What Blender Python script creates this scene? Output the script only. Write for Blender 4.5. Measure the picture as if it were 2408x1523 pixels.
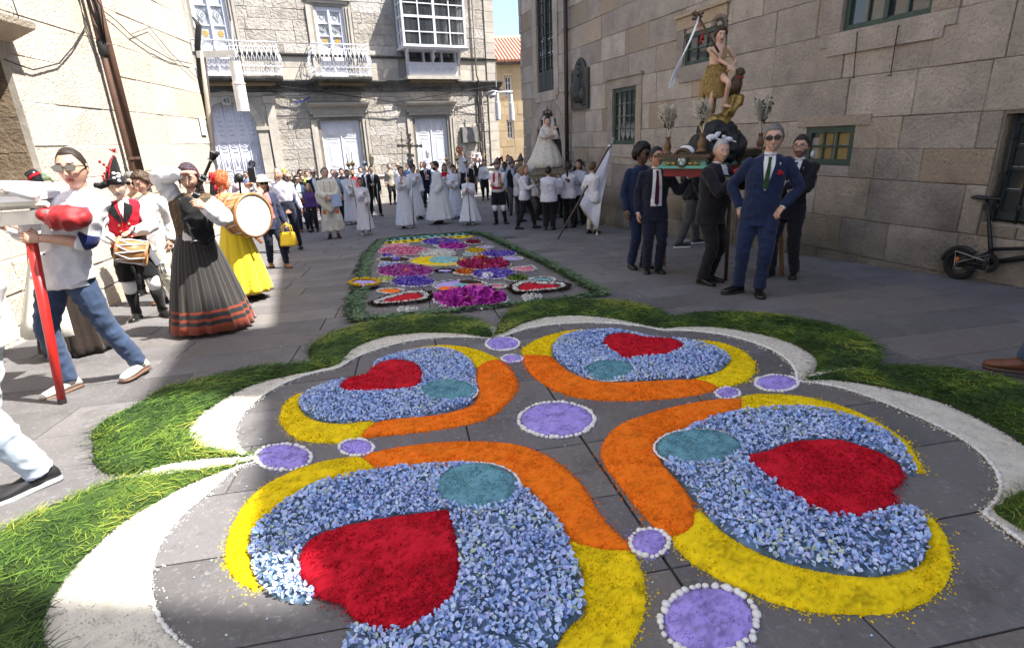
import bpy,math,random
import numpy as np
from mathutils import Vector,Matrix,noise
from mathutils.bvhtree import BVHTree
rnd=random.Random(7)
rng=np.random.default_rng(7)
D=bpy.data
SC=bpy.context.scene
COL=SC.collection
rad=math.radians
for o in list(D.objects):D.objects.remove(o)
# ------------------------------------------------------------ camera, sky, sun, exposure
FOC=1300.0;CX,CY=1204.0,761.5
PIT=math.atan(439/FOC);ROL=math.atan(188/4039);CAMH=1.42
CF=Vector((0,math.cos(PIT),-math.sin(PIT)))
_U0=Vector((0,math.sin(PIT),math.cos(PIT)));_R0=Vector((1,0,0))
CR=math.cos(ROL)*_R0 - math.sin(ROL)*_U0
CU=math.cos(ROL)*_U0 + math.sin(ROL)*_R0
CAM=Vector((0,0,CAMH))
cam=D.cameras.new('camera');co=D.objects.new('camera',cam);COL.objects.link(co)
cam.sensor_width=36;cam.lens=FOC/2408*36;cam.clip_start=.05;cam.clip_end=2000
co.matrix_world=Matrix(((CR.x,CU.x,-CF.x,0),(CR.y,CU.y,-CF.y,0),(CR.z,CU.z,-CF.z,CAMH),(0,0,0,1)))
SC.camera=co
SUN_AZ,SUN_EL=98,56
w=D.worlds.new('World');SC.world=w;w.use_nodes=True
nt=w.node_tree;nt.nodes.clear()
sky=nt.nodes.new('ShaderNodeTexSky');sky.sky_type='NISHITA';sky.sun_disc=False
sky.sun_elevation=rad(SUN_EL);sky.sun_rotation=rad(SUN_AZ);sky.air_density=1.0;sky.dust_density=2.5;sky.ozone_density=1.2
bg=nt.nodes.new('ShaderNodeBackground');bg.inputs[1].default_value=.115
out=nt.nodes.new('ShaderNodeOutputWorld')
nt.links.new(sky.outputs[0],bg.inputs[0]);nt.links.new(bg.outputs[0],out.inputs[0])
sl=D.lights.new('sun','SUN');sl.energy=5;sl.angle=rad(.55);sl.color=(1,.955,.88)
so=D.objects.new('sun',sl);COL.objects.link(so)
SD=Vector((math.sin(rad(SUN_AZ))*math.cos(rad(SUN_EL)),math.cos(rad(SUN_AZ))*math.cos(rad(SUN_EL)),math.sin(rad(SUN_EL))))
so.rotation_euler=SD.to_track_quat('Z','Y').to_euler();so.location=SD*40
vs=SC.view_settings
vs.view_transform='Standard';vs.look='None';vs.gamma=1;vs.use_curve_mapping=False;vs.exposure=1.5
try:
    SC.cycles.max_bounces=6;SC.cycles.diffuse_bounces=4;SC.cycles.glossy_bounces=2;SC.cycles.transparent_max_bounces=6
    SC.cycles.use_denoising=True;SC.cycles.caustics_reflective=False;SC.cycles.caustics_refractive=False
except Exception:pass
# ------------------------------------------------------------ survey helpers: picture point -> real surface
GA,GB,GK=.0084176,-.0584257,.0035
def gz(x,y):return GA*x + GB*y + GK*max(0,y-15)**2
def ray(px,py):return CR*((px-CX)/FOC) - CU*((py-CY)/FOC) + CF
def proj(P):
    d=Vector(P) - CAM;z=d.dot(CF)
    return CX + FOC*d.dot(CR)/z,CY - FOC*d.dot(CU)/z
def G(px,py):
    d=ray(px,py);t=.5
    while t < 90:
        P=CAM + d*t
        if P.z < gz(P.x,P.y):break
        t *= 1.02
    lo,hi=t/1.02,t
    for _ in range(30):
        m=(lo+hi)/2;P=CAM + d*m
        if P.z < gz(P.x,P.y):hi=m
        else:lo=m
    P=CAM + d*hi
    return Vector((P.x,P.y,gz(P.x,P.y)))
def at_depth(px,py,y):
    d=ray(px,py);return CAM + d*(y/d.y)
def hgt(px,pyf,pyh):
    g=G(px,pyf);lo,hi=0,7
    for _ in range(30):
        m=(lo+hi)/2
        if proj(g+Vector((0,0,m)))[1] > pyh:lo=m
        else:hi=m
    return lo
def hgt_at(g,pyh):
    lo,hi=0,7
    for _ in range(30):
        m=(lo+hi)/2
        if proj(g+Vector((0,0,m)))[1] > pyh:lo=m
        else:hi=m
    return lo
class Frame:
    def __init__(s,P,az):
        s.P=Vector((P[0],P[1],0));s.u=Vector((math.sin(rad(az)),math.cos(rad(az)),0));s.n=s.u.cross(Vector((0,0,1)))
        if s.n.dot(CAM-s.P) < 0:s.n=-s.n
    def w(s,u,z,d=0):return s.P + s.u*u + s.n*d + Vector((0,0,z))
    def uz(s,px,py,d=0):
        r=ray(px,py);t=((s.P + s.n*d - CAM).dot(s.n))/r.dot(s.n);Q=CAM + r*t
        return (Q-s.P).dot(s.u),Q.z
# ------------------------------------------------------------ object helpers
def props(o,label=None,cat=None,group=None,kind=None):
    if label:o['label']=label
    if cat:o['category']=cat
    if group:o['group']=group
    if kind:o['kind']=kind
    return o
def empty(name,loc,label=None,cat=None,group=None,kind=None,rz=0):
    o=D.objects.new(name,None);COL.objects.link(o);o.location=loc;o.rotation_euler=(0,0,rz);o.empty_display_size=.2
    return props(o,label,cat,group,kind)
def pmat(o):
    M=Matrix.LocRotScale(o.location,o.rotation_euler,o.scale)
    return pmat(o.parent) @ M if o.parent else M
def link(name,me,parent=None,local=False):
    o=D.objects.new(name,me);COL.objects.link(o)
    if parent:
        o.parent=parent
        if not local:
            me.transform(pmat(parent).inverted())
    return o
class MB:
    def __init__(s):s.v=[];s.f=[];s.m=[]
    def add(s,vs,fs,mi=0):
        b=len(s.v);s.v += [tuple(v) for v in vs];s.f += [tuple(i+b for i in f) for f in fs];s.m += [mi]*len(fs);return s
    def box(s,c,sx,sy,sz,X=(1,0,0),Y=(0,1,0),Z=(0,0,1),mi=0,tap=1):
        c=Vector(c);X,Y,Z=Vector(X)*sx/2,Vector(Y)*sy/2,Vector(Z)*sz/2
        v=[c+X*a*(tap if e > 0 else 1)+Y*b*(tap if e > 0 else 1)+Z*e for e in (-1,1) for b in (-1,1) for a in (-1,1)]
        return s.add(v,[(0,2,3,1),(4,5,7,6),(0,1,5,4),(2,6,7,3),(0,4,6,2),(1,3,7,5)],mi)
    def fbox(s,F,u0,u1,z0,z1,d0,d1,mi=0):
        v=[F.w(u,z,d) for d in (d0,d1) for z in (z0,z1) for u in (u0,u1)]
        return s.add(v,[(0,2,3,1),(4,5,7,6),(0,1,5,4),(2,6,7,3),(0,4,6,2),(1,3,7,5)],mi)
    def tube(s,pts,r,n=8,mi=0,cap=True,closed=False):
        pts=[Vector(p) for p in pts];k=len(pts)
        if not hasattr(r,'__len__'):r=[r]*k
        up=None;rings=[]
        for i,p in enumerate(pts):
            a=pts[(i-1) % k] if (closed or i > 0) else p;b=pts[(i+1) % k] if (closed or i < k-1) else p
            t=(b-a);t=t.normalized() if t.length > 1e-9 else Vector((0,0,1))
            if up is None:up=Vector((0,0,1)) if abs(t.z) < .9 else Vector((1,0,0))
            x=up.cross(t);x=x.normalized() if x.length > 1e-6 else Vector((1,0,0));y=t.cross(x).normalized();up=y
            ri=r[i];rx,ry=ri if hasattr(ri,'__len__') else (ri,ri)
            rings.append([p + x*rx*math.cos(2*math.pi*j/n) + y*ry*math.sin(2*math.pi*j/n) for j in range(n)])
        v=[q for R in rings for q in R];f=[]
        for i in range(k if closed else k-1):
            i2=(i+1) % k
            for j in range(n):f.append((i*n+j,i*n+(j+1) % n,i2*n+(j+1) % n,i2*n+j))
        if cap and not closed:f.append(tuple(range(n))[::-1]);f.append(tuple((k-1)*n+j for j in range(n)))
        return s.add(v,f,mi)
    def rings(s,R,mi=0,cap=True):
        n=len(R[0]);v=[q for r in R for q in r];f=[]
        for i in range(len(R)-1):
            for j in range(n):f.append((i*n+j,i*n+(j+1) % n,(i+1)*n+(j+1) % n,(i+1)*n+j))
        if cap:f.append(tuple(range(n))[::-1]);f.append(tuple((len(R)-1)*n+j for j in range(n)))
        return s.add(v,f,mi)
    def lathe(s,c,prof,n=14,mi=0,Z=(0,0,1),cap=True):
        c=Vector(c);Z=Vector(Z).normalized();X=Z.orthogonal().normalized();Y=Z.cross(X)
        return s.rings([[c + Z*z + (X*math.cos(2*math.pi*j/n)+Y*math.sin(2*math.pi*j/n))*max(r,1e-4) for j in range(n)] for r,z in prof],mi,cap)
    def ell(s,c,rx,ry,rz,n=12,m=8,M=None,mi=0):
        c=Vector(c);R=[]
        for i in range(1,m):
            a=math.pi*i/m
            ring=[]
            for j in range(n):
                b=2*math.pi*j/n
                p=Vector((rx*math.sin(a)*math.cos(b),ry*math.sin(a)*math.sin(b),-rz*math.cos(a)))
                if M:p=M @ p
                ring.append(c+p)
            R.append(ring)
        t0=Vector((0,0,-rz));t1=Vector((0,0,rz))
        if M:t0=M @ t0;t1=M @ t1
        b=len(s.v);s.rings(R,mi,cap=False);b0=b;b1=b+(m-2)*n
        s.v += [tuple(c+t0),tuple(c+t1)];e=len(s.v)-2
        for j in range(n):s.f.append((b0+(j+1) % n,b0+j,e));s.f.append((b1+j,b1+(j+1) % n,e+1));s.m += [mi,mi]
        return s
    def prism(s,pts,dvec,mi=0):
        n=len(pts);dvec=Vector(dvec);v=[Vector(p) for p in pts]+[Vector(p)+dvec for p in pts]
        return s.add(v,[tuple(range(n))[::-1],tuple(range(n,2*n))]+[(i,(i+1) % n,n+(i+1) % n,n+i) for i in range(n)],mi)
    def fprism(s,F,uz,d0,d1,mi=0):return s.prism([F.w(u,z,d0) for u,z in uz],F.n*(d1-d0),mi)
    def sweep(s,F,prof,u0,u1,mi=0):
        return s.prism([F.w(u0,z,d) for d,z in prof],F.u*(u1-u0),mi)
    def mesh(s,name,mats,smooth=False):
        me=D.meshes.new(name);me.from_pydata([tuple(v) for v in s.v],[],s.f)
        for m in (mats if isinstance(mats,(list,tuple)) else [mats]):me.materials.append(m)
        me.polygons.foreach_set('material_index',s.m)
        if smooth:me.polygons.foreach_set('use_smooth',[True]*len(s.f))
        me.validate();me.update();return me
    def build(s,name,mats,parent=None,smooth=False,local=False):
        return link(name,s.mesh(name,mats,smooth),parent,local)
def npmesh(name,V,Fs,mats,smooth=False,mi=None):
    me=D.meshes.new(name);V=np.asarray(V,dtype=np.float32);Fs=np.asarray(Fs,dtype=np.int32);nf,k=Fs.shape
    me.vertices.add(len(V));me.vertices.foreach_set('co',V.ravel())
    me.loops.add(nf*k);me.loops.foreach_set('vertex_index',Fs.ravel())
    me.polygons.add(nf);me.polygons.foreach_set('loop_start',np.arange(0,nf*k,k,dtype=np.int32))
    for m in (mats if isinstance(mats,(list,tuple)) else [mats]):me.materials.append(m)
    if mi is not None:me.polygons.foreach_set('material_index',np.asarray(mi,dtype=np.int32))
    me.polygons.foreach_set('use_smooth',np.full(nf,smooth));me.update(calc_edges=True);return me
# ------------------------------------------------------------ materials
_mc={}
def mat(name,c,c2=None,sc=8,rough=.8,bump=0,bsc=40,metal=0,spec=.4,rand=0,sheen=0,coat=0,det=4,dist=.01,alpha=1,aniso=None,c3=None):
    """procedural surface: noise between c and c2 (object space), random value per object, fine relief"""
    if name in _mc:return _mc[name]
    m=D.materials.new(name);m.use_nodes=True;N=m.node_tree;n=N.nodes;L=N.links
    b=n['Principled BSDF'];b.inputs['Roughness'].default_value=rough;b.inputs['Metallic'].default_value=metal
    b.inputs['Specular IOR Level'].default_value=spec;b.inputs['Sheen Weight'].default_value=sheen;b.inputs['Coat Weight'].default_value=coat
    tc=n.new('ShaderNodeTexCoord');vec=tc.outputs['Object']
    if aniso:
        mp=n.new('ShaderNodeMapping');mp.inputs['Scale'].default_value=aniso;L.new(vec,mp.inputs[0]);vec=mp.outputs[0]
    oi=n.new('ShaderNodeObjectInfo')
    ad=n.new('ShaderNodeVectorMath');ad.operation='ADD';L.new(vec,ad.inputs[0]);
    mu=n.new('ShaderNodeVectorMath');mu.operation='SCALE';mu.inputs[0].default_value=(13.1,7.7,9.3);L.new(oi.outputs['Random'],mu.inputs['Scale']);L.new(mu.outputs[0],ad.inputs[1]);vec=ad.outputs[0]
    c2=c2 or tuple(x*.82 for x in c)
    t=n.new('ShaderNodeTexNoise');t.inputs['Scale'].default_value=sc;t.inputs['Detail'].default_value=det;t.inputs['Roughness'].default_value=.62;L.new(vec,t.inputs['Vector'])
    r=n.new('ShaderNodeMapRange');r.inputs[1].default_value=.34;r.inputs[2].default_value=.66;L.new(t.outputs[0],r.inputs[0])
    mx=n.new('ShaderNodeMix');mx.data_type='RGBA';mx.inputs[6].default_value=(*c,1);mx.inputs[7].default_value=(*c2,1);L.new(r.outputs[0],mx.inputs[0]);colr=mx.outputs[2]
    if c3:
        mr=n.new('ShaderNodeMapRange');mr.inputs[1].default_value=.7;mr.inputs[2].default_value=1.0;L.new(oi.outputs['Random'],mr.inputs[0])
        m3=n.new('ShaderNodeMix');m3.data_type='RGBA';m3.inputs[7].default_value=(*c3,1);L.new(mr.outputs[0],m3.inputs[0]);L.new(colr,m3.inputs[6]);colr=m3.outputs[2]
    if rand:
        hs=n.new('ShaderNodeHueSaturation');mr=n.new('ShaderNodeMapRange');mr.inputs[3].default_value=1-rand;mr.inputs[4].default_value=1+rand
        f=n.new('ShaderNodeMath');f.operation='FRACT';g=n.new('ShaderNodeMath');g.operation='MULTIPLY';g.inputs[1].default_value=17.3
        L.new(oi.outputs['Random'],g.inputs[0]);L.new(g.outputs[0],f.inputs[0]);L.new(f.outputs[0],mr.inputs[0]);L.new(mr.outputs[0],hs.inputs['Value']);L.new(colr,hs.inputs['Color']);colr=hs.outputs[0]
    L.new(colr,b.inputs['Base Color'])
    if bump:
        t2=n.new('ShaderNodeTexNoise');t2.inputs['Scale'].default_value=bsc;t2.inputs['Detail'].default_value=5;t2.inputs['Roughness'].default_value=.65;L.new(vec,t2.inputs['Vector'])
        bp=n.new('ShaderNodeBump');bp.inputs['Strength'].default_value=min(1,bump);bp.inputs['Distance'].default_value=dist;L.new(t2.outputs[0],bp.inputs['Height']);L.new(bp.outputs[0],b.inputs['Normal'])
    if alpha < 1:b.inputs['Alpha'].default_value=alpha
    m['_col']=1
    _mc[name]=m;return m
def nodes_of(m):return m.node_tree.nodes,m.node_tree.links,m.node_tree.nodes['Principled BSDF']
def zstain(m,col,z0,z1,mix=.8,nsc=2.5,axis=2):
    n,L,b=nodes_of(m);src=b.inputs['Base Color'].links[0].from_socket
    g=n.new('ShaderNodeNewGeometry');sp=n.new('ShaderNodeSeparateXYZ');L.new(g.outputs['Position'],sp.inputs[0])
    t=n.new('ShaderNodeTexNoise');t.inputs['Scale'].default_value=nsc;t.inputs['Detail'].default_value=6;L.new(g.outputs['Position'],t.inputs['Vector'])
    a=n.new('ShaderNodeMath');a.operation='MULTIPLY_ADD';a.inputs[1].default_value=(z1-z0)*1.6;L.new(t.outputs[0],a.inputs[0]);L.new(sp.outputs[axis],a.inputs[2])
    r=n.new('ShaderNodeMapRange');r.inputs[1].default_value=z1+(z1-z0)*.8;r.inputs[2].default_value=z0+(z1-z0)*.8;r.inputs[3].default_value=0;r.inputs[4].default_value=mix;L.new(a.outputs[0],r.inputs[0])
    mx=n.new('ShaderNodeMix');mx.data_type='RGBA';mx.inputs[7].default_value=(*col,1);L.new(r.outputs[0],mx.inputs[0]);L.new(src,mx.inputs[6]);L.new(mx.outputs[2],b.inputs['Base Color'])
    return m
def speckle(m,col,scale=3,lo=.62,hi=.68,amt=.8):
    n,L,b=nodes_of(m);src=b.inputs['Base Color'].links[0].from_socket
    g=n.new('ShaderNodeNewGeometry');t=n.new('ShaderNodeTexNoise');t.inputs['Scale'].default_value=scale;t.inputs['Detail'].default_value=8;t.inputs['Roughness'].default_value=.7;L.new(g.outputs['Position'],t.inputs['Vector'])
    r=n.new('ShaderNodeMapRange');r.inputs[1].default_value=lo;r.inputs[2].default_value=hi;r.inputs[4].default_value=amt;L.new(t.outputs[0],r.inputs[0])
    mx=n.new('ShaderNodeMix');mx.data_type='RGBA';mx.inputs[7].default_value=(*col,1);L.new(r.outputs[0],mx.inputs[0]);L.new(src,mx.inputs[6]);L.new(mx.outputs[2],b.inputs['Base Color'])
    return m
def tinted(name,cols,rough=.7,spec=.3,sss=0):
    if name in _mc:return _mc[name]
    m=D.materials.new(name);m.use_nodes=True;n,L,b=nodes_of(m);b.inputs['Roughness'].default_value=rough;b.inputs['Specular IOR Level'].default_value=spec
    a=n.new('ShaderNodeAttribute');a.attribute_name='tint'
    cr=n.new('ShaderNodeValToRGB');e=cr.color_ramp.elements
    e[0].position=0;e[0].color=(*cols[0],1);e[1].position=1;e[1].color=(*cols[-1],1)
    for i,c in enumerate(cols[1:-1]):q=e.new((i+1)/(len(cols)-1));q.color=(*c,1)
    L.new(a.outputs['Fac'],cr.inputs[0]);L.new(cr.outputs[0],b.inputs['Base Color'])
    _mc[name]=m;return m
def set_tint(me,vals):a=me.attributes.new('tint','FLOAT','POINT');a.data.foreach_set('value',np.asarray(vals,dtype=np.float32))
M_iron=mat('dark_iron',(.03,.03,.032),rough=.5,bump=.2,metal=.3)
M_white=mat('white_paint',(.74,.75,.8),(.66,.67,.72),3,rough=.45,bump=.1,bsc=30)
M_glass=mat('window_glass',(.035,.04,.045),(.06,.065,.07),2,rough=.05,spec=.8)
M_wire=mat('black_cable',(.02,.02,.02),rough=.6)
M_brass=mat('brass',(.6,.42,.16),(.4,.28,.1),20,rough=.3,metal=.9)
M_silver=mat('silver',(.62,.62,.62),(.35,.35,.36),18,rough=.3,metal=.9)
M_gold=mat('gilt',(.5,.34,.1),(.2,.13,.04),25,rough=.38,metal=.75,bump=.5,bsc=60)
# ============================================================ GROUND AND PAVING
M_bed=mat('joint_sand',(.075,.07,.065),(.04,.04,.038),6,rough=.95,bump=.4,bsc=60)
xs=[-300,-120,-60,-40]+list(range(-30,31,2))+[40,60,120,300];ys=[-60,-20,-8]+list(range(-6,34,1))+[40,50,70,120,300]
v=[(x,y,gz(x,min(y,32))-.02-(.0 if y < 32 else .0)) for y in ys for x in xs];nx=len(xs)
f=[(j*nx+i,j*nx+i+1,(j+1)*nx+i+1,(j+1)*nx+i) for j in range(len(ys)-1) for i in range(nx-1)]
me=D.meshes.new('ground');me.from_pydata(v,[],f);me.materials.append(M_bed);ground=link('ground',me);props(ground,kind='structure')
M_slab=mat('granite_paving',(.155,.148,.152),(.105,.10,.102),1.3,rough=.72,bump=.55,bsc=70,rand=.16,dist=.012,c3=(.165,.15,.14),spec=.35,det=8)
speckle(M_slab,(.06,.057,.055),2.3,.55,.72,.6);speckle(M_slab,(.27,.26,.26),34,.55,.7,.7);speckle(M_slab,(.05,.048,.048),21,.58,.72,.6);speckle(M_slab,(.25,.245,.25),1.9,.55,.8,.45)
pav=empty('pavement',(0,0,0),kind='structure')
E1=Vector((math.sin(rad(-10)),math.cos(rad(-10)),0));E2=Vector((math.cos(rad(-10)),-math.sin(rad(-10)),0))
gut=G(1390,1060);gs=gut.dot(E2)
slabs=[]
r2=random.Random(3)
for i in range(-4,62):
    t0=i*.5
    if t0 > 30:break
    for side in (-1,1):
        s=gs + side*.002 - (.0 if side > 0 else 0);off=r2.uniform(.3,1.1);first=True
        while abs(s-gs) < 16:
            ln=off if first else r2.uniform(.85,1.45);first=False
            a,b=(s,s+ln) if side > 0 else (s-ln,s)
            c=E1*(t0+.25)+E2*((a+b)/2);s=b if side > 0 else a
            if c.y < .4 or c.y > 30:continue
            px,py=proj(Vector((c.x,c.y,gz(c.x,c.y))))
            if not (-260 < px < 2700) or py > 1900:continue
            slabs.append((c.length,a+.004,b-.004,t0+.004,t0+.496))
slabs.sort()
def slab(mb,a,b,t0,t1,rr):
    ch=.006;dz=[rr.uniform(-.0022,.0022) for _ in range(2)]
    def P(s,t,z):q=E2*s+E1*t;return (q.x,q.y,gz(q.x,q.y)+z+dz[0])
    R=[[P(a,t0,-.03),P(b,t0,-.03),P(b,t1,-.03),P(a,t1,-.03)],[P(a,t0,-.004),P(b,t0,-.004),P(b,t1,-.004),P(a,t1,-.004)],[P(a+ch,t0+ch,0),P(b-ch,t0+ch,0),P(b-ch,t1-ch,0),P(a+ch,t1-ch,0)]]
    mb.rings(R,cap=False);k=len(mb.v);mb.f.append((k-4,k-3,k-2,k-1));mb.m.append(0)
far=MB()
for q,(dd,a,b,t0,t1) in enumerate(slabs):
    if q < 298:
        mb=MB();slab(mb,a,b,t0,t1,r2);mb.build('paving_slab',M_slab,pav)
    else:slab(far,a,b,t0,t1,r2)
M_slabfar=mat('granite_paving_far',(.15,.145,.15),(.10,.096,.10),.55,rough=.75,bump=.4,bsc=60,det=9,dist=.006)
props(far.build('paving_slab',M_slabfar,pav),kind='stuff')
# ============================================================ STONE WALLS
def clip(rects,op):
    out=[]
    for a,b,c,d in rects:
        A,B,C_,D_=op
        if B <= a or A >= b or D_ <= c or C_ >= d:out.append((a,b,c,d));continue
        if A > a:out.append((a,A,c,d))
        if B < b:out.append((B,b,c,d))
        a2,b2=max(a,A),min(b,B)
        if C_ > c:out.append((a2,b2,c,C_))
        if D_ < d:out.append((a2,b2,D_,d))
    return [r for r in out if r[1]-r[0] > .035 and r[3]-r[2] > .035]
def block(mb,F,a,b,c,d,R,g=.006,ch=.012,proud=0,depth=.12,jit=.006):
    a,b,c,d=a+g,b-g,c+g,d-g
    if b-a < .02 or d-c < .02:return
    j=lambda:R.uniform(-jit,jit)
    cs=[(a+j()*.6,c+j()*.6),(b+j()*.6,c+j()*.6),(b+j()*.6,d+j()*.6),(a+j()*.6,d+j()*.6)]
    ch=min(ch,(b-a)*.3,(d-c)*.3);mx,mz=(a+b)/2,(c+d)/2
    inn=[(u+(ch if u < mx else -ch),z+(ch if z < mz else -ch)) for u,z in cs]
    pr=[proud+R.uniform(-jit,jit)*.8 for _ in range(4)]
    mb.rings([[F.w(u,z,-depth) for u,z in cs],[F.w(u,z,p-ch*.8) for (u,z),p in zip(cs,pr)],[F.w(u,z,p) for (u,z),p in zip(inn,pr)]],cap=False)
    k=len(mb.v);mb.f.append((k-4,k-3,k-2,k-1));mb.m.append(0)
def wall(parent,F,u0,u1,levels,lens,ops,mats,seed,maxn=296,ch=.012,jit=.006,zind=99,gap=.006,pr=0):
    """coursed masonry on a frame, every stone its own block; openings cut out"""
    R=random.Random(seed);st=[]
    for c,d in zip(levels[:-1],levels[1:]):
        u=u0-R.uniform(0,lens[1])*.5;
        while u < u1:
            e=u+R.uniform(*lens)*(1 if d-c > .3 else .9)
            if u1-e < lens[0]*.5:e=u1
            rs=[(max(u,u0),min(e,u1),c,d)]
            for op in ops:rs=clip(rs,op)
            st += rs;u=e
    st.sort(key=lambda r:(r[2] > zind,-(r[1]-r[0])*(r[3]-r[2])))
    rest=MB()
    for i,(a,b,c,d) in enumerate(st):
        if i < maxn and c < zind:
            mb=MB();block(mb,F,a,b,c,d,R,gap,ch,R.uniform(-.006,.006)+pr,jit=jit);mb.build('stone',mats,parent)
        else:block(rest,F,a,b,c,d,R,gap,ch,R.uniform(-.006,.006)+pr,jit=jit)
    if rest.v:props(rest.build('stonework',mats,parent),kind='stuff')
def core(parent,F,u0,u1,z0,z1,ops,m,name='mortar',d=-.022,thick=.5):
    rs=[(u0,u1,z0,z1)]
    for op in ops:rs=clip(rs,op)
    mb=MB()
    for a,b,c,e in rs:mb.fbox(F,a,b,c,e,d-thick,d)
    return mb.build(name,m,parent)
M_mort=mat('old_mortar',(.2,.175,.15),(.1,.09,.08),5,rough=.95,bump=.4)
# ---------------------------------------------------------- right: monastery wall in shade
RW=Frame(G(1873,598),-18.5);RW.P=Vector((G(1873,598).x,G(1873,598).y,0))
M_rst=mat('warm_granite',(.52,.445,.38),(.35,.305,.265),2.2,rough=.88,bump=1,bsc=24,rand=.22,c3=(.40,.31,.215),dist=.05,det=6)
speckle(M_rst,(.42,.31,.2),1.3,.6,.8,.4);speckle(M_rst,(.2,.19,.18),5,.58,.72,.5);speckle(M_rst,(.17,.15,.135),30,.52,.72,.6);speckle(M_rst,(.52,.46,.4),22,.56,.74,.5)
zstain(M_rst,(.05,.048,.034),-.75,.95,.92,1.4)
b0=RW.w(0,0);gl=gz(b0.x,b0.y)
rb=empty('stone_building',RW.w(0,gl),'tall shaded granite building with green framed windows on the right side of the street','building')
W_A=(4.64,5.64,1.15,2.33);W_T=(8.95,10.15,2.62,6.1);W_3=(2.15,3.05,2.5,3.02);W_4=(-.68,.09,.86,1.36);W_O=(-1.43,-.28,2.51,3.7);W_R=(-4.4,-2.36,.33,1.42);A_N=(8.45,10.5,-1.2,1.3)
nich=[(8.42,10.53,-1.2,.9),(8.5,10.45,.9,1.3),(8.66,10.3,1.3,1.6),(8.9,10.05,1.6,1.85),(9.15,9.82,1.85,2.02)]
opsR=[W_A,W_T,W_3,W_4,W_O,W_R]+nich
lv=[-1.1,-.72,-.28,.19,.71,1.08,1.45,1.95,2.5,2.97,3.45,3.93,4.42,4.9,5.4,5.9,6.4]
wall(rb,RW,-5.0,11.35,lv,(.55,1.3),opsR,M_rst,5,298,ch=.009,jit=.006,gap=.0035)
core(rb,RW,-9,11.3,-1.3,6.4,opsR,M_mort)
F2=RW
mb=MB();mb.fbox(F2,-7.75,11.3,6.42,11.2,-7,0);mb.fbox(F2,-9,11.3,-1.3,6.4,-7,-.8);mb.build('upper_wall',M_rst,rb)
mb=MB();mb.fbox(F2,-7.8,11.4,11.2,11.42,-7.2,.22);mb.build('eaves',M_rst,rb)
mb=MB();mb.prism([F2.w(-7.8,11.42,-7.2),F2.w(-7.8,11.42,.2),F2.w(-7.8,12.3,-3.5)],F2.u*19.1);mb.build('roof',mat('roof_tile',(.42,.17,.1),(.3,.13,.08),5,rough=.85),rb)
mb=MB();mb.fbox(F2,-6.15,-4.45,11.3,13.0,-.8,-.05);mb.fbox(F2,-6.2,-4.4,13.0,13.12,-.85,.0);mb.build('roof_shade_block',M_rst,rb)  # unseen block added on the roof to cast a bump of shade
mb=MB();mb.fbox(F2,-16,-7.8,-1.3,11.4,-7,-.02);mb.fbox(F2,-16,-8.5,11.4,17.0,-.7,-.02);mb.build('side_shade_block',M_rst,rb)  # unseen; thin upper slab added to keep the nearest ground in shade
mb=MB();mb.fbox(F2,11.3,11.36,-1.4,11.2,-7,-.14);mb.build('end_wall',M_rst,rb)
mb=MB();mb.fbox(F2,11.4,14.9,-1.5,11.8,-9.5,-3.2);mb.build('rear_shade_block',M_rst,rb)  # hidden block added to shade the ground before the town house
R=random.Random(8)
mb=MB()
for c,d in zip(lv[:-1],lv[1:]):block(mb,RW,11.36,11.52 if R.random() < .5 else 11.6,c,d,R,.005,.02,.012,depth=.3,jit=.008)
mb.build('quoin',M_rst,rb)
M_green=mat('green_frame_paint',(.035,.07,.055),(.025,.05,.04),12,rough=.5,bump=.25)
M_blue=mat('dark_shutter_paint',(.022,.035,.042),(.03,.045,.05),9,rough=.5,bump=.2)
M_curt=mat('grey_curtain',(.2,.2,.19),(.32,.31,.29),9,rough=.9,aniso=(6,6,.6))
M_flake=mat('flaking_putty',(.6,.6,.57),(.3,.3,.3),40,rough=.7,bump=.5)
def trim(parent,F,op,wd,d0,d1,m,name,sides='lrtb'):
    a,b,c,d=op;mb=MB()
    if 'l' in sides:mb.fbox(F,a,a+wd,c,d,d0,d1)
    if 'r' in sides:mb.fbox(F,b-wd,b,c,d,d0,d1)
    if 't' in sides:mb.fbox(F,a+wd,b-wd,d-wd,d,d0,d1)
    if 'b' in sides:mb.fbox(F,a+wd,b-wd,c,c+wd,d0,d1)
    return mb.build(name,m,parent)
def grilled(parent,F,op,rec,cols,rows,m,fw=.055,bar=.022,curtain=True,backm=None,bars_m=None):
    a,b,c,d=op
    fr=trim(parent,F,(a+.005,b-.005,c+.005,d-.005),fw,-rec-.05,-rec,m,'window_frame')
    g=MB().fbox(F,a+fw,b-fw,c+fw,d-fw,-rec-.05,-rec-.04);gl_=g.build('pane',M_glass,parent)
    gr=MB();A,B,C_,D_=a+fw,b-fw,c+fw,d-fw
    for i in range(1,cols):u=A+(B-A)*i/cols;gr.fbox(F,u-bar/2,u+bar/2,C_,D_,-rec-.04,-rec-.012)
    for i in range(1,rows):
        z=C_+(D_-C_)*i/rows;gr.fbox(F,A,B,z-bar/2,z+bar/2,-rec-.04,-rec-.016)
    gr.build('glazing_bars',bars_m or m,parent)
    fl=MB();R=random.Random(int(abs(a)*100))
    for i in range(rows*2):
        z=C_+(D_-C_)*R.random();u=A+(B-A)*R.randint(0,cols)/cols;fl.fbox(F,u-.004+bar*.5,u+.006+bar*.5,z,z+R.uniform(.05,.14),-rec-.039,-rec-.03)
    for i in range(1,rows):
        z=C_+(D_-C_)*i/rows;u=A+.02
        while u < B-.05:e=min(B,u+R.uniform(.04,.14));fl.fbox(F,u,e,z+bar*.45,z+bar*.45+.007,-rec-.039,-rec-.028);u=e+R.uniform(.0,.09)
    fl.build('putty',M_flake,parent)
    return fr
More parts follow.
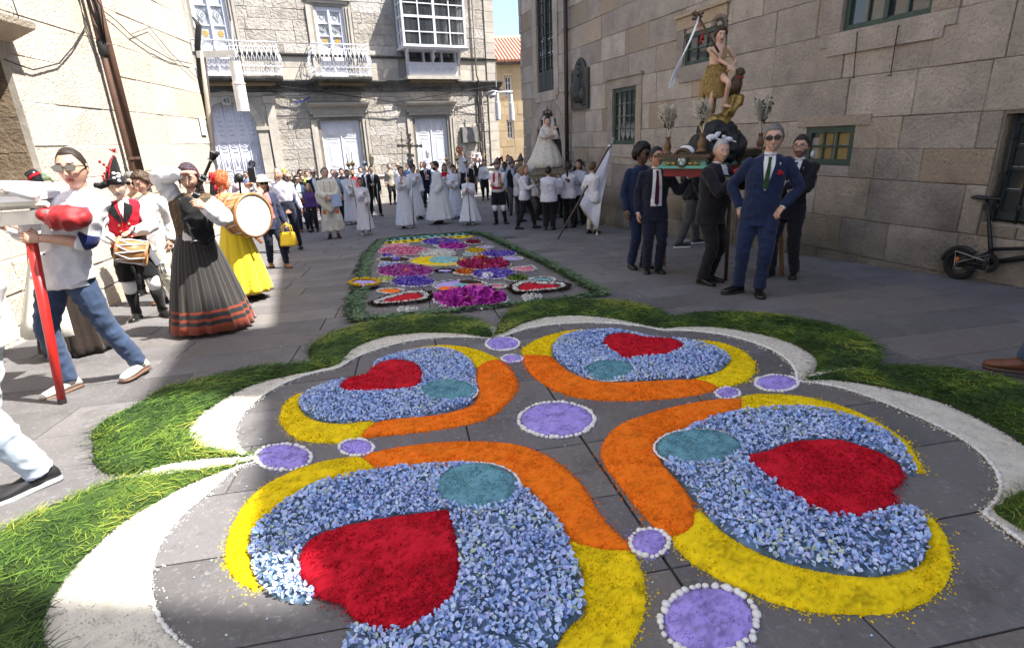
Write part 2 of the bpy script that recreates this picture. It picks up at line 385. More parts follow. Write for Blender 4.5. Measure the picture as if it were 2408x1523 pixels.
def win(parent,op,rec,cols,rows,m,**k):
    F=RW;a,b,c,d=op
    w_=MB().fbox(F,a-.02,b+.02,c-.02,d+.02,-.56,-.5).build('window',M_mort,parent)
    grilled(w_,F,op,rec,cols,rows,m,**k)
    rv=MB();rv.fbox(F,a-.01,a+.004,c,d,-.5,-.03);rv.fbox(F,b-.004,b+.01,c,d,-.5,-.03);rv.fbox(F,a,b,d-.004,d+.01,-.5,-.03);rv.fbox(F,a,b,c-.01,c+.004,-.5,-.03);rv.build('reveal',M_rst,w_)
    return w_
wA=win(rb,W_A,.02,4,4,M_green,fw=.075)
for k in range(3):
    mb=MB();p=RW.w(4.85+k*.2,1.25,-.045)
    for j in range(14):
        a=(j-7)*.1;mb.tube([p,p+RW.u*a*.35+Vector((0,0,.3)),p+RW.u*a*.8+Vector((0,0,.42-.03*abs(j-7)))],[.006,.005,.001],3)
    mb.build('palm_frond',M_curt,wA)
w3=win(rb,W_3,.02,3,2,M_green,fw=.06)
w4=win(rb,W_4,.02,3,2,M_green,fw=.07,bar=.03)
for k,(a,b,c,d,cc) in enumerate([(-.58,-.35,.94,1.28,(.3,.22,.08)),(-.32,-.1,.94,1.3,(.26,.19,.07)),(-.1,.02,.94,1.22,(.3,.28,.25))]):
    MB().fbox(RW,a,b,c,d,-.2,-.058).build('reflection_block',mat('ochre_reflection%d' % k,cc,rough=.8),w4)  # coloured blocks stand for yellowish reflections in the panes
MB().ell(RW.w(.02-.04,1.0,-.052),.03,.02,.05).build('white_oval',M_white,w4,smooth=True)
wO=win(rb,W_O,.03,4,3,M_green,fw=.06)
MB().fbox(RW,-.885,-.825,2.56,3.66,-.03,-.015).build('window_frame',M_green,wO)
wT=win(rb,W_T,.03,4,12,M_blue,fw=.06,bar=.02)
mb=MB();mb.fbox(RW,9.0,9.53,2.66,3.15,-.035,-.012);mb.fbox(RW,9.57,10.1,2.66,3.15,-.035,-.012);sh=mb.build('shutter',M_blue,wT)
for u in (9.08,9.33,9.65,9.9):MB().fbox(RW,u,u+.15,2.73,3.08,-.012,-.004).build('panel',M_blue,sh)
mb=MB().fbox(RW,9.53,9.57,2.64,6.0,-.03,-.005);mb.build('window_frame',M_blue,wT)
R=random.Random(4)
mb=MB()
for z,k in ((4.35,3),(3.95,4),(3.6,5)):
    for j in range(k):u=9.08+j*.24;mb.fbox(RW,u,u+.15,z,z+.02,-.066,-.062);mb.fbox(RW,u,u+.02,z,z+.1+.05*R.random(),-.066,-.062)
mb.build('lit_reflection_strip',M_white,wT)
wR=MB().fbox(RW,-4.45,-2.4,.28,1.47,-.5,-.46).build('window',M_mort,rb)
MB().fbox(RW,-2.372,-2.35,.33,1.42,-.3,-.03).build('reveal',M_rst,wR)
mb=MB().fbox(RW,-4.42,-2.38,.31,.335,-.45,-.01);mb.build('sill',M_rst,wR)
fr=grilled(wR,RW,(-4.38,-2.38,.36,1.41),.12,6,4,M_blue,fw=.08,bar=.03)
for k in range(7):
    u=-2.45-k*.2;t=MB().tube([RW.w(u,.34,-.08),RW.w(u,1.42,-.08)],.013,8)
    for z in (.5,.86,1.2):t.lathe(RW.w(u,z,-.08),[(.013,-.03),(.024,-.015),(.017,0),(.024,.015),(.013,.03)],8)
    t.build('bar',M_iron,wR,smooth=True)
def surround(op,wd=.22,ear=.12,pr=.03,top=True):
    a,b,c,d=op;a1,b1=a-wd,b+wd
    mb=MB();mb.fbox(RW,a1,b1,c-.16,c-.005,.01,pr);mb.fbox(RW,a1+ear,b1-ear,c-.27,c-.16,.01,pr)
    mb.build('sill_apron',M_rst,rb)
    mb=MB();mb.fbox(RW,a1,a-.005,c,d+.0,.008,pr-.004);mb.build('jamb_stone',M_rst,rb)
    mb=MB();mb.fbox(RW,b+.005,b1,c,d+.0,.008,pr-.004);mb.build('jamb_stone',M_rst,rb)
    if top:
        mb=MB();mb.fbox(RW,a1,b1,d+.005,d+.2,.01,pr+.004);mb.fbox(RW,a1-.04,b1+.04,d+.2,d+.25,.01,pr+.05);mb.build('lintel_stone',M_rst,rb)
surround(W_A);surround((W_3[0],W_3[1],W_3[2],W_3[3]+.08));surround(W_O,.3);surround(W_T,.3)
MB().fbox(RW,-.9,.25,1.37,1.5,.004,.02).build('lintel_stone',M_rst,rb)
for (p,q) in (((2023,75),(2011,183)),((2120,60),(2098,178))):
    a=RW.uz(*p);b=RW.uz(*q)
    MB().tube([RW.w(a[0],a[1],.0),RW.w(a[0],a[1],.05),RW.w(b[0],b[1]+.02,.03),RW.w(b[0]-.01,b[1],.02),RW.w(b[0]+.03,b[1]+.005,.03)],.006,6).build('iron_stay',M_iron,rb)
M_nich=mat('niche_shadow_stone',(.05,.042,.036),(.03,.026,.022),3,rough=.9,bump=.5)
def arch_pts(a,b,zs,za,k=10):
    m=(a+b)/2;P=[]
    for i in range(k+1):t=i/k;P.append((a+(m-a)*(1-math.cos(t*math.pi/2)),zs+(za-zs)*math.sin(t*math.pi/2)**.9))
    Q=[(2*m-u,z) for u,z in P[:-1]][::-1]
    return P+Q
ap=arch_pts(8.45,10.5,.75,2.09)
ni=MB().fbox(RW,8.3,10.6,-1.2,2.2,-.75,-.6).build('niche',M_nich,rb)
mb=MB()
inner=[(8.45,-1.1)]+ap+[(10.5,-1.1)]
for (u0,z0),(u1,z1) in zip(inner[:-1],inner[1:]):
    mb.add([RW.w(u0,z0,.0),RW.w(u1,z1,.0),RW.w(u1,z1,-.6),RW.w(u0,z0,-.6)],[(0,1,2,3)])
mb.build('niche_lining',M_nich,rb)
m_=(8.45+10.5)/2;full=ap
for i in range(0,len(full)-1,2):
    p0,p1=full[i],full[min(i+2,len(full)-1)]
    def outp(p,e=.34):
        dx,dz=p[0]-m_,p[1]-.3;l=math.hypot(dx,dz);return (p[0]+dx/l*e,p[1]+dz/l*e)
    q=[p0,p1,outp(p1),outp(p0)]
    MB().fprism(RW,q,-.1,.016+.004*(i % 3)).build('voussoir',M_rst,rb)
for s,a,b in ((0,8.16,8.45),(1,10.5,10.78)):
    z=-1.1
    while z < .7:MB().fbox(RW,a,b,z+.005,z+.43,-.1,.015).build('jamb_stone',M_rst,rb);z += .44
pu,pz=RW.uz(1346,200)
M_pipe=mat('brown_pipe_paint',(.05,.03,.024),(.03,.02,.018),4,rough=.4,bump=.1)
dp=MB().tube([RW.w(7.93,-.75,.11),RW.w(7.93,7.5,.11)],.055,12).build('drainpipe',M_pipe,None,smooth=True)
props(dp,'dark brown drainpipe running down the shaded wall beside the carved plaque','drainpipe')
mb=MB()
for z in (.9,2.4,3.9):mb.tube([RW.w(7.93,z,.11),RW.w(7.93,z+.06,.11)],.068,12)
mb.tube([RW.w(7.93,-.55,.11),RW.w(7.93,-.5,.11),RW.w(7.93,.75,.11)],[.075,.075,.075],12);mb.build('pipe_clamp',M_pipe,dp)
M_brz=mat('dark_bronze',(.05,.052,.05),(.09,.09,.085),14,rough=.55,metal=.5,bump=.6,bsc=30)
oc=[(6.78,2.0),(7.72,2.0),(7.72,2.94),(7.55,2.94),(7.5,3.06),(7.38,3.16),(7.25,3.2),(7.12,3.16),(7.0,3.06),(6.95,2.94),(6.78,2.94)]
pl=MB().fprism(RW,oc,.02,.06).build('carved_plaque',M_brz);props(pl,'dark bronze plaque with carved coat of arms on the shaded wall','plaque')
mb=MB()
for k in range(16):
    a=k/16*2*math.pi;mb.ell(RW.w(7.25+.16*math.cos(a),2.85+.13*math.sin(a),.06),.035,.03,.035,8,6)
mb.ell(RW.w(7.25,2.85,.06),.09,.05,.09);mb.ell(RW.w(7.25,2.45,.06),.24,.05,.3);mb.ell(RW.w(7.05,2.35,.07),.1,.05,.16);mb.ell(RW.w(7.42,2.3,.07),.09,.06,.14);mb.ell(RW.w(7.25,3.08,.06),.09,.04,.06)
for k in range(7):mb.tube([RW.w(6.9+.02*k,2.1+.07*k,.06),RW.w(7.0+.05*k,2.12+.09*k,.09),RW.w(7.1+.07*k,2.08+.04*k,.06)],.02,6)
mb.build('relief',M_brz,pl,smooth=True)
mb=MB();mb.fbox(RW,6.78,7.72,2.0,2.04,.06,.075);mb.fbox(RW,6.78,6.82,2.04,2.9,.06,.075);mb.fbox(RW,7.68,7.72,2.04,2.9,.06,.075);mb.build('rim',M_brz,pl)
# ---------------------------------------------------------- the town house across the end of the street
FW=Frame(G(904,476),61.9)
M_fst=mat('rough_granite',(.47,.43,.375),(.32,.295,.265),3.5,rough=.9,bump=1,bsc=9,rand=.14,c3=(.48,.46,.43),dist=.06,det=7)
speckle(M_fst,(.15,.145,.14),2.2,.58,.74,.6);speckle(M_fst,(.48,.38,.26),.9,.6,.75,.4)
M_fdr=mat('dressed_granite',(.5,.46,.4),(.38,.35,.31),2.5,rough=.85,bump=.5,bsc=25,rand=.08,dist=.015)
speckle(M_fdr,(.14,.135,.13),1.8,.62,.76,.6)
M_dirty=mat('blackened_cornice',(.17,.165,.15),(.06,.06,.058),2.6,rough=.9,bump=.6,bsc=22,dist=.02)
th=empty('town_house',FW.w(0,gz(FW.P.x,FW.P.y)),'old granite town house with white balconies and glazed bay closing the street','building')
D1=(-6.62,-4.78,-1.2,3.2);D2=(-2.32,-.68,-1.3,2.42);D3=(1.82,3.38,-1.3,2.42);Wn1=(-6.27,-5.1,4.1,7.3);Wn2=(-1.96,-.8,4.1,6.68);Wo=(1.55,4.0,4.9,7.6)
ops=[(-7.05,-4.35,-1.3,3.4),(-2.72,-.28,-1.3,3.15),(1.42,3.78,-1.3,3.15),(-6.6,-4.8,3.4,8),(-2.3,-.46,3.4,7.05),(1.3,4.2,4.05,8)]
lvF=[.1,.5,.92,1.3,1.72,2.1,2.5,2.92,3.3,3.52]
wall(th,FW,-11.5,5.55,lvF,(.6,1.25),ops,M_fst,21,150,ch=.013,jit=.009,gap=.004)
wall(th,FW,-11.5,5.55,[3.96,4.4,4.82],(.6,1.0),ops,M_fdr,24,150,ch=.01,jit=.004,gap=.004)
wall(th,FW,-11.5,5.55,[4.93,5.3,5.72,6.12,6.5,6.9,7.3,7.7],(.55,1.1),ops,M_fst,22,150,zind=7.65,ch=.013,jit=.009,gap=.004)
wall(th,FW,-11.5,5.55,[-1.3,-.9,-.45,-.02],(.7,1.4),ops,M_fdr,23,150,ch=.012,jit=.006,pr=.07)
core(th,FW,-11.5,6.0,-1.4,7.7,[D1,D2,D3,Wn1,Wn2,Wo],mat('mortar_pale',(.3,.28,.25),rough=.95,bump=.4),d=-.02)
mb=MB().fbox(FW,-11.5,6.0,7.72,11.6,-8,0);mb.build('upper_wall',M_fdr,th)
mb=MB().fbox(FW,-11.5,6.0,-1.4,7.7,-8,-1.6);mb.build('inner_mass',M_dirty,th)
mb=MB().fbox(FW,5.75,6.04,-1.4,11.6,-7.9,-.01);mb.build('side_wall',M_fdr,th)
mb=MB().sweep(FW,[(-8,11.6),(.55,11.6),(.6,11.75),(-8,12.4)],-12,6.5);mb.build('roof',mat('roof_tile',(.42,.17,.1)),th)
z=-1.3;k=0
while z < 7.7:
    for a,b in ((5.56,6.03),):MB().fbox(FW,a+.004,b,z+.004,z+.42,-.3,.05).build('quoin',M_fdr,th)
    z += .43
for a,b in ((-11.5,-7.05),(-4.35,-2.72),(-.28,1.42),(3.78,6.05)):
    MB().sweep(FW,[(0,-.02),(.1,-.02),(.13,.02),(.1,.07),(0,.09)],a,b).build('plinth_moulding',M_fdr,th)
mb=MB().sweep(FW,[(-.1,3.53),(.05,3.53),(.07,3.62),(.05,3.66),(.06,3.74),(.2,3.84),(.24,3.9),(.24,3.95),(-.1,3.97)],-11.5,6.28);mb.build('cornice',M_dirty,th)
mb=MB().sweep(FW,[(-.05,4.83),(.03,4.83),(.09,4.87),(.11,4.9),(-.05,4.93)],-11.5,6.1);mb.build('string_course',M_dirty,th)
mb=MB().sweep(FW,[(0,3.8),(.03,3.8),(.05,4.85),(0,4.85)],5.56,6.06)
def panel_ring(mb,F,a,b,c,d,t,w_=.025):
    mb.fbox(F,a,b,c,c+w_,t,t+.015);mb.fbox(F,a,b,d-w_,d,t,t+.015);mb.fbox(F,a,a+w_,c+w_,d-w_,t,t+.015);mb.fbox(F,b-w_,b,c+w_,d-w_,t,t+.015)
def rosette(mb,F,u,z,r,d):
    mb.tube([F.w(u+r*math.cos(t*math.pi/9),z+r*math.sin(t*math.pi/9),d) for t in range(18)],r*.1,6,closed=True)
    mb.tube([F.w(u+r*.62*math.cos(t*math.pi/6),z+r*.62*math.sin(t*math.pi/6),d) for t in range(12)],r*.07,5,closed=True)
    for t in range(6):mb.ell(F.w(u+r*.34*math.cos(t*math.pi/3),z+r*.34*math.sin(t*math.pi/3),d),r*.17,r*.17,r*.17,6,4)
def door(op,nm):
    a,b,c,d=op;m=(a+b)/2
    dr=empty('door',FW.w(m,c));dr.parent=th;dr.location=FW.w(m,c)-th.location
    for s,(l,r) in enumerate(((a+.06,m-.008),(m+.008,b-.06))):
        lf=MB().fbox(FW,l,r,c,d-.06,-.22,-.17).build('door_leaf',M_white,dr)
        mb=MB();w_=r-l
        for z0,z1 in ((d-.75,d-.2),(d-2.0,d-.85)):
            panel_ring(mb,FW,l+.12,r-.12,z0,z1,-.17);panel_ring(mb,FW,l+.18,r-.18,z0+.07,z1-.07,-.17,.02)
            mb.fbox(FW,l+.23,r-.23,z0+.14,z1-.14,-.17,-.15)
        rosette(mb,FW,(l+r)/2,d-2.4,w_*.3,-.165);rosette(mb,FW,(l+r)/2,d-3.0,w_*.22,-.165);panel_ring(mb,FW,l+.1,r-.1,c+.1,d-2.7,-.17)
        mb.tube([FW.w(l+.14,d-2.15,-.165),FW.w((l+r)/2,d-2.1,-.165),FW.w(r-.14,d-2.15,-.165)],.012,5)
        mb.build('carving',M_white,lf)
    MB().fbox(FW,m-.02,m+.02,c,d-.06,-.17,-.13).build('cover_strip',M_white,dr)
    trim(dr,FW,(a+.0,b,c,d),.06,-.23,-.14,M_white,'door_frame','lrt')
    for s,e in ((a,-1),(b,1)):
        for w0,w1,dd in ((0,.13,-.02),(.13,.26,.025),(.26,.38,.06)):
            MB().fbox(FW,min(s+e*w0,s+e*w1),max(s+e*w0,s+e*w1),-1.3,d+.0,-.3,dd).build('jamb',M_fdr,th)
    for w0,w1,dd in ((0,.12,-.02),(.12,.24,.025),(.24,.36,.06)):
        MB().fbox(FW,a-w1,b+w1,d+w0,d+w1,-.3,dd).build('lintel',M_fdr,th)
    mb=MB().sweep(FW,[(-.05,d+.36),(.07,d+.36),(.08,d+.46),(.0+.1,d+.5),(.24,d+.56),(.32,d+.6),(.34,d+.66),(-.05,d+.69)],a-.42,b+.42);mb.build('door_cornice',M_fdr,th)
    mb=MB();u=a-.34
    while u < b+.3:mb.fbox(FW,u,u+.035,d+.47,d+.53,.08,.15);u += .07
    props(mb.build('dentil',M_fdr,th),kind='stuff')
door(D2,2);door(D3,3)
a,b=-6.62,-4.78;m=(a+b)/2;zs=2.25;rr=(b-a)/2
dr=empty('door',(0,0,0));dr.parent=th;dr.location=FW.w(m,-1.2)-th.location
arc=[(m+rr*math.cos(math.pi-t*math.pi/14),zs+rr*1.02*math.sin(t*math.pi/14)) for t in range(15)]
lf=MB().fprism(FW,[(a,-1.2)]+arc+[(b,-1.2)],-.3,-.22).build('door_leaf',mat('lilac_white_paint',(.66,.67,.76),(.6,.61,.7),3,rough=.45,bump=.15),dr)
mb=MB();ML=_mc['lilac_white_paint']
for k in range(1,5):
    u=a+(b-a)*k/5;zt=zs+math.sqrt(max(0,rr*rr-(u-m)**2));mb.fbox(FW,u-.018,u+.018,-1.2,zt-.03,-.22,-.195)
for k in range(5):
    u=a+(b-a)*(k+.5)/5;zt=zs+math.sqrt(max(0,rr*rr-(u-m)**2))-.16
    for z in (1.62,.35):rosette(mb,FW,u,z,.14,-.212)
    z=2.0
    while z < zt:mb.ell(FW.w(u,z,-.215),.05,.03,.07,8,5);mb.tube([FW.w(u-.09,z-.05,-.215),FW.w(u,z+.05,-.205),FW.w(u+.09,z-.05,-.215)],.012,4);z += .17
    for z0,z1 in ((.62,1.35),(-.4,.1)):panel_ring(mb,FW,u-.12,u+.12,z0,z1,-.22,.02);mb.ell(FW.w(u,(z0+z1)/2,-.215),.06,.03,.2,8,5)
mb.build('carving',ML,lf,smooth=True)
kn=MB().tube([FW.w(m+.5+.11*math.cos(t*math.pi/8),.86+.11*math.sin(t*math.pi/8),-.18) for t in range(16)],.025,6,closed=True)
for t in range(5):kn.ell(FW.w(m+.5+.07*math.cos(t*1.257),.86+.07*math.sin(t*1.257),-.18),.03,.03,.03,6,4)
kn.build('knocker',M_iron,dr,smooth=True)
for i in range(14):
    t0,t1=math.pi-i*math.pi/14,math.pi-(i+1)*math.pi/14
    q=[(m+r*math.cos(t),zs+r*1.02*math.sin(t)) for r,t in ((rr,t0),(rr,t1),(rr+.3,t1),(rr+.3,t0))]
    MB().fprism(FW,q,-.3,.03).build('voussoir',M_fdr,th)
    q=[(m+r*math.cos(t),zs+r*1.02*math.sin(t)) for r,t in ((rr+.3,t0),(rr+.3,t1),(rr+.36,t1),(rr+.36,t0))]
    MB().fprism(FW,q,-.3,.07).build('archivolt',M_fdr,th)
spa=[(m+(rr+.36)*math.cos(math.pi-t*math.pi/28),zs+(rr+.36)*1.02*math.sin(t*math.pi/28)) for t in range(29)]
MB().fprism(FW,[(-7.05,zs)]+spa[:15]+[(m,3.5),(-7.05,3.5)],-.2,.0).build('spandrel',M_fdr,th)
MB().fprism(FW,spa[14:]+[(-4.35,zs),(-4.35,3.5),(m,3.5)],-.2,.0).build('spandrel',M_fdr,th)
for s0,s1 in ((-7.0,-6.63),(-4.77,-4.4)):
    z=-1.2
    while z < zs-.05:MB().fbox(FW,s0,s1,z+.004,min(z+.55,zs),-.3,.05).build('jamb',M_fdr,th);z += .555
    MB().fbox(FW,s0-.05,s1+.05,zs-.14,zs,-.25,.1).build('impost',M_fdr,th)
for s0,s1 in ((-7.4,-7.06),(-4.34,-4.0)):
    MB().fbox(FW,s0,s1,-1.2,3.1,-.1,.1).build('pilaster',M_fdr,th);MB().sweep(FW,[(0,3.1),(.13,3.1),(.2,3.25),(.22,3.35),(0,3.38)],s0-.06,s1+.06).build('capital',M_fdr,th)
MB().sweep(FW,[(0,3.38),(.08,3.38),(.12,3.45),(.12,3.5),(0,3.52)],-7.4,-4.0).build('door_cornice',M_fdr,th)
np_=MB().fbox(FW,m-.16,m+.16,3.06,3.36,.03,.085).build('number_plate',mat('pale_plate',(.5,.48,.44),rough=.6),dr)
def text(s,loc,F,size,m_,parent,name='lettering',ext=.004):
    cu=D.curves.new(name,'FONT');cu.body=s;cu.size=size;cu.extrude=ext;cu.align_x='CENTER';cu.align_y='CENTER'
    o=D.objects.new(name,cu);Rm=Matrix((F[0],F[1],F[2])).transposed().to_4x4();Rm.translation=loc
    dg=bpy.context.evaluated_depsgraph_get();COL.objects.link(o);dg.update();me=D.meshes.new_from_object(o.evaluated_get(dg));D.objects.remove(o)
    me.transform(Rm);me.materials.clear();me.materials.append(m_);return link(name,me,parent)
text('43',FW.w(m,3.21,.09),((FW.u if FW.u.x > 0 else -FW.u),Vector((0,0,1)),FW.n),.23,M_iron,np_)
M_lead=mat('leading',(.12,.12,.12),rough=.5)
M_amber=mat('amber_glass',(.55,.36,.1),(.4,.25,.06),20,rough=.3)
M_lace=mat('frosted_glass',(.55,.57,.6),(.4,.43,.47),2,rough=.15,spec=.7)
def french(op,rows=((0,.46,2),(.46,.75,1),(.75,1,0))):
    a,b,c,d=op;m=(a+b)/2;wd=empty('window',(0,0,0));wd.parent=th;wd.location=FW.w(m,c)-th.location
    trim(wd,FW,op,.07,-.2,-.08,M_white,'window_frame','lrtb')
    zb=c+1.08
    for l,r in ((a+.07,m),(m,b-.07)):
        lf=trim(wd,FW,(l,r,c+.07,d-.07),.06,-.18,-.1,M_white,'casement')
        MB().fbox(FW,l+.06,r-.06,c+.13,zb-.03,-.17,-.14).build('lower_panel',M_white,lf)
        H=d-.13-zb
        for i in range(3):
            z0,z1=zb+H*i/3,zb+H*(i+1)/3-.04
            MB().fbox(FW,l+.06,r-.06,z0,z1,-.16,-.15).build('pane',M_lace if i > 0 else M_lace,lf)
            MB().fbox(FW,l+.06,r-.06,z1,z1+.04,-.18,-.105).build('rail',M_white,lf)
            u0,u1=l+.06,r-.06;um,zm=(u0+u1)/2,(z0+z1)/2;mb=MB();dd=-.145
            def ln(*p):mb.tube([FW.w(u,z,dd) for u,z in p],.008,4)
            if i == 2:ln((um-.1,zm),(um,zm+.11),(um+.1,zm),(um,zm-.11),(um-.1,zm))
            if i == 1:
                ln((u0,zm),(um,z1),(u1,zm),(um,z0),(u0,zm));ln((u0+.05,zm),(um,z1-.1),(u1-.05,zm),(um,z0+.1),(u0+.05,zm));ln((um-.05,zm),(um,zm+.08),(um+.05,zm),(um,zm-.08),(um-.05,zm))
            if i == 0:ln((u0,z0),(um,z0+.2),(u1,z0));ln((u0+.04,z0),(um,z0+.12),(u1-.04,z0))
            mb.build('leading',M_lead,lf)
            if i == 0:
                P=[]
                for t in range(16):q=.12 if t % 2 == 0 else .07;P.append((um+q*math.cos(t*math.pi/8),zm+.06+q*1.2*math.sin(t*math.pi/8)))
                MB().fprism(FW,P,-.15,-.14).build('star_pane',M_amber,lf)
    MB().fbox(FW,m-.03,m+.03,c+.07,d-.07,-.1,-.07).build('cover_strip',M_white,wd)
    for s,e in ((a,-1),(b,1)):
        for w0,w1,dd in ((0,.1,-.03),(.1,.2,.02),(.2,.3,.06)):
            MB().fbox(FW,min(s+e*w0,s+e*w1),max(s+e*w0,s+e*w1),c-.1,d+.0,-.3,dd).build('jamb',M_fdr,th)
    for w0,w1,dd in ((0,.1,-.03),(.1,.22,.02),(.22,.34,.07)):MB().fbox(FW,a-w1,b+w1,d+w0,d+w1,-.3,dd).build('lintel',M_fdr,th)
french(Wn2);french(Wn1)
def balcony(a,b,zf=4.02,zt=5.2,dp=.75):
    bl=empty('balcony',(0,0,0));bl.parent=th;bl.location=FW.w((a+b)/2,zf)-th.location
    MB().sweep(FW,[(0,zf-.14),(dp-.1,zf-.14),(dp-.02,zf-.08),(dp,zf),(0,zf)],a-.05,b+.05).build('balcony_slab',M_dirty,bl)
    mb=MB().sweep(FW,[(.2,zf-.15),(.4,zf-.15),(.34,zf-.26),(.2,zf-.3)],a+.2,b-.2);u=a+.25
    while u < b-.25:mb.fbox(FW,u,u+.03,zf-.25,zf-.17,.34,.44);u += .06
    mb.build('corbel_course',mat('tan_corbel',(.32,.24,.15),rough=.9),bl)
    rail=MB()
    def path(d=dp):return [(a,.02),(a,d),(b,d),(b,.02)]
    def run(z,off,r,n=6,mb=rail):mb.tube([FW.w(u+(off if u > (a+b)/2 else -off),z,v+off) for u,v in path()],r,n)
    run(zt,0,.022);run(zt-.17,0,.012);run(zf+.06,0,.018);run(zf+.2,.0,.008);run(zf+.34,.04,.010)
    rail.build('rail',M_white,bl,smooth=True)
    bel=[(.06,0),(.2,.01),(.38,.07),(.5,.10),(.62,.08),(.78,.01),(.86,0)]
    def bal(o,t,n_):
        mb=MB();Hh=zt-zf
        for s in (-1,1):
            mb.tube([o+n_*q+Vector((0,0,zf+Hh*h))+t*s*(.055*math.sin(h*9.5)) for h,q in bel],.0095,5)
        mb.tube([o+n_*.03+t*.035*math.cos(k*math.pi/5)+Vector((0,0,zf+Hh*.72+.06*math.sin(k*math.pi/5))) for k in range(10)],.007,4,closed=True)
        mb.tube([o+n_*.07+t*(k/5-.5)*.16+Vector((0,0,zf+Hh*.34-.1*math.sin(k*math.pi/5))) for k in range(6)],.009,4)
        mb.tube([o+t*.05*math.cos(k*math.pi/4)+Vector((0,0,zf+Hh*.93+.05*math.sin(k*math.pi/4))) for k in range(8)],.006,4,closed=True)
        for k in range(4):mb.tube([o+t*(-.07+k*.045)+Vector((0,0,zf+.06)),o+t*(-.03+k*.045)+Vector((0,0,zf+.2))],.006,3);mb.tube([o+t*(-.03+k*.045)+Vector((0,0,zf+.06)),o+t*(-.07+k*.045)+Vector((0,0,zf+.2))],.006,3)
        mb.build('baluster',M_white,bl)
    n=max(3,int((b-a)/.165));base=FW.w(0,0)
    for i in range(n):bal(FW.w(a+(b-a)*(i+.5)/n,0,dp),FW.u,FW.n)
    for k in range(4):bal(FW.w(a,0,.12+k*.17),FW.n,-FW.u);bal(FW.w(b,0,.12+k*.17),FW.n,FW.u)
balcony(-2.38,-.16);balcony(-6.5,-3.65)
bay=empty('glazed_bay',(0,0,0));bay.parent=th;bay.location=FW.w(2.85,4.1)-th.location
ba,bb,z0,z1,dp=1.42,4.22,5.22,7.3,.75
M_bayglass=mat('clear_bay_glass',(.05,.06,.07),(.08,.09,.1),2,rough=.04,spec=.8,alpha=.35)
MB().sweep(FW,[(0,z0-.1),(dp+.06,z0-.1),(dp+.12,z0-.02),(dp+.12,z0),(0,z0)],ba-.1,bb+.1).build('bay_floor',M_white,bay)
def lights(F,a,b,d,nm):
    n=4 if b-a > 1.5 else 2;fr=MB();w_=(b-a)/n
    for i in range(n+1):
        t=.05 if i % 2 == 0 else .022;u=a+w_*i;fr.fbox(F,max(a-.05,u-t),min(b+.05,u+t),z0,z1,d-.07,d)
    for k,z in enumerate((z0,z0+.55,z0+1.1,z0+1.62)):fr.fbox(F,a,b,z,z+(.09 if k in (0,2) else .04),d-.06,d-.004)
    fr.build('bay_frame',M_white,bay)
    for i in range(n):
        l,r=a+w_*i+.03,a+w_*(i+1)-.03;c_,rad_=(l+r)/2,(r-l)/2;zc=z0+1.72
        pts=[(c_+rad_*math.cos(t*math.pi/10),zc+rad_*1.1*math.sin(t*math.pi/10)) for t in range(11)]
        MB().fprism(F,pts+[(l-.03,zc),(l-.03,z1),(r+.03,z1),(r+.03,zc)],d-.055,d-.015).build('arch_head',M_white,bay)
        MB().fbox(F,l-.03,r+.03,z0+.05,z1-.1,d-.045,d-.04).build('pane',M_bayglass,bay)
lights(FW,ba,bb,dp,0)
FS=Frame(FW.w(ba,0,0),61.9+90);FS.n=-FW.u;FS.u=FW.n;lights(FS,.03,dp-.04,.03,1)
FS2=Frame(FW.w(bb,0,0),61.9+90);FS2.n=FW.u;FS2.u=FW.n;lights(FS2,.03,dp-.04,.03,2)
MB().fbox(FW,ba-.1,bb+.1,z1,z1+.3,0,dp+.12).build('bay_cornice',M_white,bay)
mb=MB();mb.fbox(FW,1.6,3.95,4.25,z1,-.4,-.36);mb.build('room_wall',mat('room_wall',(.3,.29,.27),rough=.9),bay)
mb=MB();mb.fbox(FW,2.3,2.82,4.3,6.9,-.3,-.26);mb.build('dark_doorway',M_glass,bay)
for u in (1.7,1.95,3.1,3.35,3.7):MB().tube([FW.w(u,4.3,-.2),FW.w(u,z1,-.2)],.09,8).build('curtain',mat('pale_curtain',(.6,.58,.54),(.45,.44,.41),6,rough=.9),bay,smooth=True)
MB().fbox(FW,1.62,3.9,4.12,4.66,.05,.42).build('bay_apron',M_white,bay)
mb=MB()
for l,r in ((1.78,2.7),(2.82,3.74)):
    panel_ring(mb,FW,l-.05,r+.05,4.2,4.6,.42,.02)
    for k in range(3):
        u=l+(r-l)*(k+.5)/3
        for s in (-1,1):mb.tube([FW.w(u+s*.02+s*.11*math.sin(t*.9),4.28+.045*t,.43) for t in range(6)],.012,4);mb.tube([FW.w(u+s*(.02+.09*math.cos(t)),4.4+.07*math.sin(t),.43) for t in (0,.8,1.6,2.4,3.2,4.2,5)],.011,4)
mb.build('scroll_carving',M_white,bay)
mb=MB()
for u in (1.66,2.36,2.76,3.2,3.86):mb.fbox(FW,u-.03,u+.03,4.66,5.14,.12,.4)
mb.fbox(FW,1.62,3.9,5.06,5.13,.1,.42);mb.build('bay_frame',M_white,bay)
MB().fbox(FW,1.66,3.86,4.67,5.06,.2,.206).build('pane',M_bayglass,bay)
for u in (1.55,2.76,3.97):
    mb=MB();mb.tube([FW.w(u,4.72,.42),FW.w(u,4.85,.56),FW.w(u,5.0,.52),FW.w(u,5.1,.68),FW.w(u,5.13,.8)],[.05,.07,.055,.06,.03],8);mb.lathe(FW.w(u,4.68,.42),[(.02,-.14),(.05,-.06),(.03,0)],8);mb.build('bracket',M_white,bay,smooth=True)
mb=MB().sweep(FW,[(0,3.98),(.5,3.98),(.5,4.11),(0,4.11)],1.5,4.05);mb.build('bay_base',M_fdr,bay)
mb=MB();u=1.7
while u < 3.8:mb.fbox(FW,u,u+.04,3.86,3.975,.24,.4);u += .075
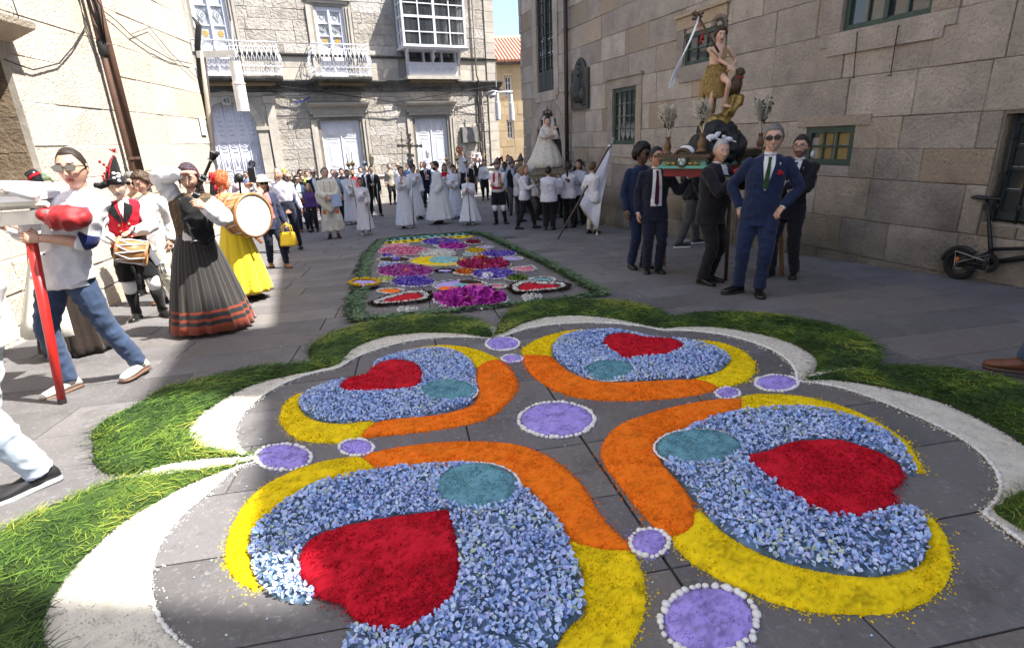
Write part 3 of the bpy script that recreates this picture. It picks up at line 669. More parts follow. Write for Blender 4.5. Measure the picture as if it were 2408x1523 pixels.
props(mb.build('dentil',mat('tan_corbel',(.32,.24,.15),rough=.9),bay),kind='stuff')
q=MB().fbox(FW,4.05,4.83,1.26,1.92,.12,.17).build('wall_plaque',mat('grey_plaque',(.22,.215,.215),(.17,.165,.165),4,rough=.5));props(q,'plain grey square plaque on the sunny granite front near its right corner','plaque')
MB().fbox(FW,4.02,4.86,1.23,1.95,.0,.118).build('backing',M_dirty,q)
tp=[FW.w(5.22,-1.0,.07),FW.w(5.22,3.5,.07)];q=MB().tube(tp,.04,8).build('drainpipe',M_pipe,None,smooth=True);props(q,'slim dark pipe up the sunny front, nearer its right corner','drainpipe')
q=MB().tube([FW.w(4.98,-.6,.06),FW.w(4.98,3.5,.06),FW.w(4.98,3.9,.3),FW.w(4.98,4.2,.1),FW.w(4.98,8,.1)],.035,8).build('drainpipe',M_pipe,None,smooth=True);props(q,'tall dark pipe rising past the cornice of the sunny front','drainpipe')
def cable(F,pts,r,label,d=.26,n=10):
    P=[]
    for (p0,p1) in zip(pts[:-1],pts[1:]):
        a=F.uz(*p0,d);b=F.uz(*p1,d);L_=abs(b[0]-a[0])
        for k in range(n):t=k/n;P.append(F.w(a[0]+(b[0]-a[0])*t,a[1]+(b[1]-a[1])*t-L_*.1*math.sin(math.pi*t)*(.7),d))
    P.append(F.w(*F.uz(*pts[-1],d),d));o=MB().tube(P,r,5).build('cable',M_wire);return props(o,label,'cable')
cable(FW,[(640,200),(1165,201)],.02,'straight thick black cable under the cornice of the town house',.28,2)
cable(FW,[(637,212),(700,240)],.013,'short black cable drooping from the street corner hook',.12)
cable(FW,[(668,225),(790,199),(1000,205),(1110,212)],.014,'long black cable sagging in loops over the two door lintels',.3)
cable(FW,[(655,214),(730,206)],.009,'thin pale cable near the left end of the cornice',.25)
cable(FW,[(1070,205),(1140,228),(1166,222)],.012,'black cable dropping to the corner lamp bracket',.3)
q=cable(FW,[(695,242),(730,228)],.025,'short blue wrapped cable joint under the middle balcony',.3,4);q.data.materials[0]=mat('blue_wrap',(.03,.05,.3),rough=.5)
# ---------------------------------------------------------- ochre house beyond the lane
OH=Frame(at_depth(1175,300,34),80)
M_och=mat('ochre_ashlar',(.5,.39,.25),(.43,.33,.21),1.6,rough=.85,bump=.3,rand=.13,dist=.01)
oh=empty('ochre_house',OH.w(0,-1.2),'ochre ashlar house with red tile roof seen through the gap of the lane','building')
def ow(p):return OH.uz(*p)
za=ow((1200,147))[1];wn=[]
for (p,q_) in (((1186,179),(1206,226)),((1191,283),(1210,327)),((1243,280),(1262,326)),((1240,176),(1258,222))):
    A=ow(p);B_=ow(q_);wn.append((A[0],B_[0],B_[1],A[1]))
ol=[];z=-2.2
while z < za:ol.append(z);z += .44
ol.append(za)
wall(oh,OH,-3,7,ol,(.7,.95),wn,M_och,31,250,ch=.008,jit=.002,gap=.006)
core(oh,OH,-3,7,-2.3,za,wn,mat('pale_mortar',(.5,.42,.3),rough=.9),d=-.012)
for op in wn:
    wd=MB().fbox(OH,op[0],op[1],op[2],op[3],-.4,-.3).build('window',M_glass,oh);trim(wd,OH,op,.1,-.3,-.2,M_white,'window_frame')
    a,b,c,d=op;MB().fbox(OH,(a+b)/2-.03,(a+b)/2+.03,c+.1,d-.1,-.29,-.21).build('bar',M_white,wd)
    for t in (1,2):MB().fbox(OH,a+.1,b-.1,c+(d-c)*t/3-.02,c+(d-c)*t/3+.02,-.285,-.215).build('bar',M_white,wd)
M_tile=mat('red_clay_tile',(.6,.33,.25),(.48,.25,.19),4,rough=.85,rand=.15)
rf=MB().prism([OH.w(-3.2,za,.35),OH.w(-3.2,za+1.75,-4),OH.w(-3.2,za,-4)],OH.u*10.4).build('roof',M_tile,oh)
mb=MB();u=-3.1
while u < 7:mb.tube([OH.w(u,za+.04,.42),OH.w(u,za+1.8,-3.98)],.085,6);u += .2
props(mb.build('roof_tiles',M_tile,rf),kind='stuff')
MB().fbox(OH,-3.2,7,za-.12,za-.01,.0,.3).build('eaves',M_dirty,oh)
MB().tube([OH.w(-3.2,za+1.82,-4),OH.w(7.2,za+1.82,-4)],.14,8).build('ridge',M_tile,rf)
MB().fbox(OH,-1.2,.25,za+.4,za+2.1,-3.2,-2.4).build('chimney',mat('pale_render',(.7,.64,.6),rough=.9),rf)
cable(OH,[(1170,384),(1250,386)],.03,'black cable strung low across the ochre house',.1,4)
# ---------------------------------------------------------- left: sunlit wall
LW=Frame(G(66,796),-7.7)
M_lst=mat('pale_sunlit_granite',(.54,.50,.44),(.46,.415,.35),1.8,rough=.9,bump=.9,bsc=30,rand=.07,c3=(.54,.45,.34),dist=.03,det=6)
speckle(M_lst,(.6,.44,.27),1.5,.62,.76,.5);speckle(M_lst,(.2,.17,.13),7,.64,.76,.7);speckle(M_lst,(.3,.26,.21),30,.6,.75,.6)
lb=empty('corner_house',LW.w(0,gz(LW.P.x,LW.P.y)),'sunlit pale granite house with a deep barred window on the left side','building')
W_L=(-.95,1.04,1.12,2.62)
wall(lb,LW,-1.6,6.5,[.46,.82,1.16,1.55,2.02,2.5,2.93,3.4,3.85,4.3,4.8,5.3],(.6,1.25),[W_L],M_lst,41,296,ch=.008,jit=.005,gap=.002)
wall(lb,LW,-1.6,6.5,[-.95,-.55,-.2,.12,.45],(.4,.8),[],M_lst,42,200,ch=.02,jit=.015,gap=.003,pr=.06)
core(lb,LW,-3,6.45,-1.3,5.3,[W_L],mat('light_mortar',(.55,.5,.44),(.4,.36,.3),8,rough=.95,bump=.5),d=-.008)
MB().fbox(LW,-14,6.5,5.3,9.5,-6,0).build('upper_wall',M_lst,lb);MB().fbox(LW,-14,-3,-1,5.3,-6,0).build('upper_wall',M_lst,lb)
MB().fbox(LW,6.35,6.52,-1.3,5.3,-6,-.05).build('end_wall',M_lst,lb);MB().fbox(LW,-3,6.3,-1.3,5.3,-6,-.8).build('inner_mass',M_lst,lb)
M_jamb=mat('hammered_reveal',(.2,.15,.1),(.13,.095,.065),6,rough=.95,bump=1,bsc=24,dist=.06,det=3)  # dark tone puts the shade of the window recess into the stone colour
wl=MB().fbox(LW,-1.2,1.1,1.0,2.75,-.75,-.5).build('window',M_iron,lb)
for k in range(4):
    z=1.12+k*.375;MB().prism([LW.w(1.07,z,-.01),LW.w(.86,z,-.5),LW.w(1.07,z,-.5)],Vector((0,0,.368))).build('reveal_stone',M_jamb,wl)
MB().fbox(LW,-.95,1.04,1.0,1.115,-.5,.04).build('sill',M_lst,wl)
M_slat=mat('grey_shutter_paint',(.2,.205,.21),(.16,.165,.17),3,rough=.55,bump=.1)
for k in range(7):MB().fbox(LW,.83-.19*(k+1)+.012,.83-.19*k,1.13,2.6,-.49,-.455+.006*(k % 2)).build('shutter_board',M_slat,wl)
for k in range(6):
    u=.74-.22*k;t=MB().tube([LW.w(u,1.13,-.3),LW.w(u,2.6,-.3)],.018,8)
    for z in (1.4,1.75,2.2):t.lathe(LW.w(u,z,-.3),[(.018,-.02),(.034,-.01),(.034,.01),(.018,.02)],8)
    t.build('bar',M_slat,wl,smooth=True)
hd=MB().sweep(LW,[(0,2.62),(.28,2.74),(.3,2.8),(0,2.86)],-1.1,1.16).build('hood',M_lst,wl)
sg=MB().fbox(LW,.95,1.2,3.28,3.6,.02,.03).build('wall_tile',mat('dark_tile',(.12,.12,.125),rough=.4));props(sg,'small dark tile fixed high on the sunlit left wall','tile')
nt_=MB().fbox(LW,6.05,6.3,1.72,2.05,.02,.03).build('notice_board',M_white);props(nt_,'blank white notice sheet on the sunlit wall behind the corner pole','notice')
M_rust=mat('rusty_brown_pipe',(.14,.075,.05),(.09,.055,.042),6,rough=.55,bump=.3,metal=.2)
speckle(M_rust,(.3,.2,.15),12,.66,.72,.5)
P=[LW.w(3.02,.9,.12),LW.w(2.98,5.2,.12)];dp1=MB().tube(P,.052,12).build('drainpipe',M_rust,None,smooth=True);props(dp1,'rusty brown drainpipe standing on a cast iron base, right of the pair','drainpipe')
MB().lathe(LW.w(3.03,-.1,.12),[(.09,-.5),(.09,.72),(.1,.74),(.1,.78),(.085,.8),(.085,1.12),(.1,1.14),(.1,1.18),(.06,1.2)],14).build('pipe_base',mat('cast_iron_grey',(.12,.12,.11),rough=.55,bump=.2,metal=.3),dp1,smooth=True)
dp2=MB().tube([LW.w(2.86,-.6,.1),LW.w(2.84,5.2-.4,.1)],.04,10).build('drainpipe',M_rust,None,smooth=True);props(dp2,'thinner rusty pipe running down to the ground, left of the pair','drainpipe')
for dpn,u,r in ((dp1,3.0,.062),(dp2,2.85,.05)):
    for z in (1.35,2.85,3.7):MB().tube([LW.w(u,z,.11),LW.w(u,z+.04,.11)],r,12).build('clamp',M_rust,dpn)
mb=MB();R=random.Random(9)
for k in range(7):
    o=R.uniform(-.06,.06);mb.tube([LW.w(2.84+o*.3,2.9-.02*k,.15),LW.w(2.76+o,3.3,.12+.02*k),LW.w(2.74-o,3.7,.12),LW.w(2.7+o,4.6,.1)],.009,5)
mb.lathe(LW.w(2.85,2.7,.11),[(.045,0),(.06,.02),(.06,.18),(.03,.24)],10)
props(mb.build('cable_bundle',M_wire,None,smooth=True),'bundle of loose black cables entering the top of the thinner rusty pipe','cable')
def lcab(pts,r,label,d=.04):
    P=[LW.w(*LW.uz(x,y),d) for x,y in pts];o=MB().tube(P,r,5).build('cable',M_wire);props(o,label,'cable')
lcab([(0,140),(30,152),(70,165),(130,150),(165,110),(195,60)],.008,'black cable curving from the barred window up to the rusty pipes')
lcab([(215,10),(265,48),(300,82),(345,112),(395,140),(445,150)],.007,'pair of black cables sagging right from the rusty pipes to the street corner')
lcab([(300,82),(345,65),(375,100),(400,130),(460,185)],.005,'thin cable hooked up in a peak on the sunlit wall')
lcab([(20,0),(45,75)],.006,'short dark cable hanging from the top at far left')
cp=empty('street_lamp',LW.w(6.55,gz(*LW.w(6.55,0).xy)),'white tube street lamp on a bracket at the corner of the sunlit left wall','street lamp')
def cpt(x,y,yy=12.0):return at_depth(x,y,yy)
M_lampw=mat('lamp_white',(.7,.7,.7),rough=.35);M_alu=mat('brushed_grey',(.42,.42,.42),rough=.4,metal=.4)
MB().tube([cpt(476,120),cpt(492,270),cpt(503,380),cpt(517,520)],.055,12).build('conduit',mat('beige_conduit',(.42,.38,.32),(.35,.3,.25),6,rough=.5),cp,smooth=True)
mb=MB()
for k in range(6):
    o=k*2.2;mb.tube([cpt(455+o*.8,42+o),cpt(462+o,60,11.95),cpt(459+o,110),cpt(468+o,190),cpt(484+o*.7,300),cpt(496+o*.2,375)],.017,6)
mb.tube([cpt(452,40),cpt(458,52),cpt(466,46),cpt(470,62),cpt(462,74),cpt(455,66)],.012,5)
mb.build('cable_bundle',M_wire,cp,smooth=True)
a=cpt(464,129);b=cpt(555,126,11.9);mb=MB();X=(b-a).normalized()
mb.box((a+b)/2,(b-a).length,.06,.12,X,X.cross(Vector((0,0,1))),(0,0,1));mb.build('arm',M_lampw,cp)
MB().tube([cpt(544,50,11.9),cpt(551,140,11.9)],.018,8).build('rod',M_lampw,cp)
a=cpt(552,145,11.9);b=cpt(571,262,11.9);ax=Vector((0,0,-1));L_=(a-b).length;a=Vector((a.x,a.y,a.z));pr_=[(.105,0),(.105,.38),(.125,.385),(.125,.41),(.115,.415),(.115,L_-.02),(.12,L_-.02),(.12,L_),(.05,L_)]
axd=(b-a).normalized();axd=Vector((0,0,-1)).lerp(axd,.35).normalized()
MB().lathe(a,pr_,24,Z=axd).build('lantern_tube',M_lampw,cp,smooth=False)
l2=empty('street_lamp',FW.w(6.1,2.0),'pair of white tube lanterns hanging off the far right corner of the town house','street lamp')
def f2(x,y,yy=27.5):return at_depth(x,y,yy)
MB().tube([f2(1165,150),f2(1167,205)],.03,6).build('rod',M_alu,l2)
mb=MB();mb.tube([f2(1140,222),f2(1160,215),f2(1172,218)],.06,8);mb.tube([f2(1150,228),f2(1166,222)],.1,8);mb.build('bracket',M_alu,l2,smooth=True)
MB().tube([f2(1172,218),f2(1206,216)],.05,8).build('arm',M_lampw,l2)
for x0,y0,y1 in ((1168,220,281),(1200,222,282)):
    a=f2(x0,y0);b=f2(x0+4,y1);L_=(a-b).length
    q=MB().lathe(a,[(.1,0),(.1,L_*.33),(.13,L_*.34),(.13,L_)],16,Z=(b-a).normalized()).build('lantern_tube',M_lampw,l2)
    MB().lathe(b,[(.132,.0),(.132,.05),(.08,.05)],16,Z=(b-a).normalized()).build('lantern_cap',M_alu,l2)
# ============================================================ FLOWER CARPETS
def p1(x,y):return (.5753*x,646.7+.5753*y)
def p2(x,y):return (1204+.5753*x,646.7+.5753*y)
def p4(x,y):return (793.7+.2808*x,499.7+.2808*y)
def gp(px,py,cache={}):
    k=(round(px,2),round(py,2))
    if k not in cache:q=G(px,py);cache[k]=(q.x,q.y)
    return cache[k]
def smooth_closed(P,it=2):
    P=np.array(P,float)
    for _ in range(it):Q=np.roll(P,-1,0);P=np.stack([P*.75+Q*.25,P*.25+Q*.75],1).reshape(-1,2)
    return P
def poly(f,pts,it=2):return smooth_closed([gp(*f(x,y)) for x,y in pts],it)
def ellp(f,cx,cy,rx,ry,n=40,rot=0):return np.array([gp(*f(cx+rx*math.cos(t),cy+ry*math.sin(t))) for t in [2*math.pi*i/n for i in range(n)]])
def inside(P,X,Y):
    r=np.zeros(X.shape,bool);n=len(P)
    for i in range(n):
        x1,y1=P[i];x2,y2=P[(i+1) % n]
        if y1 == y2:continue
        c=((y1 > Y) != (y2 > Y)) & (X < (x2-x1)*(Y-y1)/(y2-y1)+x1);r ^= c
    return r
def bdist(P,X,Y):
    best=np.full(X.shape,1e9);bx=np.zeros(X.shape);by=np.zeros(X.shape);n=len(P)
    for i in range(n):
        x1,y1=P[i];x2,y2=P[(i+1) % n];dx,dy=x2-x1,y2-y1;L2=dx*dx+dy*dy+1e-12
        t=np.clip(((X-x1)*dx+(Y-y1)*dy)/L2,0,1);qx,qy=x1+t*dx,y1+t*dy;d=(X-qx)**2+(Y-qy)**2;m=d < best
        best=np.where(m,d,best);bx=np.where(m,qx,bx);by=np.where(m,qy,by)
    return np.sqrt(best),bx,by
def gzn(X,Y):return GA*X+GB*Y+GK*np.maximum(0,Y-15)**2
def vnoise(X,Y,s,seed=0):
    r=np.random.default_rng(seed);T=r.random((64,64));x=X/s;y=Y/s;xi=np.floor(x).astype(int);yi=np.floor(y).astype(int);fx=x-xi;fy=y-yi
    fx=fx*fx*(3-2*fx);fy=fy*fy*(3-2*fy);g=lambda a,b:T[a % 64,b % 64]
    return (g(xi,yi)*(1-fx)+g(xi+1,yi)*fx)*(1-fy)+(g(xi,yi+1)*(1-fx)+g(xi+1,yi+1)*fx)*fy-.5
def mound(P,res,h=.014,lvl=0,rough_=.004,edge=.03,seed=0,holes=()):
    x0,y0=P.min(0)-res;x1,y1=P.max(0)+res;nx=int((x1-x0)/res)+2;ny=int((y1-y0)/res)+2
    X,Y=np.meshgrid(np.linspace(x0,x1,nx),np.linspace(y0,y1,ny));ins=inside(P,X,Y)
    cell=ins[:-1,:-1] | ins[1:,:-1] | ins[:-1,1:] | ins[1:,1:]
    use=np.zeros_like(ins);use[:-1,:-1] |= cell;use[1:,:-1] |= cell;use[:-1,1:] |= cell;use[1:,1:] |= cell
    iy,ix=np.nonzero(use);gx,gy=X[iy,ix],Y[iy,ix];inn=ins[iy,ix]
    d,bx,by=bdist(P,gx,gy);gx=np.where(inn,gx,bx);gy=np.where(inn,gy,by);d=np.where(inn,d,0)
    r=np.random.default_rng(seed);gx += r.normal(0,res*.16,gx.shape);gy += r.normal(0,res*.16,gx.shape)
    hh=h*np.clip(d/edge,0,1)**.6+(vnoise(gx,gy,.035,seed)*rough_*1.6+r.normal(0,rough_*.45,gx.shape)+vnoise(gx,gy,.2,seed+1)*h*.5)*np.clip(d/.012,0,1)
    z=gzn(gx,gy)+lvl+.004+np.maximum(hh,0)*(d > 0)-(.008)*(d <= 0)
    idx=-np.ones(use.shape,int);idx[iy,ix]=np.arange(len(ix));cy,cx=np.nonzero(cell)
    F_=np.stack([idx[cy,cx],idx[cy,cx+1],idx[cy+1,cx+1],idx[cy+1,cx]],1)
    return np.stack([gx,gy,z],1),F_,d
def sample(P,dens,seed,holes=(),near=True):
    x0,y0=P.min(0);x1,y1=P.max(0);n=int((x1-x0)*(y1-y0)*dens);r=np.random.default_rng(seed)
    X=r.uniform(x0,x1,n);Y=r.uniform(y0,y1,n);m=inside(P,X,Y)
    for h in holes:m &= ~inside(h,X,Y)
    X,Y=X[m],Y[m]
    return X,Y,r
def dist_cam(X,Y):return np.sqrt(X**2+Y**2+CAMH**2)
def grains(X,Y,Z,size,r):
    n=len(X);V=[]
    a=r.uniform(0,6.28,n);s=size*r.uniform(.6,1.5,n)
    for k in range(3):V.append(np.stack([X+s*np.cos(a+k*2.094),Y+s*np.sin(a+k*2.094),Z-s*.3+r.uniform(-.2,.3,n)*s],1))
    V.append(np.stack([X,Y,Z+s*r.uniform(.5,1.1,n)],1));V=np.stack(V,1).reshape(-1,3);b=np.arange(n)*4
    F_=np.concatenate([np.stack([b,b+1,b+3],1),np.stack([b+1,b+2,b+3],1),np.stack([b+2,b,b+3],1)]);return V,F_,np.repeat(r.random(n),4)
def petals(X,Y,Z,size,r,tilt=.7,cup=.35,stretch=1.0):
    n=len(X);a=r.uniform(0,6.28,n);s=size*r.uniform(.65,1.25,n);tx=r.normal(0,tilt,n);ty=r.normal(0,tilt,n);ca,sa=np.cos(a),np.sin(a)
    base=[(-1,0,0),(-.45,.72,cup),(0,0,-.1),(-.45,-.72,cup),(.6,.66,cup*.8),(1.0*stretch,0,cup*.5),(.6,-.66,cup*.8)]
    V=[]
    for bx,by,bz in base:
        x=bx*s*.5;y=by*s*.5;z=bz*s*.5;z2=z+x*np.sin(tx)+y*np.sin(ty);x2=x*np.cos(tx);y2=y*np.cos(ty)
        V.append(np.stack([X+x2*ca-y2*sa,Y+x2*sa+y2*ca,Z+z2+s*.16],1))
    V=np.stack(V,1).reshape(-1,3);b=np.arange(n)*7
    F_=np.concatenate([np.stack([b,b+2,b+4,b+1],1)[:,[0,1,2,3]],np.stack([b,b+3,b+6,b+2],1),np.stack([b+2,b+6,b+5,b+4],1)]);return V,F_,np.repeat(r.random(n),7)
def blades(X,Y,Z,ln,wd,r,ang=None,lift=.35,spread=.6):
    n=len(X);a=r.uniform(0,6.28,n) if ang is None else ang+r.normal(0,spread,n)+np.where(r.random(n) < .5,0,math.pi)
    L=ln*r.uniform(.5,1.3,n);bend=r.normal(0,.7,n);el=r.uniform(0,lift,n);V=[]
    for k,(t,w_) in enumerate(((0,.7),(.5,1),(1,.15))):
        aa=a+bend*t;px=X+np.cos(aa)*L*t;py=Y+np.sin(aa)*L*t;pz=Z+L*np.sin(el)*t*(1-t*.75)*1.2
        nx_,ny_=-np.sin(aa)*wd*w_/2,np.cos(aa)*wd*w_/2
        V.append(np.stack([px-nx_,py-ny_,pz],1));V.append(np.stack([px+nx_,py+ny_,pz+wd*.3],1))
    V=np.stack(V,1).reshape(-1,3);b=np.arange(n)*6
    F_=np.concatenate([np.stack([b,b+1,b+3,b+2],1),np.stack([b+2,b+3,b+5,b+4],1)]);return V,F_,np.repeat(r.random(n),6)
def M_saw(name,c,v=.38):
    return tinted(name,[tuple(x*(1-v*1.3) for x in c),c,tuple(min(1,x*(1+v*.5)+.005) for x in c)],rough=.9,spec=.15)
_seed=[100]
def patch(name,P,m,label,group=None,lvl=0,h=.013,res=.013,gsize=.004,dens=9000,cat='flower carpet',parent=None,spill=True):
    _seed[0] += 1;sd=_seed[0]
    c=P.mean(0);dc=math.sqrt(c[0]**2+c[1]**2+2);res=max(res,.0042*dc);gsize=max(gsize,.0016*dc);dens=dens*(.0042/gsize)**1.6
    V,F_,d=mound(P,res,h,lvl,seed=sd);r=np.random.default_rng(sd)
    me=npmesh(name,V,F_,m,True);set_tint(me,np.clip(.5+vnoise(V[:,0],V[:,1],.05,sd)*.7+r.normal(0,.18,len(V)),0,1))
    o=link(name,me,parent) if parent else link(name,me)
    if not parent:props(o,label,cat,group)
    X,Y,r=sample(P,dens,sd);dd,_,_=bdist(P,X,Y)
    hz=h*np.clip(dd/.03,0,1)**.6
    if spill:
        n2=int(len(P)*8);k=r.integers(0,len(P),n2);q=P[k]+(P[(k+1) % len(P)]-P[k])*r.random((n2,1));q=q+r.normal(0,.012,q.shape)*r.choice([1,1,2.2],(n2,1));X=np.append(X,q[:,0]);Y=np.append(Y,q[:,1]);hz=np.append(hz,np.full(n2,-.002))
    V,F_,t=grains(X,Y,gzn(X,Y)+lvl+.003+hz,gsize,r);me=npmesh('grain',V,F_,m,False);set_tint(me,t)
    g=link('grain',me,o);props(g,kind='stuff');return o
PEB=[]
for k in range(5):
    R=random.Random(k);mb=MB();mb.ell((0,0,0),1,.8+.1*R.random(),.6,8,6);mb.v=[tuple(Vector(q)*(1+R.uniform(-.12,.12))) for q in mb.v];PEB.append(mb)
M_peb=mat('white_marble_pebble',(.78,.77,.75),(.66,.65,.63),3,rough=.45,rand=.06,bump=.15)
PEBM=[b.mesh('pebble',M_peb,True) for b in PEB]
def pebble_ring(P,size,parent=None,lvl=0,label=None,closed=True,objs=False,jit=.15,cat='pebbles',name='pebble_line',gap=1.75,m=None):
    P=np.array(P);L_=len(P) if closed else len(P)-1;seg=[(P[i],P[(i+1) % len(P)]) for i in range(L_)]
    ds=[np.linalg.norm(b-a) for a,b in seg];tot=sum(ds);n=int(tot/(size*gap));R=random.Random(int(tot*1000));V=[];F_=[];out=[]
    cum=0;i=0
    for k in range(n):
        s=tot*(k+R.uniform(-.1,.1))/n
        while i < len(ds)-1 and cum+ds[i] < s:cum += ds[i];i += 1
        t=min(1,max(0,(s-cum)/ds[i]));a,b=seg[i];q=a+(b-a)*t;an=math.atan2(b[1]-a[1],b[0]-a[0])+R.uniform(-.7,.7)
        x,y=q[0]+R.gauss(0,size*jit),q[1]+R.gauss(0,size*jit);sc=size*R.uniform(.7,1.25);z=gz(x,y)+lvl+sc*.42
        if objs:
            o=D.objects.new('pebble',PEBM[k % 5]);COL.objects.link(o);o.parent=parent;o.location=Vector((x,y,z))-parent.matrix_basis.translation if parent else (x,y,z);o.rotation_euler=(R.uniform(-.3,.3),R.uniform(-.3,.3),an);o.scale=(sc,sc,sc);out.append(o)
        else:
            b_=PEB[k % 5];ca,sa=math.cos(an),math.sin(an);o0=len(V)
            V += [(x+sc*(vx*ca-vy*sa),y+sc*(vx*sa+vy*ca),z+sc*vz) for vx,vy,vz in b_.v];F_ += [tuple(j+o0 for j in f_) for f_ in b_.f]
    if objs:return out
    me=D.meshes.new(name);me.from_pydata(V,[],F_);me.materials.append(m or M_peb);me.polygons.foreach_set('use_smooth',[True]*len(F_));me.update()
    o=link(name,me,parent) if parent else link(name,me)
    if parent:props(o,kind='stuff')
    elif label:props(o,label,cat)
    return o
C_RED,C_YEL,C_ORA,C_TEA,C_PUR=(.46,.006,.02),(.74,.54,.006),(.78,.17,.008),(.12,.28,.34),(.34,.27,.66)
M_redS=M_saw('red_sawdust',C_RED,.45);M_yelS=M_saw('yellow_sawdust',C_YEL);M_oraS=M_saw('orange_sawdust',C_ORA,.3);M_teaS=M_saw('teal_sawdust',C_TEA);M_purS=M_saw('lilac_sawdust',C_PUR)
M_creS=M_saw('cream_sand',(.56,.53,.46),.15)
M_hyd=tinted('hydrangea_petal',[(.08,.13,.28),(.22,.34,.68),(.34,.50,.82),(.48,.62,.88),(.42,.44,.76),(.56,.68,.84),(.46,.56,.36)],rough=.6,spec=.3)
M_hydb=tinted('hydrangea_bed',[(.04,.07,.08),(.09,.15,.22),(.2,.32,.55)],rough=.9)
A_out=[(2030,262),(1900,255),(1770,258),(1650,275),(1540,305),(1450,340),(1390,380),(1350,390),(1250,410),(1150,450),(1080,490),(1020,535),(975,590),(955,640),(960,690),(1000,735),(1045,748)]
C_out=[(1040,768),(960,790),(900,850),(820,920),(740,985),(680,1060),(635,1140),(615,1230),(614,1300),(640,1390),(690,1465),(770,1525),(900,1600)]
B_out=[(-60,262),(0,240),(60,220),(120,210),(230,198),(350,196),(480,205),(560,216),(618,231),(700,228),(830,240),(950,265),(1060,305),(1130,350),(1165,400),(1166,434)]
D_out=[(1175,436),(1300,452),(1420,485),(1560,540),(1700,600),(1820,660),(1920,730),(1975,795),(2000,860),(1988,920),(1935,968),(1930,985),(2000,1030),(2093,1100),(2200,1190)]
def line(f,pts,it=2):
    P=np.array([gp(*f(x,y)) for x,y in pts])
    for _ in range(it):
        Q=[P[0]]
        for a,b in zip(P[:-1],P[1:]):Q += [a*.75+b*.25,a*.25+b*.75]
        P=np.array(Q+[P[-1]])
    return P
creamA=[(2030,270),(1980,254),(1850,237),(1700,238),(1560,255),(1450,295),(1400,340),(1385,372),(1240,402),(1100,430),(980,470),(880,530),(795,590),(765,645),(790,685),(850,715),(1000,742),(1045,750)]
creamC=[(1045,760),(960,785),(850,825),(740,875),(640,930),(500,1010),(370,1130),(300,1205),(240,1280),(195,1370),(165,1430),(200,1560),(300,1680),(900,1680)]
creamB=[(-80,262),(-20,230),(60,192),(150,172),(250,166),(380,174),(500,195),(618,224),(700,211),(850,215),(1000,240),(1100,265),(1200,308),(1252,350),(1240,400),(1175,430)]
creamD=[(1175,432),(1300,430),(1420,445),(1600,480),(1750,520),(1900,590),(2020,650),(2120,720),(2300,900),(2300,1200)]
def band(fo,outer,fi,inner,it=2):
    a=line(fo,outer,it);b=line(fi,inner,it)[::-1];return np.vstack([a,b])
crA=patch('sand_band',band(p1,creamA,p1,A_out),M_creS,'pale sand band outside the upper left petal of the big carpet','pale sand bands round the big flower carpet',h=.006,gsize=.003,dens=7000)
crC=patch('sand_band',band(p1,creamC,p1,C_out),M_creS,'widest pale sand band, curving round the lower left petal into shade','pale sand bands round the big flower carpet',h=.006,res=.016,gsize=.003,dens=7000)
crB=patch('sand_band',band(p2,creamB,p2,B_out),M_creS,'pale sand band outside the top petal next to the dark grass','pale sand bands round the big flower carpet',h=.006,gsize=.003,dens=7000)
crD=patch('sand_band',band(p2,creamD+[(2300,1220)],p2,D_out),M_creS,'pale sand band sweeping round the right hand petal','pale sand bands round the big flower carpet',h=.006,res=.016,gsize=.003,dens=7000)
patch('sand_band',poly(p1,[(1045,749),(900,757),(780,768),(680,785),(590,812),(620,822),(780,806),(900,785),(1042,760)],1),M_creS,'narrow pale sand tongue between the two left grass lobes','pale sand bands round the big flower carpet',h=.006,lvl=.012)
patch('sand_band',poly(p2,[(1172,428),(1240,404),(1320,388),(1412,384),(1400,402),(1320,412),(1230,424)],1),M_creS,'short pale sand tongue between the two right grass lobes','pale sand bands round the big flower carpet',h=.006,lvl=.012)
patch('sand_band',poly(p1,[(1990,206),(2030,215),(2055,240),(2040,262),(2020,258),(2000,232)],1),M_creS,'small pale sand blob between grass lobes at the top of the big carpet','pale sand bands round the big flower carpet',h=.006,lvl=.004)
M_grs=tinted('fresh_grass',[(.015,.035,.008),(.035,.075,.012),(.07,.14,.018),(.14,.21,.025),(.27,.28,.05)],rough=.6,spec=.25)
M_grsb=tinted('grass_mat',[(.012,.025,.006),(.03,.06,.01),(.06,.10,.015)],rough=.95)
def grass(P,label,name='grass_garland',ln=.085,wd=.003,dens=6500,lvl=.01,h=.03):
    _seed[0] += 1;sd=_seed[0];c=P.mean(0);dc=math.sqrt(c[0]**2+c[1]**2+2);wd=max(wd,.0012*dc);dens=dens*(.0036/wd)**1.2
    V,F_,d=mound(P,max(.03,.006*dc),h,lvl,rough_=.008,edge=.12,seed=sd);me=npmesh(name,V,F_,M_grsb,True);set_tint(me,np.clip(.5+vnoise(V[:,0],V[:,1],.1,sd),0,1))
    o=link(name,me);props(o,label,'grass garland','green grass garlands edging the big carpet')
    X,Y,r=sample(P,dens,sd);dd,_,_=bdist(P,X,Y);ang=vnoise(X,Y,.35,sd)*9
    V,F_,t=blades(X,Y,gzn(X,Y)+lvl+h*np.clip(dd/.12,0,1)**.6+r.random(len(X))*.012,ln,wd,r,ang,.06,1.0)
    t=np.clip(t*.75+np.repeat(vnoise(X,Y,.25,sd+3),6)*1.1+.1,0,1)
    me=npmesh('grass_blades',V,F_,M_grs,False);set_tint(me,t);g=link('grass_blades',me,o);props(g,kind='stuff')
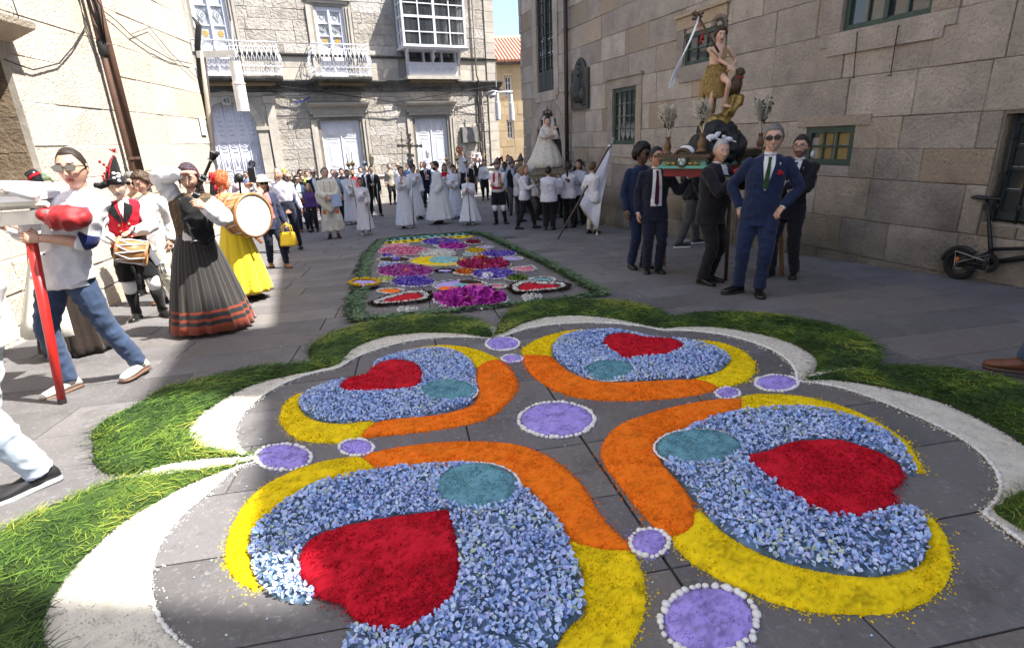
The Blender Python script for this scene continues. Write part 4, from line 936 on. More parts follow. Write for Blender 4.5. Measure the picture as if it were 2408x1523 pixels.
grassA=[(2015,255),(2000,222),(1960,192),(1900,176),(1760,171),(1650,175),(1500,200),(1380,235),(1290,270),(1262,308),(1265,345),(1290,366),(1200,370),(1050,380),(950,405),(750,450),(640,480),(560,545),(440,590),(372,645),(385,700),(380,770),(440,820),(520,818),(590,808),(700,780),(880,755),(1045,748)]
grass(np.vstack([line(p1,grassA),line(p1,creamA[::-1][1:])]),'long grass garland round the upper left petal, bright green where sunlit')
grassC=[(1042,760),(900,790),(760,808),(600,825),(440,852),(250,940),(120,990),(-80,1090),(-500,1350),(-420,1900),(-50,1800)]
grass(np.vstack([line(p1,grassC,1),line(p1,[(300,1680),(200,1560),(168,1440),(195,1370),(240,1280),(300,1205),(370,1130),(500,1010),(640,930),(740,875),(850,825),(960,785)],2)]),'sunlit grass garland filling the lower left edge of the ground',dens=4200)
grassB=[(-70,240),(-40,175),(0,140),(60,120),(180,107),(340,107),(480,115),(580,140),(625,165),(655,178),(700,168),(780,160),(900,157),(1050,165),(1200,190),(1350,220),(1450,265),(1510,310),(1512,355),(1480,378),(1400,390),(1300,402),(1175,430)]
grass(np.vstack([line(p2,grassB),line(p2,creamB[::-1][1:])]),'dark shaded grass garland with two lobes above the top petal')
grassD=[(1180,430),(1300,405),(1420,385),(1600,378),(1800,388),(1950,418),(2093,460),(2400,560),(2500,900)]
grass(np.vstack([line(p2,grassD),line(p2,[(2300,880),(2120,715),(2020,645),(1900,585),(1750,516),(1600,476),(1420,441),(1300,427)])]),'dark shaded grass garland running to the right edge')
grass(poly(p2,[(1955,975),(2010,930),(2100,885),(2300,860),(2350,1100),(2200,1120),(2093,1055),(2010,1010)]),'small dark grass clump inside the band at the right edge',lvl=.018)
for L_,f,lb,s in ((A_out,p1,'line of white pebbles edging the upper left lobe',.011),(C_out,p1,'line of white pebbles edging the lower left lobe, half in sun',.0095),(B_out,p2,'line of white pebbles edging the top lobe',.012),(D_out,p2,'line of white pebbles edging the right lobe',.0115)):
    pl_=line(f,L_,2);pebble_ring(pl_,s,None,.004,lb,closed=False,gap=1.7);
blueA=[(1520,372),(1570,345),(1640,325),(1720,312),(1800,306),(1870,320),(1915,345),(1945,385),(1945,440),(1955,480),(1930,530),(1850,560),(1750,582),(1600,600),(1450,614),(1330,608),(1270,588),(1230,552),(1218,520),(1250,488),(1320,458),(1400,434),(1470,435),(1540,420)]
blueB=[(158,300),(200,255),(280,238),(380,230),(460,235),(560,262),(700,272),(800,290),(870,320),(897,345),(870,380),(820,408),(740,427),(640,432),(510,440),(400,443),(300,428),(245,402),(200,372),(168,335)]
blueC=[(1240,890),(1300,860),(1420,830),(1560,803),(1700,788),(1830,783),(1990,783),(2110,858),(2175,895),(2215,950),(2285,1010),(2320,1075),(2335,1130),(2360,1185),(2385,1290),(2392,1390),(2320,1440),(2280,1500),(2200,1620),(1420,1620),(1402,1480),(1440,1440),(1500,1440),(1500,1250),(1290,1250),(1292,1340),(1230,1352),(1140,1330),(1070,1285),(1035,1210),(1015,1120),(1030,1060),(1080,1005),(1150,950)]
blueD=[(700,640),(800,598),(910,568),(1040,552),(1180,547),(1290,562),(1400,590),(1500,635),(1580,690),(1630,760),(1660,822),(1636,830),(1560,800),(1450,780),(1400,880),(1480,960),(1600,958),(1665,975),(1695,1020),(1703,1120),(1685,1180),(1640,1212),(1510,1238),(1380,1233),(1200,1203),(1060,1163),(940,1103),(850,1043),(780,973),(740,905),(690,855),(640,802),(600,760)]
hA=[(1388,470),(1400,445),(1440,428),(1500,418),(1510,405),(1530,382),(1580,362),(1640,357),(1700,370),(1725,398),(1730,432),(1722,466),(1650,484),(1520,492),(1410,490)]
hB=[(370,280),(385,260),(430,249),(490,250),(540,266),(600,268),(660,272),(700,289),(700,312),(660,332),(590,346),(520,346),(468,362),(455,352),(418,330),(385,305)]
hC=[(1838,972),(1845,1020),(1862,1065),(1880,1150),(1886,1240),(1862,1320),(1812,1390),(1740,1432),(1630,1470),(1560,1477),(1480,1442),(1420,1390),(1408,1350),(1385,1352),(1310,1332),(1240,1270),(1220,1200),(1240,1120),(1310,1072),(1420,1042),(1560,1012),(1700,992),(1800,978)]
hD=[(942,755),(990,748),(1050,732),(1120,700),(1230,688),(1340,690),(1430,718),(1520,750),(1580,790),(1600,840),(1572,876),(1536,884),(1562,920),(1572,962),(1520,982),(1430,1008),(1350,1003),(1260,988),(1180,942),(1100,892),(1070,850),(1010,822),(975,785)]
yA1=[(1595,332),(1690,302),(1790,290),(1880,292),(1960,310),(2020,335),(2048,352),(1995,360),(1950,385),(1920,350),(1880,325),(1820,312),(1740,313),(1650,330)]
yA2=[(1262,478),(1200,495),(1160,530),(1138,580),(1150,620),(1190,660),(1240,681),(1320,689),(1400,686),(1466,673),(1500,635),(1552,596),(1480,600),(1430,612),(1330,610),(1262,590),(1225,550),(1220,520)]
oA=[(1466,673),(1600,655),(1750,640),(1880,620),(1990,590),(2060,540),(2110,480),(2122,445),(2100,400),(2065,365),(2045,350),(1995,352),(1960,370),(1942,405),(1945,450),(1956,500),(1935,540),(1860,562),(1750,582),(1552,596),(1500,630)]
yB1=[(352,228),(270,225),(190,238),(110,262),(50,295),(32,328),(90,330),(165,336),(158,300),(190,262),(250,240)]
yB2=[(735,268),(830,274),(920,298),(980,338),(1000,380),(982,420),(920,450),(850,464),(800,440),(735,426),(820,410),(880,380),(900,345),(870,318),(800,291)]
oB=[(42,329),(50,370),(90,422),(160,462),(240,496),(340,511),(450,518),(600,513),(720,499),(800,482),(852,464),(800,440),(738,428),(640,433),(510,441),(400,443),(300,429),(240,402),(200,372),(165,336),(100,330)]
yC1=[(1480,742),(1350,755),(1230,790),(1120,840),(1030,900),(970,980),(930,1060),(918,1150),(930,1210),(980,1262),(1045,1292),(1062,1282),(1040,1230),(1018,1150),(1020,1070),(1070,1008),(1150,950),(1240,890),(1300,860),(1420,830),(1562,803),(1510,770)]
oC=[(1475,742),(1600,710),(1750,690),(1900,680),(2093,690),(2180,715),(2255,750),(2320,795),(2383,860),(2423,930),(2463,1000),(2523,1060),(2580,1110),(2580,1126),(2520,1129),(2440,1122),(2350,1098),(2323,1078),(2285,1010),(2215,950),(2180,895),(2115,856),(2040,790),(1940,778),(1850,776),(1700,788),(1562,805),(1510,775)]
yC2=[(230,1080),(290,1105),(350,1122),(430,1128),(490,1130),(520,1170),(545,1250),(550,1330),(540,1400),(510,1470),(460,1560),(380,1680),(0,1680),(90,1640),(180,1530),(222,1442),(300,1400),(305,1360),(278,1280),(295,1220),(265,1180),(240,1130)]
oD=[(935,506),(800,515),(660,540),(540,575),(440,610),(385,660),(355,730),(380,790),(440,860),(490,930),(550,1000),(600,1050),(642,1076),(690,1060),(740,1030),(746,960),(735,925),(695,865),(650,815),(610,775),(592,700),(612,660),(700,640),(810,600),(905,568),(935,550),(940,525)]
yD1=[(938,505),(945,494),(1050,489),(1180,497),(1310,524),(1430,570),(1540,630),(1612,680),(1652,740),(1683,802),(1658,810),(1630,760),(1580,690),(1500,638),(1400,593),(1290,564),(1180,549),(1040,552),(945,564),(905,570),(938,550)]
yD2=[(640,1078),(700,1150),(800,1222),(930,1282),(1060,1341),(1200,1376),(1340,1389),(1500,1389),(1620,1371),(1725,1320),(1792,1240),(1802,1160),(1772,1060),(1722,1000),(1678,975),(1695,1020),(1703,1120),(1655,1200),(1510,1241),(1380,1236),(1200,1206),(1060,1166),(940,1106),(850,1046),(782,973),(745,960),(740,1030),(690,1062)]
def hydrangea(P,label,holes=(),size=.019):
    _seed[0] += 1;sd=_seed[0];c=P.mean(0);dc=math.sqrt(c[0]**2+c[1]**2+2);V,F_,d=mound(P,max(.02,.006*dc),.014,0,.004,.03,sd)
    me=npmesh('petal_field',V,F_,M_hydb,True);set_tint(me,np.clip(.5+vnoise(V[:,0],V[:,1],.03,sd),0,1));o=link('petal_field',me);props(o,label,'flower carpet','blue hydrangea fields of the big carpet')
    X,Y,r=sample(P,7600*(.019/size)**2,sd,holes);dd,_,_=bdist(P,X,Y)
    V,F_,t=petals(X,Y,gzn(X,Y)+.008+.016*np.clip(dd/.03,0,1)**.6+r.random(len(X))*.014,size*(1+.3*vnoise(X,Y,.2,sd)),r,.65)
    t=np.clip(np.repeat(r.beta(2.2,2.0,len(X))+vnoise(X,Y,.16,sd+9)*.3,7),0,1);me=npmesh('petals',V,F_,M_hyd,False);set_tint(me,t);g=link('petals',me,o);props(g,kind='stuff')
I=lambda x,y:(x,y)
hydrangea(poly(p1,blueA),'blue hydrangea petals filling the upper left petal shape',(poly(p1,hA),ellp(I,1054,926,62,25)))
hydrangea(poly(p2,blueB),'blue hydrangea petals filling the top petal shape',(poly(p2,hB),ellp(I,1434,877,56,22)))
hydrangea(poly(p1,blueC),'blue hydrangea petals filling the nearest, lower left petal shape',(poly(p1,hC),ellp(I,1122,1153,92,52)))
hydrangea(poly(p2,blueD),'blue hydrangea petals filling the right hand petal shape',(poly(p2,hD),ellp(I,1643,1060,94,39)))
gr='bands and hearts of the big carpet'
for f,P,m,lb in ((p1,yA1,M_yelS,'thin yellow crescent at the top of the upper left petal'),(p1,yA2,M_yelS,'yellow crescent at the left of the upper left petal'),(p1,oA,M_oraS,'orange band hugging the right of the upper left petal'),
        (p2,yB1,M_yelS,'yellow crescent at the left of the top petal'),(p2,yB2,M_yelS,'yellow crescent at the right of the top petal'),(p2,oB,M_oraS,'orange band under the top petal'),
        (p1,yC1,M_yelS,'yellow crescent left of the nearest petal, partly sunlit'),(p1,oC,M_oraS,'orange band arching over the nearest petal'),(p2,yC2,M_yelS,'broad yellow band at the bottom edge right of the nearest petal'),
        (p2,oD,M_oraS,'orange band bending round the left of the right hand petal'),(p2,yD1,M_yelS,'yellow crescent above the right hand petal'),(p2,yD2,M_yelS,'broad yellow crescent under the right hand petal')):
    patch('sawdust_band',poly(f,P),m,lb,gr,h=.014,dens=16000)
for f,P,lb in ((p1,hA,'red heart inside the upper left petal'),(p2,hB,'red heart inside the top petal'),(p1,hC,'largest red heart, lying in the nearest petal'),(p2,hD,'red heart inside the right hand petal')):
    patch('sawdust_heart',poly(f,P),M_redS,lb,gr,lvl=.016,h=.018,dens=16000)
def disc(f,cx,cy,rx,ry,m,lb,ps,objs,grp,rr=1.0,lvl=0,h=.012,peb=True):
    P=ellp(f,cx,cy,rx,ry);o=patch('sawdust_disc',P,m,lb,grp,lvl=lvl,h=h,dens=12000)
    if peb:c=P.mean(0);Q=c+(P-c)*1.06;pebble_ring(Q,ps,o,lvl,objs=objs)
    return o
I=lambda x,y:(x,y)
for cx,cy,rx,ry,lb in ((1054,926,66,27,'teal disc in the upper left petal'),(1434,877,59,24,'teal disc in the top petal'),(1122,1153,97,55,'teal disc in the nearest petal'),(1643,1060,99,42,'teal disc in the right hand petal')):
    disc(I,cx,cy,rx,ry,M_teaS,lb,.0085,False,'teal discs of the big carpet',lvl=.018)
for cx,cy,rx,ry,lb,ps in ((1309,988,84,39,'lilac disc at the centre of the big carpet',.016),(1182,809,37,15,'lilac disc at the top junction, the farther of two',.014),(1204,844,23,8,'small lilac disc just under the top junction',.013),(1826,902,48,18,'lilac disc at the right junction, farther from the centre',.014),(1711,925,27,12,'small lilac disc at the right junction, nearer the centre',.012),(667,1076,62,29,'lilac disc at the left junction, farther from the centre',.015),(839,1053,38,18,'small lilac disc at the left junction, nearer the centre',.013),(1527,1277,42,31,'small lilac disc at the bottom junction',.013),(1667,1460,106,77,'largest lilac disc, at the bottom edge of the picture',.0145)):
    disc(I,cx,cy,rx,ry,M_purS,lb,ps,True,'lilac discs ringed with white pebbles',h=.01)
# ------------------------------------------------------------ the far carpet of little discs
GF='discs and flowers of the far carpet'
def tintm(nm,a,b,c):return tinted(nm,[a,b,c],rough=.7)
FM=dict(pink=M_saw('pink_saw',(.62,.2,.25)),teal=M_saw('light_teal',(.2,.42,.44)),purple=tintm('purple_petal',(.06,.02,.3),(.16,.1,.5),(.32,.26,.66)),dred=tintm('dark_red_petal',(.12,.0,.02),(.25,.01,.04),(.36,.03,.08)),
    white=tintm('white_petal',(.5,.5,.48),(.7,.7,.68),(.8,.8,.78)),magenta=tintm('magenta_petal',(.22,0,.16),(.42,.02,.34),(.58,.1,.5)),lilac=M_saw('lilac_saw',(.42,.34,.68)),pinkp=tintm('pink_petal',(.5,.08,.2),(.66,.2,.36),(.75,.4,.5)),
    yellow=M_yelS,yellowp=tintm('yellow_petal',(.45,.28,.0),(.62,.42,.01),(.7,.55,.1)),brown=M_saw('coffee_grounds',(.035,.018,.012)),orange=tintm('orange_petal',(.4,.05,.0),(.62,.13,.01),(.7,.3,.02)),orangs=M_oraS,blue=tintm('pale_blue_petal',(.2,.28,.6),(.4,.5,.75),(.65,.7,.8)),
    crimson=tintm('crimson_petal',(.15,0,.03),(.36,.01,.08),(.5,.05,.2)),mauve=tintm('mauve_petal',(.22,.02,.16),(.42,.06,.32),(.5,.2,.5)),green=M_grs,lime=tintm('lime_petal',(.3,.35,.05),(.5,.55,.15),(.6,.62,.3)),red=M_redS,cream=tintm('cream_petal',(.5,.48,.4),(.62,.6,.5),(.7,.68,.6)))
def flower(cx,cy,rx,ry,kind,lb,petal=None,pol=None,rim='white',ctr=None,psz=.04,lvl=0,rimw=.016):
    P=poly(p4,pol,2) if pol else ellp(p4,cx,cy,rx,ry,32);m=FM[kind];_seed[0] += 1;sd=_seed[0];r=np.random.default_rng(sd)
    V,F_,d=mound(P,.04,.012,lvl,.004,.05,sd);me=npmesh('petal_bed',V,F_,m,True);set_tint(me,np.clip(r.random(len(V))*.8+.1,0,1));o=link('petal_bed',me);props(o,lb,'flower carpet',GF)
    if petal:
        X,Y,r=sample(P,1500*(.04/psz)**2,sd);V,F_,t=petals(X,Y,gzn(X,Y)+lvl+.012+r.random(len(X))*.03,psz,r,.9,.5);me=npmesh('petals',V,F_,m,False);set_tint(me,t);props(link('petals',me,o),kind='stuff')
    if rim:
        n=int(len(P)*9);k=r.integers(0,len(P),n);q=P[k]+(P[(k+1) % len(P)]-P[k])*r.random((n,1));c=P.mean(0);dirn=(q-c)/np.linalg.norm(q-c,axis=1)[:,None];q=q+dirn*.012+r.normal(0,rimw*.6,q.shape)
        V,F_,t=petals(q[:,0],q[:,1],gzn(q[:,0],q[:,1])+lvl+.01,.026,r,.6,.4);me=npmesh('rim_petals',V,F_,FM[rim],False);set_tint(me,t);props(link('rim_petals',me,o),kind='stuff')
    if ctr:
        k2,fx,fy,fr=ctr;Q=ellp(p4,cx+fx*rx,cy+fy*ry,rx*fr,ry*fr,20);V,F_,d=mound(Q,.04,.03,lvl+.02,.006,.04,sd+1);me=npmesh('centre',V,F_,FM[k2],True);set_tint(me,r.random(len(V)));link('centre',me,o)
    return o
flower(480,277,120,16,'pink','pink blob in the far left corner of the far carpet',pol=[(365,285),(440,270),(540,262),(600,262),(590,276),(500,290),(400,292)])
flower(565,291,45,7,'cream','tiny pale green disc beside the far pink blob');flower(435,307,62,10,'teal','small pale teal disc under the far pink blob')
flower(870,254,160,23,'purple','purple flower just under the written band',True,ctr=('yellowp',0,0,.2));flower(1140,257,66,13,'dred','small dark red disc at the far right',True)
flower(860,285,45,6,'cream','tiny pale disc left of the small magenta flower');flower(968,294,120,22,'magenta','smaller magenta flower in the second row',True,psz=.05);flower(1232,296,64,9,'lilac','flat lilac disc at the far right of the carpet')
flower(560,331,212,31,'pinkp','large pink flower with small teal inset',True,ctr=('teal',-.42,.35,.2));flower(827,349,155,26,'white','large white petal flower in the middle left',True);flower(1162,329,82,16,'yellowp','small mustard yellow disc',True);flower(1113,359,50,10,'teal','tiny teal disc under the mustard one')
flower(1350,357,138,23,'purple','purple flower with yellow centre near the right border',True,ctr=('yellowp',0,-.1,.18));flower(420,373,50,9,'purple','tiny purple disc at the left',True);flower(482,399,138,23,'brown','dark brown eye shaped disc with purple pupil',ctr=('purple',.08,0,.25))
flower(845,410,238,40,'yellow','large yellow disc with off-centre teal disc',ctr=('teal',.23,0,.56));flower(1195,392,60,13,'orange','small orange flower right of the yellow disc',True);flower(1465,392,80,14,'lilac','flat lilac disc by the right border')
flower(420,432,58,8,'lilac','small lilac disc above the pale blue one');flower(455,455,98,20,'blue','pale blue speckled flower on the left',True,psz=.03)
flower(1226,444,222,43,'crimson','large crimson flower with yellow centre',True,psz=.06,ctr=('yellowp',0,0,.17));flower(568,503,230,46,'mauve','large mauve flower with orange centre',True,psz=.055,ctr=('orangs',.05,0,.19));flower(902,494,70,14,'lilac','lilac disc with dark rim',rim='brown')
flower(1068,512,80,19,'orange','orange red flower beside the drain cover',True);flower(1550,476,105,24,'pink','pink heart near the right border',pol=[(1440,480),(1500,465),(1560,462),(1610,452),(1640,460),(1660,490),(1560,500),(1520,492),(1450,488)])
flower(1312,527,174,36,'purple','purple flower with white inset low on the right',True,ctr=('white',-.3,.3,.38));flower(1508,565,93,19,'green','small dark green leaf disc',True,psz=.05);flower(1715,571,97,20,'teal','teal disc near the right heart')
flower(415,573,68,15,'lime','small lime green flower on the left',True);flower(635,592,178,36,'purple','plain purple flower low on the left',True);flower(448,664,102,21,'orangs','flat orange disc above the left heart');flower(1340,625,73,16,'pink','small pink disc right of the parted disc')
q=flower(235,624,118,26,'lilac','lilac disc with mustard dots lying over the left garland',rim=None,lvl=.05);P=ellp(p4,235,624,122,28,24);pebble_ring(P,.035,q,.06,m=FM['yellowp'])
q=flower(1028,619,218,44,'lilac','disc parted into lilac, brown, pink, orange and teal fields')
for nm,pol in (('brown',[(1000,582),(1080,576),(1160,578),(1222,592),(1200,604),(1100,608),(1040,604)]),('pink',[(1110,608),(1210,604),(1236,604),(1220,628),(1150,645),(1080,656),(1040,655),(1060,632)]),('orangs',[(830,640),(900,632),(1000,634),(1050,640),(1030,662),(940,664),(860,656)]),('teal',[(990,606),(1050,604),(1108,610),(1070,628),(1040,638),(980,632),(960,620)])):
    P=poly(p4,pol,2);V,F_,d=mound(P,.03,.01,.016,.003,.04,7);me=npmesh('sector',V,F_,FM[nm],True);set_tint(me,rng.random(len(V)));link('sector',me,q)
HL=[(340,762),(420,735),(500,712),(560,694),(620,684),(680,684),(712,700),(716,722),(690,745),(600,755),(480,765),(390,775)]
HR=[(1512,640),(1530,612),(1580,598),(1640,598),(1700,610),(1770,610),(1840,614),(1870,630),(1850,645),(1780,655),(1690,662),(1600,672),(1540,672),(1515,658)]
for H_,lb in ((HL,'red heart with white and dark rims, left'),(HR,'red heart with white and dark rims, right')):
    o=flower(0,0,1,1,'red',lb+' of the far carpet',pol=H_,rim=None,lvl=.01);P=poly(p4,H_,2);c=P.mean(0);r=np.random.default_rng(3)
    for k2,off,n in (('white',.045,800),('green',.10,700)):
        kk=r.integers(0,len(P),n);q=P[kk]+(P[(kk+1) % len(P)]-P[kk])*r.random((n,1));dr_=(q-c)/np.linalg.norm(q-c,axis=1)[:,None];q=q+dr_*(off+r.normal(0,.016,(n,1)))
        V,F_,t=petals(q[:,0],q[:,1],gzn(q[:,0],q[:,1])+.012+r.random(n)*.01,.034,r,.6,.4);me=npmesh('rim_petals',V,F_,FM['brown'] if k2 == 'green' else FM[k2],False);set_tint(me,t);props(link('rim_petals',me,o),kind='stuff')
flower(1120,735,300,80,'magenta','largest magenta flower at the near edge of the far carpet',True,psz=.085,ctr=('yellowp',-.03,-.12,.17),rimw=.03)
flower(1632,727,86,24,'white','small white disc at the near right',True,psz=.03,rim=None);flower(588,840,92,26,'white','small white disc at the near left',True,psz=.03,rim=None)
for nm,pol,lb in (('teal',[(415,222),(600,208),(900,186),(1110,170),(1125,186),(900,204),(600,226),(398,244)],'pale blue half of the lettered band at the far end'),('yellow',[(396,246),(600,228),(900,206),(1128,188),(1142,206),(900,226),(600,250),(374,266)],'yellow half of the lettered band at the far end')):
    flower(0,0,1,1,nm,lb,pol=pol,rim=None)
def glyph(x,y,s,k,R):
    L=[];
    shapes=[[(0,0),(.5,.9),(1,0)],[(0,.9),(.1,0),(.9,.1)],[(.9,.8),(.2,.9),(0,.4),(.3,0),(1,.1)],[(0,0),(.1,.9),(.8,.8),(.7,.4),(.2,.4),(1,0)],[(0,.9),(.9,.8),(.5,.85),(.4,0)],[(0,0),(.1,.8),(.7,.1),(.9,.9)],[(.5,.0),(0,.4),(.4,.9),(1,.6),(.5,0)]]
    return [(x+a*s,y-b*s*.28) for a,b in shapes[k % 7]]
mb=MB();R=random.Random(2)
for row,(xa,ya,xb,yb,n) in enumerate(((430,240,1120,184,12),(420,262,1130,204,11))):
    for k in range(n):
        t=k/n;P=glyph(xa+(xb-xa)*t,ya+(yb-ya)*t,36,k*3+row*2,R);pts=[]
        for x,y in P:q=gp(*p4(x,y));pts.append(Vector((q[0],q[1],gz(*q)+.024)))
        mb.tube(pts,.011,4)
o=mb.build('leaf_lettering',M_grsb);set_tint(o.data,[.2]*len(o.data.vertices));props(o,'dark leaf lettering laid on the blue and yellow band','lettering')
M_leafd=tinted('laurel_leaf',[(.02,.05,.02),(.045,.10,.04),(.08,.15,.06),(.14,.2,.09)],rough=.5,spec=.35)
def garland(pts,w0,w1,label,n):
    P=line(p4,pts,2);_seed[0] += 1;r=np.random.default_rng(_seed[0]);ds=np.linalg.norm(np.diff(P,axis=0),axis=1);cum=np.append(0,np.cumsum(ds));tot=cum[-1];n=int(tot*n)
    s=r.random(n)*tot;k=np.clip(np.searchsorted(cum,s)-1,0,len(P)-2);t=((s-cum[k])/ds[k])[:,None];q=P[k]*(1-t)+P[k+1]*t;d=(P[k+1]-P[k])/ds[k][:,None];nn=np.stack([-d[:,1],d[:,0]],1);wv=(w0+(w1-w0)*s/tot)
    q=q+nn*(np.clip(r.normal(0,.5,n),-1.1,1.1)*wv*.62)[:,None];ang=np.arctan2(d[:,1],d[:,0])
    V,F_,t=blades(q[:,0],q[:,1],gzn(q[:,0],q[:,1])+.006+r.random(n)*.035,.10,.018,r,ang,.3,.7);me=npmesh('leaf_garland',V,F_,M_leafd,False);set_tint(me,t);o=link('leaf_garland',me);props(o,label,'leaf garland','cut leaf garlands round the far carpet')
garland([(385,228),(330,275),(265,335),(230,420),(215,480),(195,560),(180,640),(160,740),(145,830),(140,915)],.12,.16,'leaf garland along the left side of the far carpet',420)
garland([(110,915),(350,898),(600,868),(900,845),(1100,820),(1400,790),(1700,757),(2000,722),(2240,692)],.07,.06,'leaf garland along the near side of the far carpet',300)
garland([(385,232),(600,204),(900,186),(1180,165)],.05,.05,'thin leaf garland at the far end of the far carpet',240)
garland([(1190,175),(1260,205),(1400,270),(1560,348),(1750,430),(1900,515),(2030,590),(2130,640),(2230,690)],.15,.1,'leaf garland along the right side of the far carpet',420)
garland([(1110,175),(1180,178),(1240,190)],.3,.3,'thick heap of leaves at the far right corner of the carpet',700)
for pts,lb,n in (([(785,530),(950,518),(990,570),(800,582)],'slotted iron drain cover in the middle of the far carpet',9),([(1500,520),(1680,512),(1750,552),(1590,560)],'iron grid cover beside the green disc',10),([(1335,210),(1470,198),(1490,208),(1350,222)],'iron cover just outside the far right corner of the carpet',6)):
    C4=[Vector((*gp(*p4(x,y)),0)) for x,y in pts];mb=MB();z=lambda q,h:Vector((q.x,q.y,gz(q.x,q.y)+h))
    o=MB().add([z(q,.004) for q in C4],[(3,2,1,0)]).build('drain_cover',M_iron);props(o,lb,'drain cover')
    for k in range(n+1):
        t=k/n;a=C4[0].lerp(C4[3],t);b=C4[1].lerp(C4[2],t);mb.tube([z(a,.012),z(b,.012)],.01,4)
    mb.tube([z(q,.012) for q in C4],.012,4,closed=True);props(mb.build('grate_bars',mat('worn_iron',(.14,.14,.14),rough=.5,metal=.4),o),kind='stuff')
# ============================================================ PEOPLE
TMP=D.scenes.new('work')
def remesh(mb,voxel,mats,sm=3,fac=.5):
    me=mb.mesh('tmp',mats);o=D.objects.new('tmp',me);TMP.collection.objects.link(o)
    r=o.modifiers.new('r','REMESH');r.mode='VOXEL';r.voxel_size=voxel;r.use_smooth_shade=True
    if sm:s=o.modifiers.new('s','SMOOTH');s.iterations=sm;s.factor=fac
    vl=TMP.view_layers[0];vl.update();m2=D.meshes.new_from_object(o.evaluated_get(vl.depsgraph));D.objects.remove(o);D.meshes.remove(me);
    m2.materials.clear()
    for m in (mats if isinstance(mats,(list,tuple)) else [mats]):m2.materials.append(m)
    m2.polygons.foreach_set('use_smooth',[True]*len(m2.polygons));return m2
def crumple(me,amp,fr=(11,11,8),seed=0,fr2=None):
    if not amp:return me
    n=len(me.vertices);co_=np.empty(n*3,np.float32);me.vertices.foreach_get('co',co_);no=np.empty(n*3,np.float32);me.vertices.foreach_get('normal',no);co_=co_.reshape(-1,3);no=no.reshape(-1,3)
    q=co_*np.array(fr)+seed*3.1;N_=np.array([1-2*abs(noise.noise(Vector(p))) for p in q]);co_ += no*((N_-.55)*amp)[:,None]
    me.vertices.foreach_set('co',co_.ravel());me.update();return me
def ik(S,W,a,b,pole):
    S,W,pole=Vector(S),Vector(W),Vector(pole);d=W-S;L=min(d.length,(a+b)*.995);d.normalize();W=S+d*L
    x=(a*a-b*b+L*L)/(2*L);h=math.sqrt(max(0,a*a-x*x));p=pole-d*pole.dot(d);p.normalize();return S+d*x+p*h,W
def seg_chain(mb,pts,rs,n=12):
    mb.tube(pts,rs,n)
    for p,r in zip(pts,rs):rx,ry=r if hasattr(r,'__len__') else (r,r);mb.ell(p,rx*.99,ry*.99,min(rx,ry)*.99,n,7)
def curve_pts(pts,rs,k=4):
    P,R_=[],[];pts=[Vector(p) for p in pts]
    for i in range(len(pts)-1):
        for j in range(k):
            t=j/k;p0=pts[max(i-1,0)];p1,p2=pts[i],pts[i+1];p3=pts[min(i+2,len(pts)-1)]
            P.append(.5*((2*p1)+(p2-p0)*t+(2*p0-5*p1+4*p2-p3)*t*t+(3*p1-p0-3*p2+p3)*t**3));R_.append(rs[i]*(1-t)+rs[i+1]*t)
    return P+[pts[-1]],R_+[rs[-1]]
def gs_(x,z,x0,z0,sx,sz):return math.exp(-((x-x0)/sx)**2-((z-z0)/sz)**2)
